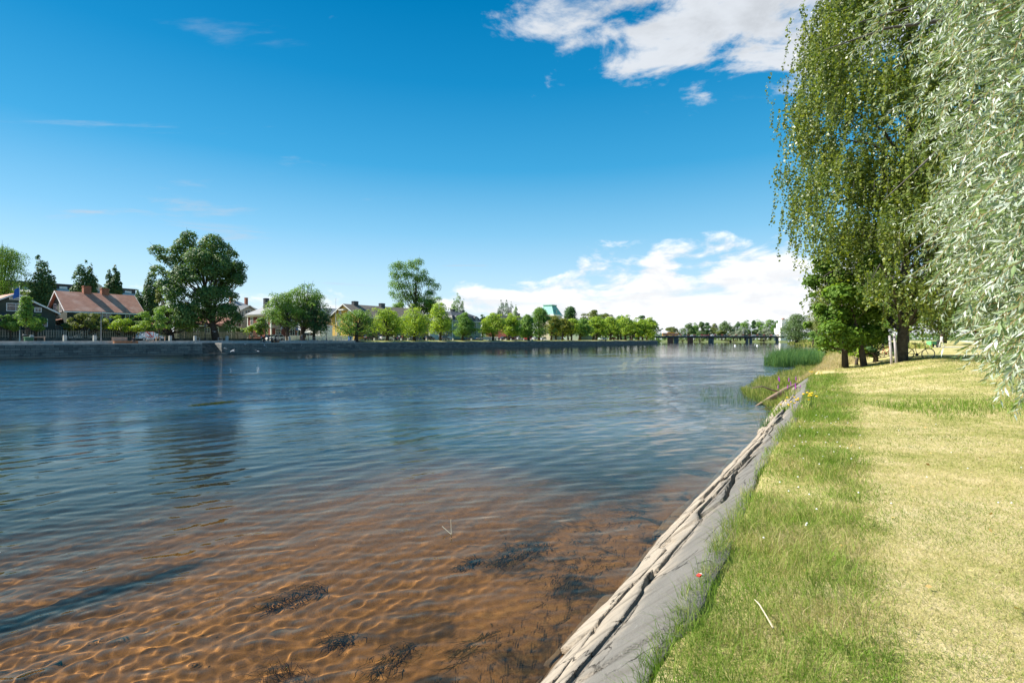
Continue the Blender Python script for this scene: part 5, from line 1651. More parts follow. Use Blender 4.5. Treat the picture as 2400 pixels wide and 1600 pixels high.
for i in range(620):
    if i % 5 == 4:        # low boughs round the trunk
        a_ = g.uniform(-.62 * PI, .62 * PI); r_ = g.uniform(2.5, 6.2)
        c = Vector((.4 + math.cos(a_) * r_, math.sin(a_) * r_, g.uniform(4.5, 10)))
        if c.x < -1.8:
            c.x = g.uniform(-1.8, 3)
    elif i % 4 == 0:
        pts = limbs[g.randrange(len(limbs))]; f = g.uniform(.5, 3.0); k = min(2, int(f)); c = pts[k].lerp(pts[k + 1], f - k)
    else:
        d = Vector((g.gauss(0, 1), g.gauss(0, 1), g.gauss(0, 1))).normalized()
        if d.z < -.45:
            d.z = -d.z
        hr = math.hypot(d.x, d.y) + 1e-6; dz_ = d.z
        wr = (1 - abs(dz_) ** 3.0) ** .45 * g.uniform(.78, 1.0)
        c = Vector((.5 + d.x / hr * 6.5 * wr, d.y / hr * 6.5 * wr, 13.2 + dz_ * 12.2))
    clus.append((c, g.uniform(.4, 1.0)))
for i in range(9000):
    c, cs = clus[g.randrange(len(clus))]
    a0 = c + Vector((g.gauss(0, .55), g.gauss(0, .55), g.gauss(0, .45))) * (.6 + cs * .6)
    L = g.uniform(.5, 2.4) * (.55 + cs * .6)
    L = min(L, a0.z - .9 - g.uniform(0, .9))
    if L < .5:
        continue
    n = int(L / .072)
    ph = g.uniform(0, 6.28); sway = g.uniform(.04, .2); out = Vector((a0.x, a0.y, 0)).normalized() * g.uniform(.0, .35)
    z = np.linspace(0, 1, n)
    X = a0.x + out.x * np.sin(z * 1.6) + sway * np.sin(z * 4 + ph) * z
    Yv = a0.y + out.y * np.sin(z * 1.6) + sway * np.cos(z * 3.3 + ph) * z
    Z = a0.z - L * z
    sc_ = .10 + .03 * g.random()
    q = np.stack([X, Yv, Z], 1) + rng.normal(size=(n, 3)) * .055
    Pl.append(q)
    if i % 4 == 0:
        e = [Vector((X[j], Yv[j], Z[j])) for j in (0, n // 3, 2 * n // 3, n - 1)]
        strand.tube(e, [.010, .008, .006, .003], 3, False)
Pl = np.concatenate(Pl); n = len(Pl)
Nn = rng.normal(size=(n, 3)); Nn[:, 2] *= .6; Nn /= np.linalg.norm(Nn, axis=1, keepdims=True)
L = .165 * (.5 + .85 * rng.random(n))
V, Fq = leaf_quads(Pl, Nn, L, L * .78, rng)
cr = link('hanging_leaves', np_mesh('hanging_leaves', V, Fq, M_BIRCH), birch); cr['kind'] = 'stuff'
il = []
for i in range(95):
    a_ = g.uniform(0, 2 * PI); r_ = g.uniform(.5, 5.5); z_ = g.uniform(5.5, 23)
    r_ *= min(1, (25.5 - z_) / 9)
    q_ = g.uniform(.9, 1.7)
    il.append((Vector((.5 + math.cos(a_) * r_, math.sin(a_) * r_, z_)), (q_, q_, q_ * 1.25)))
Pi, Ni = lobes_points(il, 30000, rng, .3)
Li = .20 * (.6 + .8 * rng.random(len(Pi)))
V, Fq = leaf_quads(Pi, Ni, Li, Li * .8, rng)
ci = link('inner_leaves', np_mesh('inner_leaves', V, Fq, M_BIRCH), birch); ci['kind'] = 'stuff'
st_ = strand.build('hanging_twigs', M_BBARK, birch); st_['kind'] = 'stuff'
print('birch leaves', n)

# ------------------------------------------------------------------ near silver willow
def mat_willow():
    mt, n, out = new_mat('willow_leaf')
    g_ = n.n('ShaderNodeNewGeometry')
    oi = n.n('ShaderNodeObjectInfo')
    r = n.m('FRACT', n.m('ADD', g_.outputs['Random Per Island'], oi.outputs['Random']))
    top = n.ramp(r, [(0, (.13, .21, .06)), (.4, (.22, .30, .12)), (.75, (.32, .39, .22)), (1, (.44, .50, .34))])
    und = n.ramp(r, [(0, (.36, .43, .32)), (.6, (.50, .56, .46)), (1, (.68, .72, .64))])
    col = n.mix(g_.outputs['Backfacing'], top, und)
    p = n.n('ShaderNodeBsdfPrincipled'); n.put(p.inputs['Base Color'], col)
    p.inputs['Roughness'].default_value = .42; p.inputs['Specular IOR Level'].default_value = .5
    t = n.n('ShaderNodeBsdfTranslucent'); n.put(t.inputs[0], n.mix(1.0, top, (1.2, 1.3, .6), 'MULTIPLY'))
    ms = n.n('ShaderNodeMixShader'); ms.inputs[0].default_value = .28
    n.t.links.new(p.outputs[0], ms.inputs[1]); n.t.links.new(t.outputs[0], ms.inputs[2]); n.t.links.new(ms.outputs[0], out.inputs[0])
    return mt


M_WIL = mat_willow()
M_TWIG = surf('yellow_brown_twig', (.30, .20, .07), (.20, .14, .05), 8, .7)
rng = np.random.default_rng(4); g = random.Random(4)
wb = Vector((11.5, 8.0, float(lawn_z(11.5, 8.0))))
willow = thing('silver_willow', 'silver leaved weeping willow hanging into the picture at the right edge', 'tree', wb)
m = MB()
wt = [Vector((0, 0, -.3)), Vector((-.2, .1, 2.0)), Vector((-.5, .3, 4.5)), Vector((-.6, .4, 7.5)), Vector((-1.0, .2, 10.5))]
m.tube(wt, [.55, .42, .32, .2, .06], 10)
m.build('trunk', M_BARKG, willow, True)
# outline of the foliage in the photograph: left edge for each row
ED_Y = [-250, 0, 60, 130, 230, 300, 380, 440, 520, 600, 660, 720, 800, 860, 900, 950]
ED_X = [2065, 2045, 1985, 1965, 1995, 2130, 2245, 2130, 2105, 2165, 2230, 2300, 2320, 2365, 2400, 2430]
tw = []
cl_ = []
while len(cl_) < 170:
    py = g.uniform(-260, 850); e = float(np.interp(py, ED_Y, ED_X))
    px = e + 15 + (2580 - e) * g.random() ** 1.05
    if px < 2200 and py < 420 and g.random() < .72:
        continue
    cl_.append((px, py, g.uniform(-.6, 2.2)))
for (cpx, cpy, dp_) in cl_:
    f = min(1, max(0, (cpx - 1900) / 520))
    Yc = 9.0 - 4.9 * f ** .85 + dp_ * (.6 + .4 * (1 - f))
    sp_ = F * .42 / Yc
    for j in range(g.randint(8, 14)):
        px = cpx + g.gauss(0, .42) * sp_; py = cpy + g.gauss(0, .6) * sp_
        if px < float(np.interp(py, ED_Y, ED_X)) - 6 or py > 850:
            continue
        tw.append((at(px, py, Yc + g.gauss(0, .3)), f))
# a few limbs carry the twigs
m = MB()
LB = []
for (px, py, Yd) in ((1925, 120, 9.6), (1990, 60, 9.0), (2070, 470, 7.6), (2120, 600, 6.9), (2180, 330, 7.0), (2260, 200, 6.0), (2300, 640, 5.6), (2340, 420, 5.2), (2200, 40, 6.4), (2380, 100, 5.0)):
    e = at(px, py, Yd) - wb
    s_ = wt[2].lerp(wt[3], .5) if e.z > 3.2 else wt[1].lerp(wt[2], .7)
    mid = s_.lerp(e, .5) + Vector((0, 0, .9))
    pts = [s_, s_.lerp(mid, .55) + Vector((0, 0, .3)), mid, mid.lerp(e, .6) + Vector((0, 0, .15)), e]
    m.tube(pts, [.14, .09, .05, .022, .006], 6, False)
    LB.append(pts)
m.build('branches', M_BARKG, willow, True)
LP, LD, LN, LL = [], [], [], []
twm = MB()
for (p, f) in tw:
    p = p - wb
    L = g.uniform(.35, .95)
    d = Vector((-g.uniform(.35, 1.0), g.uniform(-.45, .35), g.uniform(-.75, .15))).normalized()
    pts = []
    q = p - d * L * .5
    for j in range(9):
        pts.append(q.copy()); q = q + d * L / 8
        d = (d + Vector((0, 0, -.13))).normalized()
    nl = int(L / .0225)
    for j in range(nl):
        t = (j + .5) / nl * 8 * .999; k = int(t)
        pt = pts[k].lerp(pts[k + 1] if k < 8 else pts[8], t - k)
        ax = (pts[min(8, k + 1)] - pts[max(0, k - 1) if k else 0]).normalized()
        sd = Vector((g.gauss(0, 1), g.gauss(0, 1), g.gauss(0, 1))); sd = (sd - ax * sd.dot(ax)).normalized()
        ld = (ax * g.uniform(.5, 1.1) + sd * g.uniform(.45, .95) + Vector((0, 0, -.12))).normalized()
        nn = ld.cross(Vector((g.gauss(0, 1), g.gauss(0, 1), g.gauss(0, 1)))).normalized()
        LP.append(pt); LD.append(ld); LN.append(nn)
        LL.append(g.uniform(.070, .122) * (1 - .35 * (j / nl) ** 3))
    twm.tube([pts[0], pts[3], pts[6], pts[8]], [.0035, .003, .002, .001], 3, False)
o = twm.build('twigs', M_TWIG, willow); o['kind'] = 'stuff'
LP = np.array(LP); LD = np.array(LD); LN = np.array(LN); LL = np.array(LL)
wy = LP[:, 1] + wb.y; wx = LP[:, 0] + wb.x; wz = LP[:, 2] + wb.z
ppx = 1200 + F * wx / wy; ppy = HOR - F * (wz - CAMZ) / wy
vis = (ppx < 2400) & (ppy > 0) & (ppy < 1600)
size = np.where(vis, LL / wy, 0)
big = np.argsort(-size)[:300]
rest = np.setdiff1d(np.arange(len(LP)), big)
b_ = np.cross(LN, LD)
LWd = LL * .20
# leaf blade: base, two shoulders each side, tip; slightly folded along the midrib
prof = [(0.0, 0.0), (.22, .8), (.52, 1.0), (.8, .55), (1.0, 0.0)]
def blade(P_, D_, B_, N_, L_, W_):
    rows_ = []
    for t, w in prof:
        c = P_ + D_ * (L_ * t)[:, None] - N_ * (L_ * .10 * t * t)[:, None]
        if w == 0:
            rows_.append(c[:, None, :])
        else:
            lift = N_ * (W_ * .10)[:, None]
            rows_.append(np.stack([c + B_ * (W_ * w * .5)[:, None] + lift, c, c - B_ * (W_ * w * .5)[:, None] + lift], 1))
    V = np.concatenate(rows_, 1)
    base_f4 = [(1, 4, 5, 2), (2, 5, 6, 3), (4, 7, 8, 5), (5, 8, 9, 6)]
    base_f3 = [(0, 1, 2), (0, 2, 3), (7, 10, 8), (8, 10, 9)]
    n_ = len(P_); off = (np.arange(n_) * 11)[:, None, None]
    f4 = (np.array(base_f4)[None] + off).reshape(-1, 4); f3 = (np.array(base_f3)[None] + off).reshape(-1, 3)
    return V.reshape(-1, 3), [f4, f3]
near = rest[wy[rest] < 7.0]; farr = rest[wy[rest] >= 7.0]
def blade5(P_, D_, B_, N_, L_, W_):
    c = P_ + D_ * (L_ * .45)[:, None]
    lift = N_ * (W_ * .12)[:, None]; hw_ = B_ * (W_ * .5)[:, None]
    V = np.stack([P_, c + hw_ + lift, c, c - hw_ + lift, P_ + D_ * L_[:, None] - N_ * (L_ * .10)[:, None]], 1).reshape(-1, 3)
    off = (np.arange(len(P_)) * 5)[:, None, None]
    return V, (np.array([(0, 1, 2), (0, 2, 3), (1, 4, 2), (2, 4, 3)])[None] + off).reshape(-1, 3)
V, Fs = blade5(LP[near], LD[near], b_[near], LN[near], LL[near], LWd[near])
o = link('foliage', np_mesh('foliage', V, Fs, M_WIL, True), willow); o['kind'] = 'stuff'
P_, D_, B_ = LP[farr], LD[farr], b_[farr]
V = np.stack([P_, P_ + D_ * (LL[farr] * .45)[:, None] + B_ * (LWd[farr] * .5)[:, None], P_ + D_ * LL[farr][:, None], P_ + D_ * (LL[farr] * .45)[:, None] - B_ * (LWd[farr] * .5)[:, None]], 1).reshape(-1, 3)
o = link('back_foliage', np_mesh('back_foliage', V, np.arange(len(V)).reshape(-1, 4), M_WIL), willow); o['kind'] = 'stuff'
one = np.zeros((1, 3)); V, Fs = blade(one, np.array([[1., 0, 0]]), np.array([[0, 1., 0]]), np.array([[0, 0, 1.]]), np.array([1.0]), np.array([.205]))
lm = np_mesh('leaf', V, Fs, M_WIL, True)
for i in big:
    o = link('leaf', lm, willow)
    M3 = Matrix((Vector(LD[i]), Vector(b_[i]), Vector(LN[i]))).transposed().to_4x4()
    o.matrix_local = Matrix.Translation(Vector(LP[i])) @ M3 @ Matrix.Scale(float(LL[i]), 4)
print('willow leaves', len(LP), len(near))

# ------------------------------------------------------------------ cracked concrete revetment on the near bank
def mat_concrete():
    mt, n, out = new_mat('cracked_concrete')
    g_ = n.n('ShaderNodeNewGeometry'); pos = g_.outputs['Position']; x, y, z = n.sep(pos)
    oi = n.n('ShaderNodeObjectInfo')
    p = n.n('ShaderNodeBsdfPrincipled')
    a = n.noise(pos, 2.2, 6, .65); b = n.noise(pos, 18, 5, .7)
    pale = n.mix(a, (.52, .44, .34), (.31, .26, .20))
    grey = n.mix(a, (.205, .197, .178), (.125, .122, .112))
    f = n.mr(n.m('ADD', z, n.m('MULTIPLY', n.m('SUBTRACT', a, .5), .55)), .42, .80)
    col = n.mix(n.m('MULTIPLY', f, .95), pale, grey)
    col = n.mix(n.m('MULTIPLY', n.mr(b, .62, .72), .6), col, (.36, .36, .34))
    col = n.mix(n.m('MULTIPLY', n.mr(n.noise(pos, 7, 5, .7), .58, .72), .55), col, (.12, .11, .09))
    col = n.mix(n.m('MULTIPLY', n.mr(z, .10, -.02), .8), col, (.20, .13, .07))
    col = n.mix(n.m('MULTIPLY', oi.outputs['Random'], .22), col, (.22, .20, .17))
    vo = n.n('ShaderNodeTexVoronoi', feature='DISTANCE_TO_EDGE')
    wv = n.n('ShaderNodeVectorMath', operation='ADD'); sc3 = n.n('ShaderNodeVectorMath', operation='SCALE'); sc3.inputs['Scale'].default_value = .28
    n.put(sc3.inputs[0], n.noise(pos, 4.5, 5, .65, 0.0, 1)); n.put(wv.inputs[0], pos); n.put(wv.inputs[1], sc3.outputs[0])
    n.put(vo.inputs['Vector'], wv.outputs[0]); vo.inputs['Scale'].default_value = 1.5
    fine = n.mr(vo.outputs[0], .0, .016, 1.0, 0.0)
    fine = n.m('MULTIPLY', fine, n.mr(n.noise(pos, 1.3, 2, .5), .46, .56))
    col = n.mix(n.m('MULTIPLY', fine, .9), col, (.03, .026, .02))
    streak = n.noise(n.xyz(n.m('MULTIPLY', n.m('ADD', n.m('MULTIPLY', x, .55), n.m('MULTIPLY', y, .83)), 7.0), n.m('MULTIPLY', z, 1.2), 0.0), 1.0, 4, .6)
    col = n.mix(n.m('MULTIPLY', n.mr(streak, .48, .70), .6), col, (.10, .09, .075))
    n.put(p.inputs['Base Color'], col); p.inputs['Roughness'].default_value = .93; p.inputs['Specular IOR Level'].default_value = .2
    bp = n.n('ShaderNodeBump'); bp.inputs['Strength'].default_value = 1.0; bp.inputs['Distance'].default_value = .03
    n.put(bp.inputs['Height'], n.m('SUBTRACT', n.m('ADD', b, n.m('MULTIPLY', n.noise(pos, 70, 3, .6), .5)), fine))
    n.put(p.inputs['Normal'], bp.outputs[0]); n.t.links.new(p.outputs[0], out.inputs[0])
    return mt


M_CONC = mat_concrete()
sy = np.arange(-3.0, 26.01, .1); sx = shx(sy)
ker = np.ones(15) / 15; sxs = np.convolve(np.pad(sx, 7, mode='edge'), ker, 'valid')
ds = np.sqrt(np.diff(sxs) ** 2 + np.diff(sy) ** 2); ss = np.concatenate([[0], np.cumsum(ds)])
STOT = ss[-1]


def shore(s, t):
    """world x, y at s along the water's edge and t metres in towards the lawn"""
    x = np.interp(s, ss, sxs); y = np.interp(s, ss, sy)
    x2 = np.interp(s + .3, ss, sxs); y2 = np.interp(s + .3, ss, sy); x1 = np.interp(s - .3, ss, sxs); y1 = np.interp(s - .3, ss, sy)
    tx, ty = x2 - x1, y2 - y1; l = np.sqrt(tx * tx + ty * ty) + 1e-9
    return x + ty / l * t, y - tx / l * t


def prof_z(t):
    u = np.clip(t / 1.30, -.8, 1.15)
    return np.where(u < 0, u * 1.55 * .55, 1.12 * (1 - np.abs(1 - np.minimum(u, 1)) ** 1.12) + np.maximum(u - 1, 0) * .15)


rev = thing('concrete_revetment', 'cracked pale concrete slope along the near river edge', 'embankment', (0, 0, 0))
g = random.Random(8)
def crack(base, amp, saw, seed):
    gg = random.Random(seed)
    knots = np.arange(0, STOT + 2, .55); vals = []; v = 0
    for k in knots:
        v += saw * .55
        if v > amp or gg.random() < .10:
            v = -amp * gg.uniform(.5, 1)
        vals.append(base + v + gg.uniform(-.05, .05))
    return lambda s: np.interp(s, knots, vals)
bands = [lambda s: np.full_like(np.asarray(s, float), -.62), crack(-.02, .03, .02, 1), crack(.30, .11, .12, 2), crack(.60, .11, .10, 3), crack(.92, .10, -.09, 5), crack(1.34, .05, .03, 4)]
for bi in range(5):
    s = 0.0 if bi % 2 == 0 else -.6
    lo, hi = bands[bi], bands[bi + 1]
    sl = g.uniform(-.2, .5)
    while s < STOT - .4:
        near_ = 1.0 if s < 14 else 1.6
        L = g.uniform(.9, 2.6) * near_
        e = min(s + L, STOT)
        sl2 = g.uniform(-.25, .6)
        nu, nv = max(8, int((e - s) / (.07 if s < 12 else .16))), 9 if s < 12 else 5
        gp = g.uniform(.01, .05); gt = (g.choice([.06, .11, .17]) if s < 11 and bi in (2, 3) else g.choice([.012, .02, .04, .065, .10])) if bi > 1 else .03
        lift = g.uniform(-.03, .045) + (-.03, .04, .025, .0, -.02)[bi]; tilt = g.uniform(-.03, .06)
        U, Vv = np.meshgrid(np.linspace(0, 1, nu), np.linspace(0, 1, nv), indexing='ij')
        S = (s + gp + sl * (Vv - .5) * .5) * (1 - U) + (e - gp + sl2 * (Vv - .5) * .5) * U
        S = np.clip(S, 0, STOT - .01)
        tl, th_ = lo(S) + gt * (.35 + .65 * (.5 + .5 * np.sin(S * 1.3 + bi * 2.4))), hi(S) - .004
        jg = lambda c: .05 * vnoise(S * 2.2, S * 0 + c, 40 + c, 1.0, 4) + .014 * vnoise(S * 22, S * 0 + c, 44 + c, 1.0, 3)
        T = (tl + jg(bi)) * (1 - Vv) + (th_ + jg(bi + 1)) * Vv
        X, Y_ = shore(S, T)
        Z = prof_z(T) + lift + tilt * (Vv - .5) + .014 * vnoise(X, Y_, 50 + bi, 4.0, 3) + .005 * vnoise(X, Y_, 70 + bi, 22.0, 3)
        edge = np.minimum(np.minimum(U, 1 - U) * (e - s), np.minimum(Vv, 1 - Vv) * .4)
        Z = Z - .012 * np.exp(-edge / .03)
        Vt = np.stack([X, Y_, Z], -1)
        Vb = Vt.copy(); Vb[..., 2] -= .22; Vb[..., 0] += .06
        idx = np.arange(nu * nv).reshape(nu, nv); off = nu * nv
        f1 = np.stack([idx[:-1, :-1], idx[1:, :-1], idx[1:, 1:], idx[:-1, 1:]], -1).reshape(-1, 4)
        ring = np.concatenate([idx[:, 0], idx[-1, 1:], idx[-2::-1, -1], idx[0, -2:0:-1]])
        r2_ = np.roll(ring, -1)
        f2 = np.stack([ring, ring + off, r2_ + off, r2_], -1)
        me = np_mesh('slab', np.concatenate([Vt.reshape(-1, 3), Vb.reshape(-1, 3)]), [f1, f2], M_CONC)
        so = link('slab', me, rev); so.cycles.is_caustics_receiver = bi < 2
        s, sl = e, sl2
# dark soil under the slabs
S, T = np.meshgrid(np.linspace(0, STOT, 120), np.linspace(-.7, 1.6, 8), indexing='ij')
X, Y_ = shore(S, T); Z = prof_z(T) - .21
idx = np.arange(S.size).reshape(S.shape)
soil = link('bank_soil', np_mesh('bank_soil', np.stack([X, Y_, Z], -1), np.stack([idx[:-1, :-1], idx[1:, :-1], idx[1:, 1:], idx[:-1, 1:]], -1).reshape(-1, 4), surf('dark_soil', (.06, .045, .032), (.035, .028, .02), 6, 1, .05)))
struct(soil); soil.cycles.is_caustics_receiver = True


# ------------------------------------------------------------------ grass
def blades(P, H, Wd, lean, rng, seg3=True, curl=.35):
    n = len(P)
    a = rng.random(n) * 2 * PI
    side = np.stack([np.cos(a), np.sin(a), np.zeros(n)], 1)
    d = lean + rng.normal(size=(n, 3)) * curl; d[:, 2] = 0
    tip = P + np.stack([d[:, 0] * H, d[:, 1] * H, H * (1 - .25 * np.minimum(1, (d ** 2).sum(1)))], 1)
    if not seg3:
        V = np.stack([P - side * Wd[:, None] * .5, P + side * Wd[:, None] * .5, tip], 1).reshape(-1, 3)
        return V, np.arange(n * 3).reshape(-1, 3)
    mid = P * .5 + tip * .5; mid[:, 2] += H * .12; mid[:, :2] -= d[:, :2] * H[:, None] * .14
    V = np.stack([P - side * Wd[:, None] * .5, P + side * Wd[:, None] * .5, mid - side * Wd[:, None] * .38, mid + side * Wd[:, None] * .38, tip], 1).reshape(-1, 3)
    o_ = (np.arange(n) * 5)[:, None]
    return V, [np.array([[0, 1, 3, 2]]) + o_, np.array([[2, 3, 4]]) + o_]


DRY = ((.52, .42, .19), (.66, .55, .32)); GRN = ((.14, .25, .022), (.27, .39, .055))
M_LONG = mat_blades('long_grass', DRY, GRN, -.13, .38)
M_MOWN = mat_blades('mown_grass', ((.50, .43, .18), (.68, .58, .33)), ((.14, .21, .03), (.29, .35, .07)), -.01, .3)
rng = np.random.default_rng(21)
# uncut strip along the slabs: tufts
nt_ = 5200
ty = np.exp(rng.uniform(np.log(1.5), np.log(27), nt_)); tt = rng.uniform(1.50, 2.95, nt_)
tx = shx(ty) + tt
hs_ = .6 + .55 * (vnoise(tx, ty, 61, 2.2, 2) + .3)
hs_ = np.clip(hs_, .28, 1.25) * np.where(tt > 2.72, .55, 1) * np.where(tt < 1.75, 1.15, 1)
per = 15
Pk = np.repeat(np.stack([tx, ty], 1), per, 0) + rng.normal(size=(nt_ * per, 2)) * (.045 + .012 * np.repeat(ty, per)[:, None] ** .8)
Hk = np.repeat(hs_, per) * rng.uniform(.06, .21, nt_ * per)
P3 = np.column_stack([Pk, lawn_z(Pk[:, 0], Pk[:, 1]) - .015])
wl = .0036 * np.maximum(1, P3[:, 1] / 4.0) ** .85
tl_ = np.repeat(rng.normal(size=(nt_, 3)) * .5, per, 0) + np.array([-.30, -.15, 0])
keep = P3[:, 0] - shx(P3[:, 1]) > 1.40
V, Fs = blades(P3[keep], Hk[keep], wl[keep], tl_[keep], rng)
o = struct(link('long_grass', np_mesh('long_grass', V, Fs, M_LONG)), 'stuff'); tag(o, 'uncut green and straw grass strip beside the concrete slope', 'grass')
# mown lawn
n = 175000
my = np.exp(rng.uniform(np.log(2.2), np.log(34), n)); lo_ = shx(my) + 2.6; hi_ = my * 1.12 + 1.5
mx = lo_ + (hi_ - lo_) * rng.random(n)
P3 = np.column_stack([mx, my, lawn_z(mx, my) - .006])
H = rng.uniform(.022, .052, n) * np.maximum(1, my / 9) ** .35; wl = .0040 * np.maximum(1, my / 3.6) ** .95
V, Fs = blades(P3, H, wl, np.array([[-.25, -.1, 0]]), rng, False, .75)
o = struct(link('mown_grass', np_mesh('mown_grass', V, Fs, M_MOWN)), 'stuff'); tag(o, 'short dry mown grass of the lawn', 'grass')
# a taller green patch at the right edge of the lawn
n = 5000
my = rng.normal(13.2, .8, n); mx = rng.uniform(9.6, 15.5, n)
P3 = np.column_stack([mx, my, lawn_z(mx, my) - .01])
V, Fs = blades(P3, rng.uniform(.06, .17, n), np.full(n, .010), np.array([[-.2, -.1, 0]]), rng)
o = struct(link('tall_grass_patch', np_mesh('tall_grass_patch', V, Fs, mat_blades('green_patch', DRY, GRN, -.30))), 'stuff'); tag(o, 'patch of taller green grass under the willow tips', 'grass')
# overgrown shelf at the water's edge, further along
sw_y = [21.5, 23.5, 26, 30, 36, 44, 52, 60]; sw_w = [.1, .7, 1.7, 2.6, 2.7, 2.4, 1.4, .4]
ky = np.linspace(21.5, 60, 60); kt = np.linspace(-1, 1, 8)
KX = shx(ky)[:, None] + np.where(kt[None, :] < 0, kt[None, :] * np.interp(ky, sw_y, sw_w)[:, None] * 1.25, kt[None, :] * 1.6)
KY = np.repeat(ky[:, None], 8, 1)
KZ = np.where(kt[None, :] < 0, .07 + .16 * kt[None, :], .07 + .75 * kt[None, :] ** 1.2) + .02 * vnoise(KX, KY, 5, 1.5, 2)
idx = np.arange(KX.size).reshape(KX.shape)
sh = link('shore_shelf', np_mesh('shore_shelf', np.stack([KX, KY, KZ], -1), np.stack([idx[:-1, :-1], idx[:-1, 1:], idx[1:, 1:], idx[1:, :-1]], -1).reshape(-1, 4), surf('shore_turf', (.17, .18, .05), (.10, .095, .04), 2, 1, .05)))
struct(sh)
n = 20000
my = np.exp(rng.uniform(np.log(22), np.log(60), n)); wv = np.interp(my, sw_y, sw_w)
t = -wv * 1.15 + (wv * 1.15 + 1.9) * rng.random(n)
P3 = np.column_stack([shx(my) + t, my, np.clip(.05 + .45 * np.maximum(t, 0), 0, 1.05)])
V, Fs = blades(P3, rng.uniform(.16, .50, n) * np.clip(.7 + .6 * vnoise(P3[:, 0], my, 71, .8, 2), .4, 1.3), np.full(n, .022), np.array([[-.2, -.1, 0]]), rng)
o = struct(link('shore_grass', np_mesh('shore_grass', V, Fs, mat_blades('shore_grass', ((.40, .38, .11), (.52, .47, .2)), ((.11, .19, .025), (.21, .30, .045)), .0, .4))), 'stuff'); tag(o, 'lush green grass on the overgrown shelf at the water edge', 'grass')
n = 10000
my = rng.uniform(30, 66, n); t = rng.uniform(.6, 5.0, n) * (.5 + .5 * sstep(30, 44, my))
P3 = np.column_stack([shx(my) + t, my, lawn_z(shx(my) + t, my) - .02])
P3[:, 2] = np.where(t < 1.55, P3[:, 2] - .55 * (1.55 - t), P3[:, 2])
V, Fs = blades(P3, rng.uniform(.12, .42, n), np.full(n, .018), np.array([[-.25, -.1, 0]]), rng)
o = struct(link('dry_grass', np_mesh('dry_grass', V, Fs, mat_blades('dry_pink_grass', ((.58, .45, .25), (.70, .56, .35)), ((.20, .26, .05), (.38, .36, .12)), .06, .35))), 'stuff'); tag(o, 'pale pinkish dry grass on the bank behind the reeds', 'grass')
# bank grass far along the right shore
n = 9000
my = np.exp(rng.uniform(np.log(60), np.log(420), n)); t = rng.uniform(-1.5, 14, n)
P3 = np.column_stack([shx(my) + t, my, np.where(t < 1, .05 + .1 * t, lawn_z(shx(my) + np.maximum(t, 1.6), my) - .05)])
V, Fs = blades(P3, rng.uniform(.3, .8, n) * (1 + my / 300), .05 + .0012 * my, np.array([[-.1, 0, 0]]), rng)
o = struct(link('bank_grass', np_mesh('bank_grass', V, Fs, mat_blades('bank_grass', ((.42, .38, .11), (.50, .44, .18)), ((.10, .17, .03), (.20, .26, .05)), -.02, .35))), 'stuff'); tag(o, 'rough yellow green grass along the distant right bank', 'grass')
# reeds standing in the water
M_REED = mat_blades('reed_green', ((.20, .30, .06), (.34, .38, .10)), ((.060, .15, .045), (.12, .24, .06)), -.2, .45)
n = 8500
my = rng.uniform(55, 74, n); t = rng.uniform(-6.2, .4, n)
edge = -5.6 + 1.4 * vnoise(my, my * 0, 81, .8, 2) - .12 * (my - 57)
ok = t > edge
my, t = my[ok], t[ok]; n = len(my)
P3 = np.column_stack([shx(my) + t, my, np.full(n, -.1)])
V, Fs = blades(P3, rng.uniform(.7, 2.1, n) * (1 + .2 * vnoise(P3[:, 0], my, 83, 1.2, 2)), np.full(n, .034), np.array([[.05, 0, 0]]), rng, True, .2)
o = struct(link('reed_bed', np_mesh('reed_bed', V, Fs, M_REED)), 'stuff'); tag(o, 'dense green reed bed standing in the water by the right bank', 'reeds')
n = 260
my = rng.uniform(22.5, 30, n); t = -np.interp(my, sw_y, sw_w) - rng.uniform(.1, 2.6, n)
P3 = np.column_stack([shx(my) + t, my, np.full(n, -.1)])
V, Fs = blades(P3, rng.uniform(.25, .6, n), np.full(n, .012), np.array([[.0, 0, 0]]), rng, True, .25)
o = struct(link('sparse_rushes', np_mesh('sparse_rushes', V, Fs, M_REED)), 'stuff'); tag(o, 'thin sparse rushes in the shallows beside the driftwood log', 'rushes')


def plant(name, label, loc, n, h, w, spread, mat, cat='plant', seed=1, curl=.3):
    r = np.random.default_rng(seed)
    P = np.column_stack([r.normal(size=(n, 2)) * spread, np.full(n, -.04)])
    V, Fs = blades(P, r.uniform(h * .5, h, n), np.full(n, w), np.zeros((1, 3)), r, True, curl)
    t_ = thing(name, label, cat, loc)
    o_ = link('leaves', np_mesh('leaves', V, Fs, mat), t_); o_['kind'] = 'stuff'
    return t_


def ground_pt(px, py, z):
    Y = F * (CAMZ - z) / (py - HOR)
    return Vector(((px - 1200) / F * Y, Y, z))


plant('reed_tuft', 'single tuft of green reed at the foot of the concrete slope', ground_pt(1795, 1012, .02), 90, .75, .012, .10, M_REED, seed=2, curl=.16)
plant('bank_plant', 'leafy green plant growing from a crack above the reed tuft', ground_pt(1838, 975, .45), 120, .5, .03, .16, M_LONG, seed=3, curl=.7)
plant('crack_weed', 'small weed growing from a crack in the concrete slope', ground_pt(1762, 1092, .62), 26, .10, .018, .02, M_LONG, seed=4, curl=.8)
plant('broadleaf_weed', 'broad leaved weed at the edge of the mown lawn', ground_pt(2022, 1188, 1.15), 16, .10, .045, .03, M_LONG, seed=5, curl=1.0)
plant('shore_clump', 'tall green clump between the log and the concrete', ground_pt(1868, 935, .5), 160, .6, .022, .25, M_LONG, seed=6, curl=.35)
M_PURP = surf('purple_blossom', (.42, .05, .42), (.34, .04, .36), 9, .8); M_YELF = surf('yellow_blossom', (.80, .55, .02), (.72, .46, .02), 9, .8); M_STEM = surf('green_stem', (.10, .17, .03), (.07, .12, .02), 6, .8)
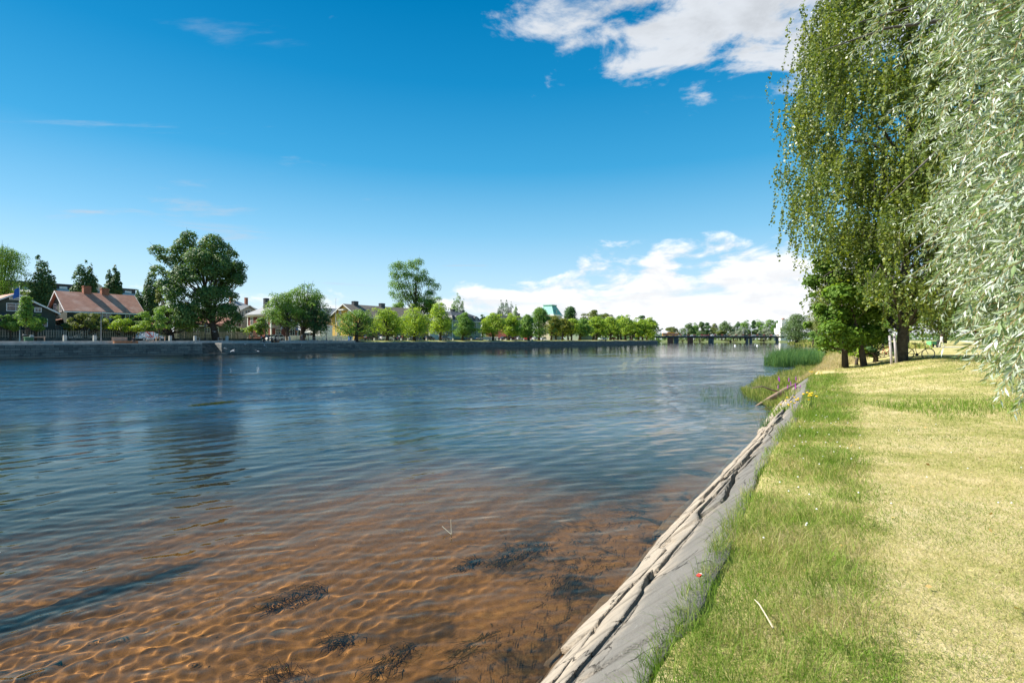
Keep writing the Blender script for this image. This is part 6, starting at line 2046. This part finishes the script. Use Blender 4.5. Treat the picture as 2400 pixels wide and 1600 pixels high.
fl = thing('purple_loosestrife', 'clump of purple loosestrife spikes behind the driftwood log', 'flowers', ground_pt(1846, 936, .25))
g = random.Random(5)
for i in range(11):
    x, y, h_ = g.uniform(-.45, .55), g.uniform(-.4, .5), g.uniform(.45, .95)
    MB().tube([(x, y, -.05), (x + .03, y, h_)], [.008, .005], 4).build('stem', M_STEM, fl)
    MB().lathe([(.006, 0), (.024, .04), (.020, .13), (.004, .22)], 6, (x + .03, y, h_ - .08)).build('flower_spike', M_PURP, fl)
for nm, lb, pt, k, sp_ in (('tansy', 'clump of yellow tansy at the top of the concrete slope', ground_pt(1852, 966, .55), 16, .22), ('tansy', 'small yellow flowering bush at the far end of the concrete edge', ground_pt(1914, 893, .8), 14, .35), ('tansy', 'few yellow flowers in the long grass near the slope', ground_pt(1892, 962, 1.1), 9, .28)):
    fl = thing(nm, lb, 'flowers', pt, 0, 'yellow flowers on the near bank')
    for i in range(k):
        x, y, h_ = g.uniform(-sp_, sp_), g.uniform(-sp_, sp_), g.uniform(.22, .5)
        MB().tube([(x, y, -.05), (x + g.uniform(-.05, .05), y, h_)], [.006, .004], 4).build('stem', M_STEM, fl)
        MB().lathe([(.004, -.02), (.035, 0), (.03, .018), (.004, .024)], 7, (x, y, h_)).build('flower_head', M_YELF, fl)
    P = np.column_stack([rng.uniform(-sp_, sp_, 90), rng.uniform(-sp_, sp_, 90), np.full(90, -.03)])
    V, Fs = blades(P, rng.uniform(.12, .38, 90), np.full(90, .022), np.zeros((1, 3)), rng, True, .5)
    o = link('leaves', np_mesh('leaves', V, Fs, M_LONG), fl); o['kind'] = 'stuff'
# white clover heads in the uncut grass, too many to count
M_CLOV = surf('white_blossom', (.75, .74, .70), (.68, .67, .62), 9, .9)
cl = MB()
for i in range(70):
    y = math.exp(g.uniform(math.log(4.5), math.log(20))); x = float(shx(y)) + g.uniform(1.8, 6.0 if i % 3 == 0 else 2.8)
    cl.lathe([(.003, -.008), (.011, 0), (.003, .009)], 5, (x, y, float(lawn_z(x, y)) + (.10 if i % 3 else .035)))
o = struct(cl.build('clover_blossom', M_CLOV), 'stuff'); tag(o, 'tiny white clover heads dotted over the grass', 'clover')
# fallen leaves scattered on the lawn
M_FALL = leaf_mat('fallen_leaf', [(.30, .14, .05), (.45, .28, .08), (.55, .42, .16), (.25, .18, .10)], .1)
n = 260
my = np.exp(rng.uniform(np.log(3), np.log(30), n)); mx = shx(my) + rng.uniform(1.8, 12, n)
P3 = np.column_stack([mx, my, lawn_z(mx, my) + .035]); Nl = rng.normal(size=(n, 3)) * .5; Nl[:, 2] += 1; Nl /= np.linalg.norm(Nl, axis=1, keepdims=True)
Lf = rng.uniform(.025, .06, n)
V, Fq = leaf_quads(P3, Nl, Lf, Lf * .6, rng)
o = struct(link('fallen_leaves', np_mesh('fallen_leaves', V, Fq, M_FALL)), 'stuff'); tag(o, 'few dry fallen leaves scattered over the lawn', 'leaves')
# driftwood log
M_LOG = surf('weathered_wood', (.30, .21, .14), (.20, .14, .10), 5, .95, .08)
A = ground_pt(1768, 950, .02); B = ground_pt(1868, 903, .55); A.z = -.06
lg = thing('driftwood_log', 'weathered driftwood log slanting from the bank into the water', 'log', A)
dv = B - A
MB().tube([Vector((0, 0, 0)) - dv * .06, dv * .3 + Vector((0, 0, .03)), dv * .65 + Vector((.02, 0, .05)), dv], [.03, .10, .15, .16], 9).build('stem', M_LOG, lg, True)
MB().tube([dv * .62, dv * .55 + Vector((-.35, .1, .22)), dv * .5 + Vector((-.62, .25, .42)), dv * .45 + Vector((-.95, .3, .38))], [.05, .04, .03, .015], 6).build('branch', M_LOG, lg, True)
MB().tube([dv * .68, dv * .62 + Vector((.12, -.5, -.12)), dv * .6 + Vector((.1, -.8, -.35))], [.05, .04, .02], 6).build('branch', M_LOG, lg, True)
# twig and scrap of litter in the grass, floating reed stalk
p = ground_pt(1812, 1482, 1.17)
tg = thing('dry_twig', 'pale dry twig lying in the long grass', 'twig', p)
MB().tube([(0, 0, .03), (.012, .09, .04), (.022, .22, .06), (.03, .30, .05)], [.005, .005, .004, .0025], 6).build('stem', surf('pale_twig', (.62, .52, .38), (.5, .42, .3), 9, .9), tg)
lt = thing('litter_packet', 'crumpled red and white packet at the grass edge', 'litter', ground_pt(1640, 1357, 1.14), .5)
MB().slab([(-.02, -.015, .035), (.006, -.017, .045), (.006, .015, .04), (-.02, .017, .03)], .01).build('red_half', M_SIGNR, lt)
MB().slab([(.007, -.017, .044), (.035, -.012, .03), (.033, .015, .035), (.007, .015, .039)], .01).build('white_half', M_SIGNW, lt)
p = ground_pt(1058, 1252, 0)
rs = thing('broken_reed', 'bent pale reed stalk sticking out of the shallow water', 'reed', p)
MB().tube([(0, 0, -.3), (0, 0, .0), (-.14, .05, .10), (-.15, .05, .105)], [.006, .007, .006, .003], 5).build('bent_stalk', surf('straw', (.66, .58, .42), (.55, .48, .34), 5), rs)
MB().tube([(0.004, 0, -.02), (-.01, .02, .22)], [.007, .004], 5).build('upright_stalk', bpy.data.materials['straw'], rs)

# ------------------------------------------------------------------ water weed
def mat_weed(name, c1, c2):
    mt, n_, out = new_mat(name)
    gg = n_.n('ShaderNodeNewGeometry'); p_ = n_.n('ShaderNodeBsdfPrincipled')
    n_.put(p_.inputs['Base Color'], n_.mix(gg.outputs['Random Per Island'], c1, c2)); p_.inputs['Roughness'].default_value = .9; p_.inputs['Specular IOR Level'].default_value = 0.0
    n_.t.links.new(p_.outputs[0], out.inputs[0]); return mt
M_WEED = mat_weed('dark_water_weed', (.030, .028, .010), (.085, .060, .022)); M_WEEDY = mat_weed('yellow_green_water_weed', (.16, .16, .02), (.30, .27, .04)); M_WEEDD = mat_weed('deep_dark_weed', (.006, .008, .006), (.016, .018, .012))


def weed(label, pts, n, L, zt, mat, spread, seed, wd=.012, flow=(-.55, -.83)):
    """strands rooted in the bed, combed by the current; pts is a line of surface points"""
    r = np.random.default_rng(seed)
    f = r.random(n) * (len(pts) - 1); k = np.minimum(f.astype(int), len(pts) - 2); q = f - k
    P = np.array(pts)
    xy = P[k] * (1 - q[:, None]) + P[k + 1] * q[:, None] + r.normal(size=(n, 2)) * np.array(spread) * (.3 + .7 * np.sin(np.clip(f / (len(pts) - 1), .02, .98) * PI))[:, None]
    zb = bed_z(xy[:, 0], xy[:, 1]); zb = np.maximum(zb, -1.6)
    top = zb + (zt - zb) * r.uniform(.35, 1, n)
    ln = L * r.uniform(.4, 1, n); fl_ = np.array(flow)
    d = fl_ + r.normal(size=(n, 2)) * .35
    side = np.stack([-d[:, 1], d[:, 0], r.normal(size=n) * .5], 1); side /= np.linalg.norm(side, axis=1, keepdims=True)
    V = []
    for t_, zf in ((0, 0), (.35, .75), (.7, 1.0), (1.0, .92)):
        c = np.column_stack([xy + d * (ln * t_)[:, None] + r.normal(size=(n, 2)) * .02, zb + (top - zb) * zf])
        w_ = wd * (1 - .6 * t_)
        V += [c - side * w_, c + side * w_]
    V = np.stack(V, 1).reshape(-1, 3); o_ = (np.arange(n) * 8)[:, None]
    Fq = np.concatenate([np.array([[0, 1, 3, 2]]) + o_, np.array([[2, 3, 5, 4]]) + o_, np.array([[4, 5, 7, 6]]) + o_])
    cx = V.mean(0); cx[2] = 0
    t_ = thing('water_weed', label, 'water weed', tuple(cx), 0, 'weed growing in the river')
    o2 = link('strands', np_mesh('strands', V - cx, Fq, mat), t_); o2['kind'] = 'stuff'
    o2.cycles.is_caustics_receiver = True
    return t_


sp2 = lambda px, py: tuple(ground_pt(px, py, -.12))[:2]
weed('dark reddish weed clump in the shallows left of the larger one', [sp2(1085, 1325), sp2(1120, 1305)], 90, .16, -.22, M_WEED, (.09, .09), 1, .006)
weed('large dark weed clump in the middle of the shallows', [sp2(1180, 1315), sp2(1265, 1275)], 252, .22, -.18, M_WEED, (.24, .2), 2, .006)
weed('dark green weed clump at the bottom edge near the concrete', [sp2(1100, 1560), sp2(1170, 1500)], 252, .2, -.16, M_WEED, (.13, .15), 3, .005)
weed('brown weed clump at the bottom edge left of the green one', [sp2(880, 1580), sp2(960, 1510)], 120, .16, -.2, M_WEED, (.12, .12), 4, .005)
weed('small black weed clump with thin runners', [sp2(780, 1490), sp2(815, 1480)], 102, .16, -.22, M_WEED, (.09, .08), 5, .005)
weed('wiry weed clump breaking the surface at the bottom left', [sp2(640, 1590), sp2(680, 1560)], 114, .25, .012, M_WEED, (.12, .1), 6, .003)
weed('flat dark weed streak left of the middle shallows', [sp2(630, 1410), sp2(760, 1360)], 156, .25, -.2, M_WEED, (.10, .08), 7, .006)
weed('scattered dark weed off the lower concrete slope', [sp2(1290, 1400), sp2(1400, 1270), sp2(1500, 1190)], 252, .2, -.1, M_WEED, (.34, .34), 10, .006)
weed('yellow green weed bank showing through the reflection of the elm', [sp2(20, 1020), sp2(250, 985), sp2(450, 955), sp2(560, 948), sp2(760, 938)], 4200, 1.0, .006, M_WEEDY, (.55, .5), 11, .02, (-.72, -.69))
n = 700
f = rng.random(n); a_, b2_ = np.array(sp2(455, 957)), np.array(sp2(545, 947))
P3 = np.column_stack([a_ + (b2_ - a_) * f[:, None] + rng.normal(size=(n, 2)) * .16, np.full(n, -.03)])
V, Fs = blades(P3, rng.uniform(.04, .14, n), np.full(n, .02), np.array([[-.6, -.6, 0]]), rng, True, .5)
o = struct(link('floating_grass', np_mesh('floating_grass', V, Fs, M_WEEDY)), 'stuff'); tag(o, 'yellow green water grass breaking the surface in mid river', 'water grass')

# ------------------------------------------------------------------ near lawn furniture: posts, bicycles, path
M_POSTP = surf('pinkish_grey_post', (.42, .38, .38), (.34, .31, .31), 3, .5)
p1, p2 = at(2090.5, 843, 29.6), at(2101.5, 842, 29.8)
for q, lb, tp in ((p1, 'left pinkish grey post under the birch', (2085, 787)), (p2, 'right pinkish grey post under the birch', (2096, 782))):
    q.z = float(lawn_z(q.x, q.y))
    tpv = at(tp[0], tp[1], q.y + .1) - q
    t_ = thing('metal_post', lb, 'post', q, 0, 'two posts under the birch')
    MB().tube([Vector((0, 0, -.3)), tpv * .5, tpv], .068, 10).build('shaft', M_POSTP, t_, True)
    MB().tube([tpv, tpv + Vector((0, 0, .03))], [.075, .06], 10).build('cap', M_POSTP, t_)


def bicycle(label, loc, rotz, lean, mat):
    b_ = thing('bicycle', label, 'bicycle', loc, rotz)
    b_.rotation_euler = (lean, 0, rotz)
    for x in (-.52, .52):
        ring = [(x + .33 * math.cos(a), 0, .345 + .33 * math.sin(a)) for a in np.linspace(0, 2 * PI, 25)]
        wh = MB().tube(ring, .018, 6, False).build('wheel', M_TYRE, b_)
        rim = [(x + .305 * math.cos(a), 0, .345 + .305 * math.sin(a)) for a in np.linspace(0, 2 * PI, 25)]
        MB().tube(rim, .009, 5, False).build('rim', M_RIM, wh)
        sp_ = MB()
        for k in range(12):
            a = k * PI / 6
            sp_.tube([(x, 0, .345), (x + .3 * math.cos(a), 0, .345 + .3 * math.sin(a))], .0022, 3, False)
        so = sp_.build('spokes', M_RIM, wh); so['kind'] = 'stuff'
    fr_ = MB()
    bb_, st1, hd0, hd1 = (-.05, 0, .29), (-.2, 0, .82), (.36, 0, .62), (.31, 0, .84)
    for a, c in ((bb_, st1), (bb_, hd0), (st1, hd1), (hd0, hd1), ((-.52, 0, .345), bb_), ((-.52, 0, .345), (-.17, 0, .74)), (hd0, (.52, 0, .345))):
        fr_.tube([a, c], .017, 6)
    fr_.build('frame', mat, b_)
    MB().tube([(-.2, 0, .82), (-.22, 0, .92)], .013, 6).build('seat_post', M_RIM, b_)
    m_ = MB(); m_.prism([(-.36, .93), (-.1, .93), (-.08, .96), (-.34, .985)], -.06, .06, 'y'); m_.build('saddle', M_BLACK, b_)
    MB().tube([(.25, -.28, 1.0), (.33, -.2, .98), (.30, 0, .95), (.33, .2, .98), (.25, .28, 1.0)], .013, 6).build('handlebar', M_BLACK, b_)
    MB().tube([(hd1[0], 0, hd1[2]), (.30, 0, .95)], .014, 6).build('stem', M_RIM, b_)
    MB().lathe([(0, -.01), (.09, -.01), (.09, .01), (0, .01)], 10, bb_, 'y').build('chainring', M_BLACK, b_)
    return b_


q = Vector((24.35, 30.75, 0)); q.z = float(lawn_z(q.x, q.y))
bicycle('dark bicycle leaning against the birch trunk', q, R(-62), R(-10), M_BLACK)
q = at(2079, 826, 39); q.z = float(lawn_z(q.x, q.y))
bicycle('red bicycle behind the posts under the birch', q, R(20), R(-6), paint('red_bike_paint', (.62, .05, .02)))
# asphalt path across the lawn
py_ = np.linspace(0, 1, 40)
c0, c1 = np.array([40., 74.]), np.array([140., 66.])
cx = c0 + (c1 - c0) * py_[:, None]
Lp = []
for w in (-2.4, 2.4):
    yy = cx[:, 1] + w; Lp.append(np.column_stack([cx[:, 0], yy, lawn_z(cx[:, 0], yy) + .03]))
Vp = np.concatenate(Lp); k = np.arange(39)
pth = link('park_path', np_mesh('park_path', Vp, np.stack([k, k + 1, k + 41, k + 40], -1), surf('path_asphalt', (.40, .39, .40), (.34, .33, .34), .6, .9)))
struct(pth)
q = at(2185, 806, 70); q.z = float(lawn_z(q.x, q.y))
ct = thing('cargo_cart', 'light green box cart on the park path under the birch', 'cart', q, R(8))
MB().box(-.55, .55, -.35, .35, .30, .85).build('box', surf('light_green_paint', (.16, .50, .20), (.13, .44, .17), 2, .5), ct)
for x in (-.4, .4):
    MB().lathe([(0, -.03), (.25, -.03), (.25, .03), (0, .03)], 12, (x, -.4, .25), 'y').build('wheel', M_TYRE, ct)
MB().tube([(.55, 0, .8), (.95, 0, 1.0)], .02, 6).build('handle', M_BLACK, ct)
bn = thing('park_bin', 'small dark litter bin by the park path', 'bin', at(2200, 808, 69), 0); bn.location.z = float(lawn_z(bn.location.x, bn.location.y))
MB().lathe([(.2, 0), (.22, .75), (.24, .78), (.24, .85), (.1, .95), (0, .95)], 10).build('bin_body', M_BLACK, bn); MB().lathe([(.05, -.3), (.05, .02)], 6).build('foot', M_RAIL, bn)

# ------------------------------------------------------------------ people
M_SKIN = surf('skin', (.55, .34, .24), (.5, .30, .21), 4, .6)
M_SHOE = surf('dark_shoe', (.03, .03, .03), (.05, .05, .05), 4, .7)
CLO = {}


def cloth(c):
    if c not in CLO:
        CLO[c] = surf('cloth_%d' % len(CLO), c, tuple(x * .85 for x in c), 5, .9)
        CLO[c].name = 'woven_cloth'
    return CLO[c]


def person(label, loc, rotz, pose, top, bot, hair=(.05, .035, .02), short=False, group=None):
    """one continuous body grown from a posed skeleton, clothing as materials; faces +y"""
    pv = 0.93; lean = 0.0
    J = {}
    if pose == 'sit':
        pv = .50
    J['pel'] = Vector((0, 0, pv)); ch = .30 if pose == 'lean' else (.12 if pose == 'sit' else .02)
    J['chest'] = Vector((0, ch * .7, pv + .36)); J['neck'] = Vector((0, ch, pv + .53)); J['head'] = Vector((0, ch + .03, pv + .66)); J['crown'] = Vector((0, ch + .04, pv + .78))
    for sx_, n_ in ((-1, 'l'), (1, 'r')):
        J['hip' + n_] = Vector((sx_ * .10, 0, pv - .04))
        if pose == 'sit':
            J['kn' + n_] = Vector((sx_ * .13, .42, pv - .02)); J['an' + n_] = Vector((sx_ * .13, .40, .09)); J['to' + n_] = Vector((sx_ * .14, .56, .04))
            J['sh' + n_] = J['neck'] + Vector((sx_ * .19, -.02, -.06)); J['el' + n_] = J['sh' + n_] + Vector((sx_ * .06, .08, -.28)); J['wr' + n_] = J['el' + n_] + Vector((-sx_ * .06, .22, -.05)); J['ha' + n_] = J['wr' + n_] + Vector((-sx_ * .02, .09, -.01))
        else:
            st = {'walk': .26, 'stand': .03, 'lean': .05}[pose] * sx_
            J['kn' + n_] = Vector((sx_ * .10, st * .6 + .03, .50)); J['an' + n_] = Vector((sx_ * .10, st - .02, .09)); J['to' + n_] = Vector((sx_ * .12, st + .14, .04))
            J['sh' + n_] = J['neck'] + Vector((sx_ * .19, -.02, -.06)); J['el' + n_] = J['sh' + n_] + Vector((sx_ * .06, -st * .4, -.29)); J['wr' + n_] = J['el' + n_] + Vector((0, .10 - st * .3, -.23)); J['ha' + n_] = J['wr' + n_] + Vector((0, .03, -.09))
    rad = dict(pel=.15, chest=.16, neck=.06, head=.10, crown=.075)
    for n_ in 'lr':
        rad.update({'hip' + n_: .10, 'kn' + n_: .065, 'an' + n_: .045, 'to' + n_: .035, 'sh' + n_: .065, 'el' + n_: .045, 'wr' + n_: .033, 'ha' + n_: .036})
    names = list(J); ix = {k: i for i, k in enumerate(names)}
    E_ = [('pel', 'chest'), ('chest', 'neck'), ('neck', 'head'), ('head', 'crown')]
    for n_ in 'lr':
        E_ += [('pel', 'hip' + n_), ('hip' + n_, 'kn' + n_), ('kn' + n_, 'an' + n_), ('an' + n_, 'to' + n_), ('chest', 'sh' + n_), ('sh' + n_, 'el' + n_), ('el' + n_, 'wr' + n_), ('wr' + n_, 'ha' + n_)]
    me = bpy.data.meshes.new('body'); me.from_pydata([J[k] for k in names], [(ix[a], ix[b]) for a, b in E_], [])
    tmp = bpy.data.objects.new('body', me); COL.objects.link(tmp)
    sk = tmp.modifiers.new('skin', 'SKIN'); sk.use_smooth_shade = True
    sv = me.skin_vertices[0].data
    for k in names:
        sv[ix[k]].radius = (rad[k], rad[k])
    sv[ix['pel']].use_root = True
    tmp.modifiers.new('sub', 'SUBSURF').levels = 1
    dg = bpy.context.evaluated_depsgraph_get(); dg.update()
    bm_ = bpy.data.meshes.new_from_object(tmp.evaluated_get(dg))
    bpy.data.objects.remove(tmp)
    bm_.materials.clear()
    for mm in (M_SKIN, cloth(top), cloth(bot), M_SHOE):
        bm_.materials.append(mm)
    cat = {}
    for k in names:
        c = 0
        if k in ('pel',) or k[:3] == 'hip':
            c = 2
        elif k[:2] == 'kn':
            c = 0 if short else 2
        elif k[:2] == 'an':
            c = 0 if short else 2
        elif k[:2] == 'to':
            c = 3
        elif k in ('chest',) or k[:2] in ('sh', 'el'):
            c = 1
        elif k[:2] == 'wr':
            c = 0 if short else 1
        cat[k] = c
    Jp = np.array([J[k] for k in names]); Jc = [cat[k] for k in names]
    for pl in bm_.polygons:
        c = np.array(pl.center)
        pl.material_index = Jc[int(np.argmin(((Jp - c) ** 2).sum(1)))]
        pl.use_smooth = True
    t_ = thing('person', label, 'person', loc, rotz, group)
    link('body', bm_, t_)
    hd = J['head']
    MB().lathe([(.015, .135), (.075, .12), (.112, .06), (.118, .0), (.108, -.06), (.05, -.075)], 12, (hd.x, hd.y - .025, hd.z + .03)).build('hair', cloth(hair), t_, True)
    MB().lathe([(.003, 0), (.016, .01), (.018, .03), (.006, .045)], 6, (hd.x, hd.y + .095, hd.z - .02)).build('nose', M_SKIN, t_, True)
    return t_


GP = 'people on the far bank'
def pq(px, b, z):
    return W(Sof(px, b), b, z)
TW = QA - PI   # facing the river: local +y towards -b
person('person in dark clothes sitting on the long timber bench', pq(312, 2.75, ZQ - .03), QA + PI, 'sit', (.03, .035, .05), (.10, .10, .11), group=GP)
person('person in black sitting on the ground edge at the left of the group', pq(618, 1.6, ZQ - .25), QA + PI, 'sit', (.02, .02, .025), (.06, .06, .07), group=GP)
person('standing person in dark blue shirt and dark shorts in the quay group', pq(629, 1.9, ZQ - .03), QA + PI * .8, 'stand', (.02, .03, .06), (.04, .04, .05), short=True, group=GP)
person('person with reddish hair sitting in the middle of the quay group', pq(636, 1.8, ZQ - .03), QA + PI, 'sit', (.10, .07, .07), (.03, .03, .04), (.25, .09, .05), group=GP)
person('person in navy sitting on the low timber seat', pq(645, 1.75, ZQ - .03), QA + PI, 'sit', (.02, .02, .04), (.05, .05, .06), group=GP)
person('person with a blue and white cap at the left of the quay group', pq(613.5, 2.6, ZQ - .03), QA + PI * .7, 'sit', (.05, .12, .08), (.4, .25, .18), (.25, .5, .75), group=GP)
person('person in pale top and jeans walking by the dark frame', pq(707, 6.2, ZG + .01), QA - PI / 2, 'walk', (.60, .52, .46), (.10, .16, .26), (.35, .22, .10), group=GP)
person('person in black walking through the dark frame', pq(715.5, 6.6, ZG + .01), QA - PI / 2, 'walk', (.03, .03, .035), (.02, .02, .02), group=GP)
person('person in a pale top walking under the limes', pq(923, 6.5, ZG), QA - PI / 2, 'walk', (.55, .52, .48), (.12, .12, .16), short=True, group=GP)
person('person in a dark red top walking under the limes', pq(943, 7.0, ZG), QA + PI / 2, 'walk', (.22, .05, .05), (.10, .05, .06), group=GP)
person('person in a turquoise shirt near the third lime', pq(986, 3.2, ZQ + .22), QA - PI / 2, 'walk', (.15, .48, .55), (.10, .12, .2), group=GP)
person('dark figure standing on the grass below the brown roofed house', pq(1209, 2.6, ZQ + .12), QA + PI / 2, 'stand', (.02, .02, .02), (.03, .03, .03), group=GP)
person('dark figure sitting on the quay edge near the end of the row', pq(1418, .3, ZQ - .3), QA + PI, 'sit', (.03, .03, .04), (.04, .04, .05), group=GP)
q = at(2207, 812, 68); q.z = float(lawn_z(q.x, q.y))
person('person in pale trousers walking on the park path', q, R(80), 'walk', (.5, .5, .5), (.68, .62, .56))

# ------------------------------------------------------------------ gulls over the quay
M_GULL = surf('white_feathers', (.80, .80, .80), (.72, .72, .74), 6, .8); M_GULLG = surf('grey_feathers', (.40, .42, .45), (.33, .35, .38), 6, .8)
def gull_mesh():
    body = MB().lathe([(.005, -.24), (.05, -.14), (.075, 0), (.06, .12), (.045, .18), (.03, .23), (.008, .27)], 10, (0, 0, 0), 'y').mesh('body', M_GULL, True)
    def wing(sg):
        m_ = MB()
        pts = [(.05, .10, .03), (.05, -.06, .03), (.33, .12, .13), (.33, -.04, .12), (.66, .0, .05), (.66, -.10, .045)]
        v = [(sg * x, y, z) for x, y, z in pts] + [(sg * x, y, z - .014) for x, y, z in pts]
        m_.add(v, [(0, 2, 3, 1), (2, 4, 5, 3), (6, 7, 9, 8), (8, 9, 11, 10), (0, 6, 8, 2), (2, 8, 10, 4), (1, 3, 9, 7), (3, 5, 11, 9), (4, 10, 11, 5), (0, 1, 7, 6)])
        return m_.mesh('wing', M_GULLG)
    tl = MB().add([(-.03, -.2, 0), (.03, -.2, 0), (.08, -.36, 0), (-.08, -.36, 0), (-.03, -.2, -.01), (.03, -.2, -.01), (.08, -.36, -.01), (-.08, -.36, -.01)], [(0, 1, 2, 3), (7, 6, 5, 4), (0, 4, 5, 1), (1, 5, 6, 2), (2, 6, 7, 3), (3, 7, 4, 0)]).mesh('tail', M_GULL)
    bk = MB().tube([(0, .26, 0), (0, .32, -.012)], [.012, .004], 5).mesh('beak', M_YELF)
    return body, wing(-1), wing(1), tl, bk
gm = gull_mesh()
for i, (px, py, Y, rz, bank, lb) in enumerate(((503, 777, 112, 70, 5, 'gull gliding before the trunk of the big elm'), (660, 769, 118, 130, 50, 'gull banking in front of the red house'), (656, 783, 116, 40, 35, 'gull turning above the white hatchback'), (528, 816, 98, 100, 20, 'gull low over the water right of the stairs'),
                                              (604, 823, 104, 60, 15, 'gull skimming the water below the group of people'), (620, 809, 108, 20, 55, 'gull before the quay wall under the group'), (697, 804, 118, 150, 40, 'gull at the top of the quay wall before the fence'), (707, 809, 116, 210, 65, 'gull diving steeply before the quay wall'),
                                              (545, 822, 100, 80, -20, 'gull over the water just right of the stair ledge'), (575, 806, 106, 120, 30, 'gull at the quay edge left of the group'))):
    t_ = thing('gull', lb, 'gull', at(px, py, Y), 0, 'gulls circling over the quay')
    t_.rotation_euler = (R(8), R(bank), R(rz))
    for nm, me in zip(('body', 'wing', 'wing', 'tail', 'beak'), gm):
        link(nm, me, t_)
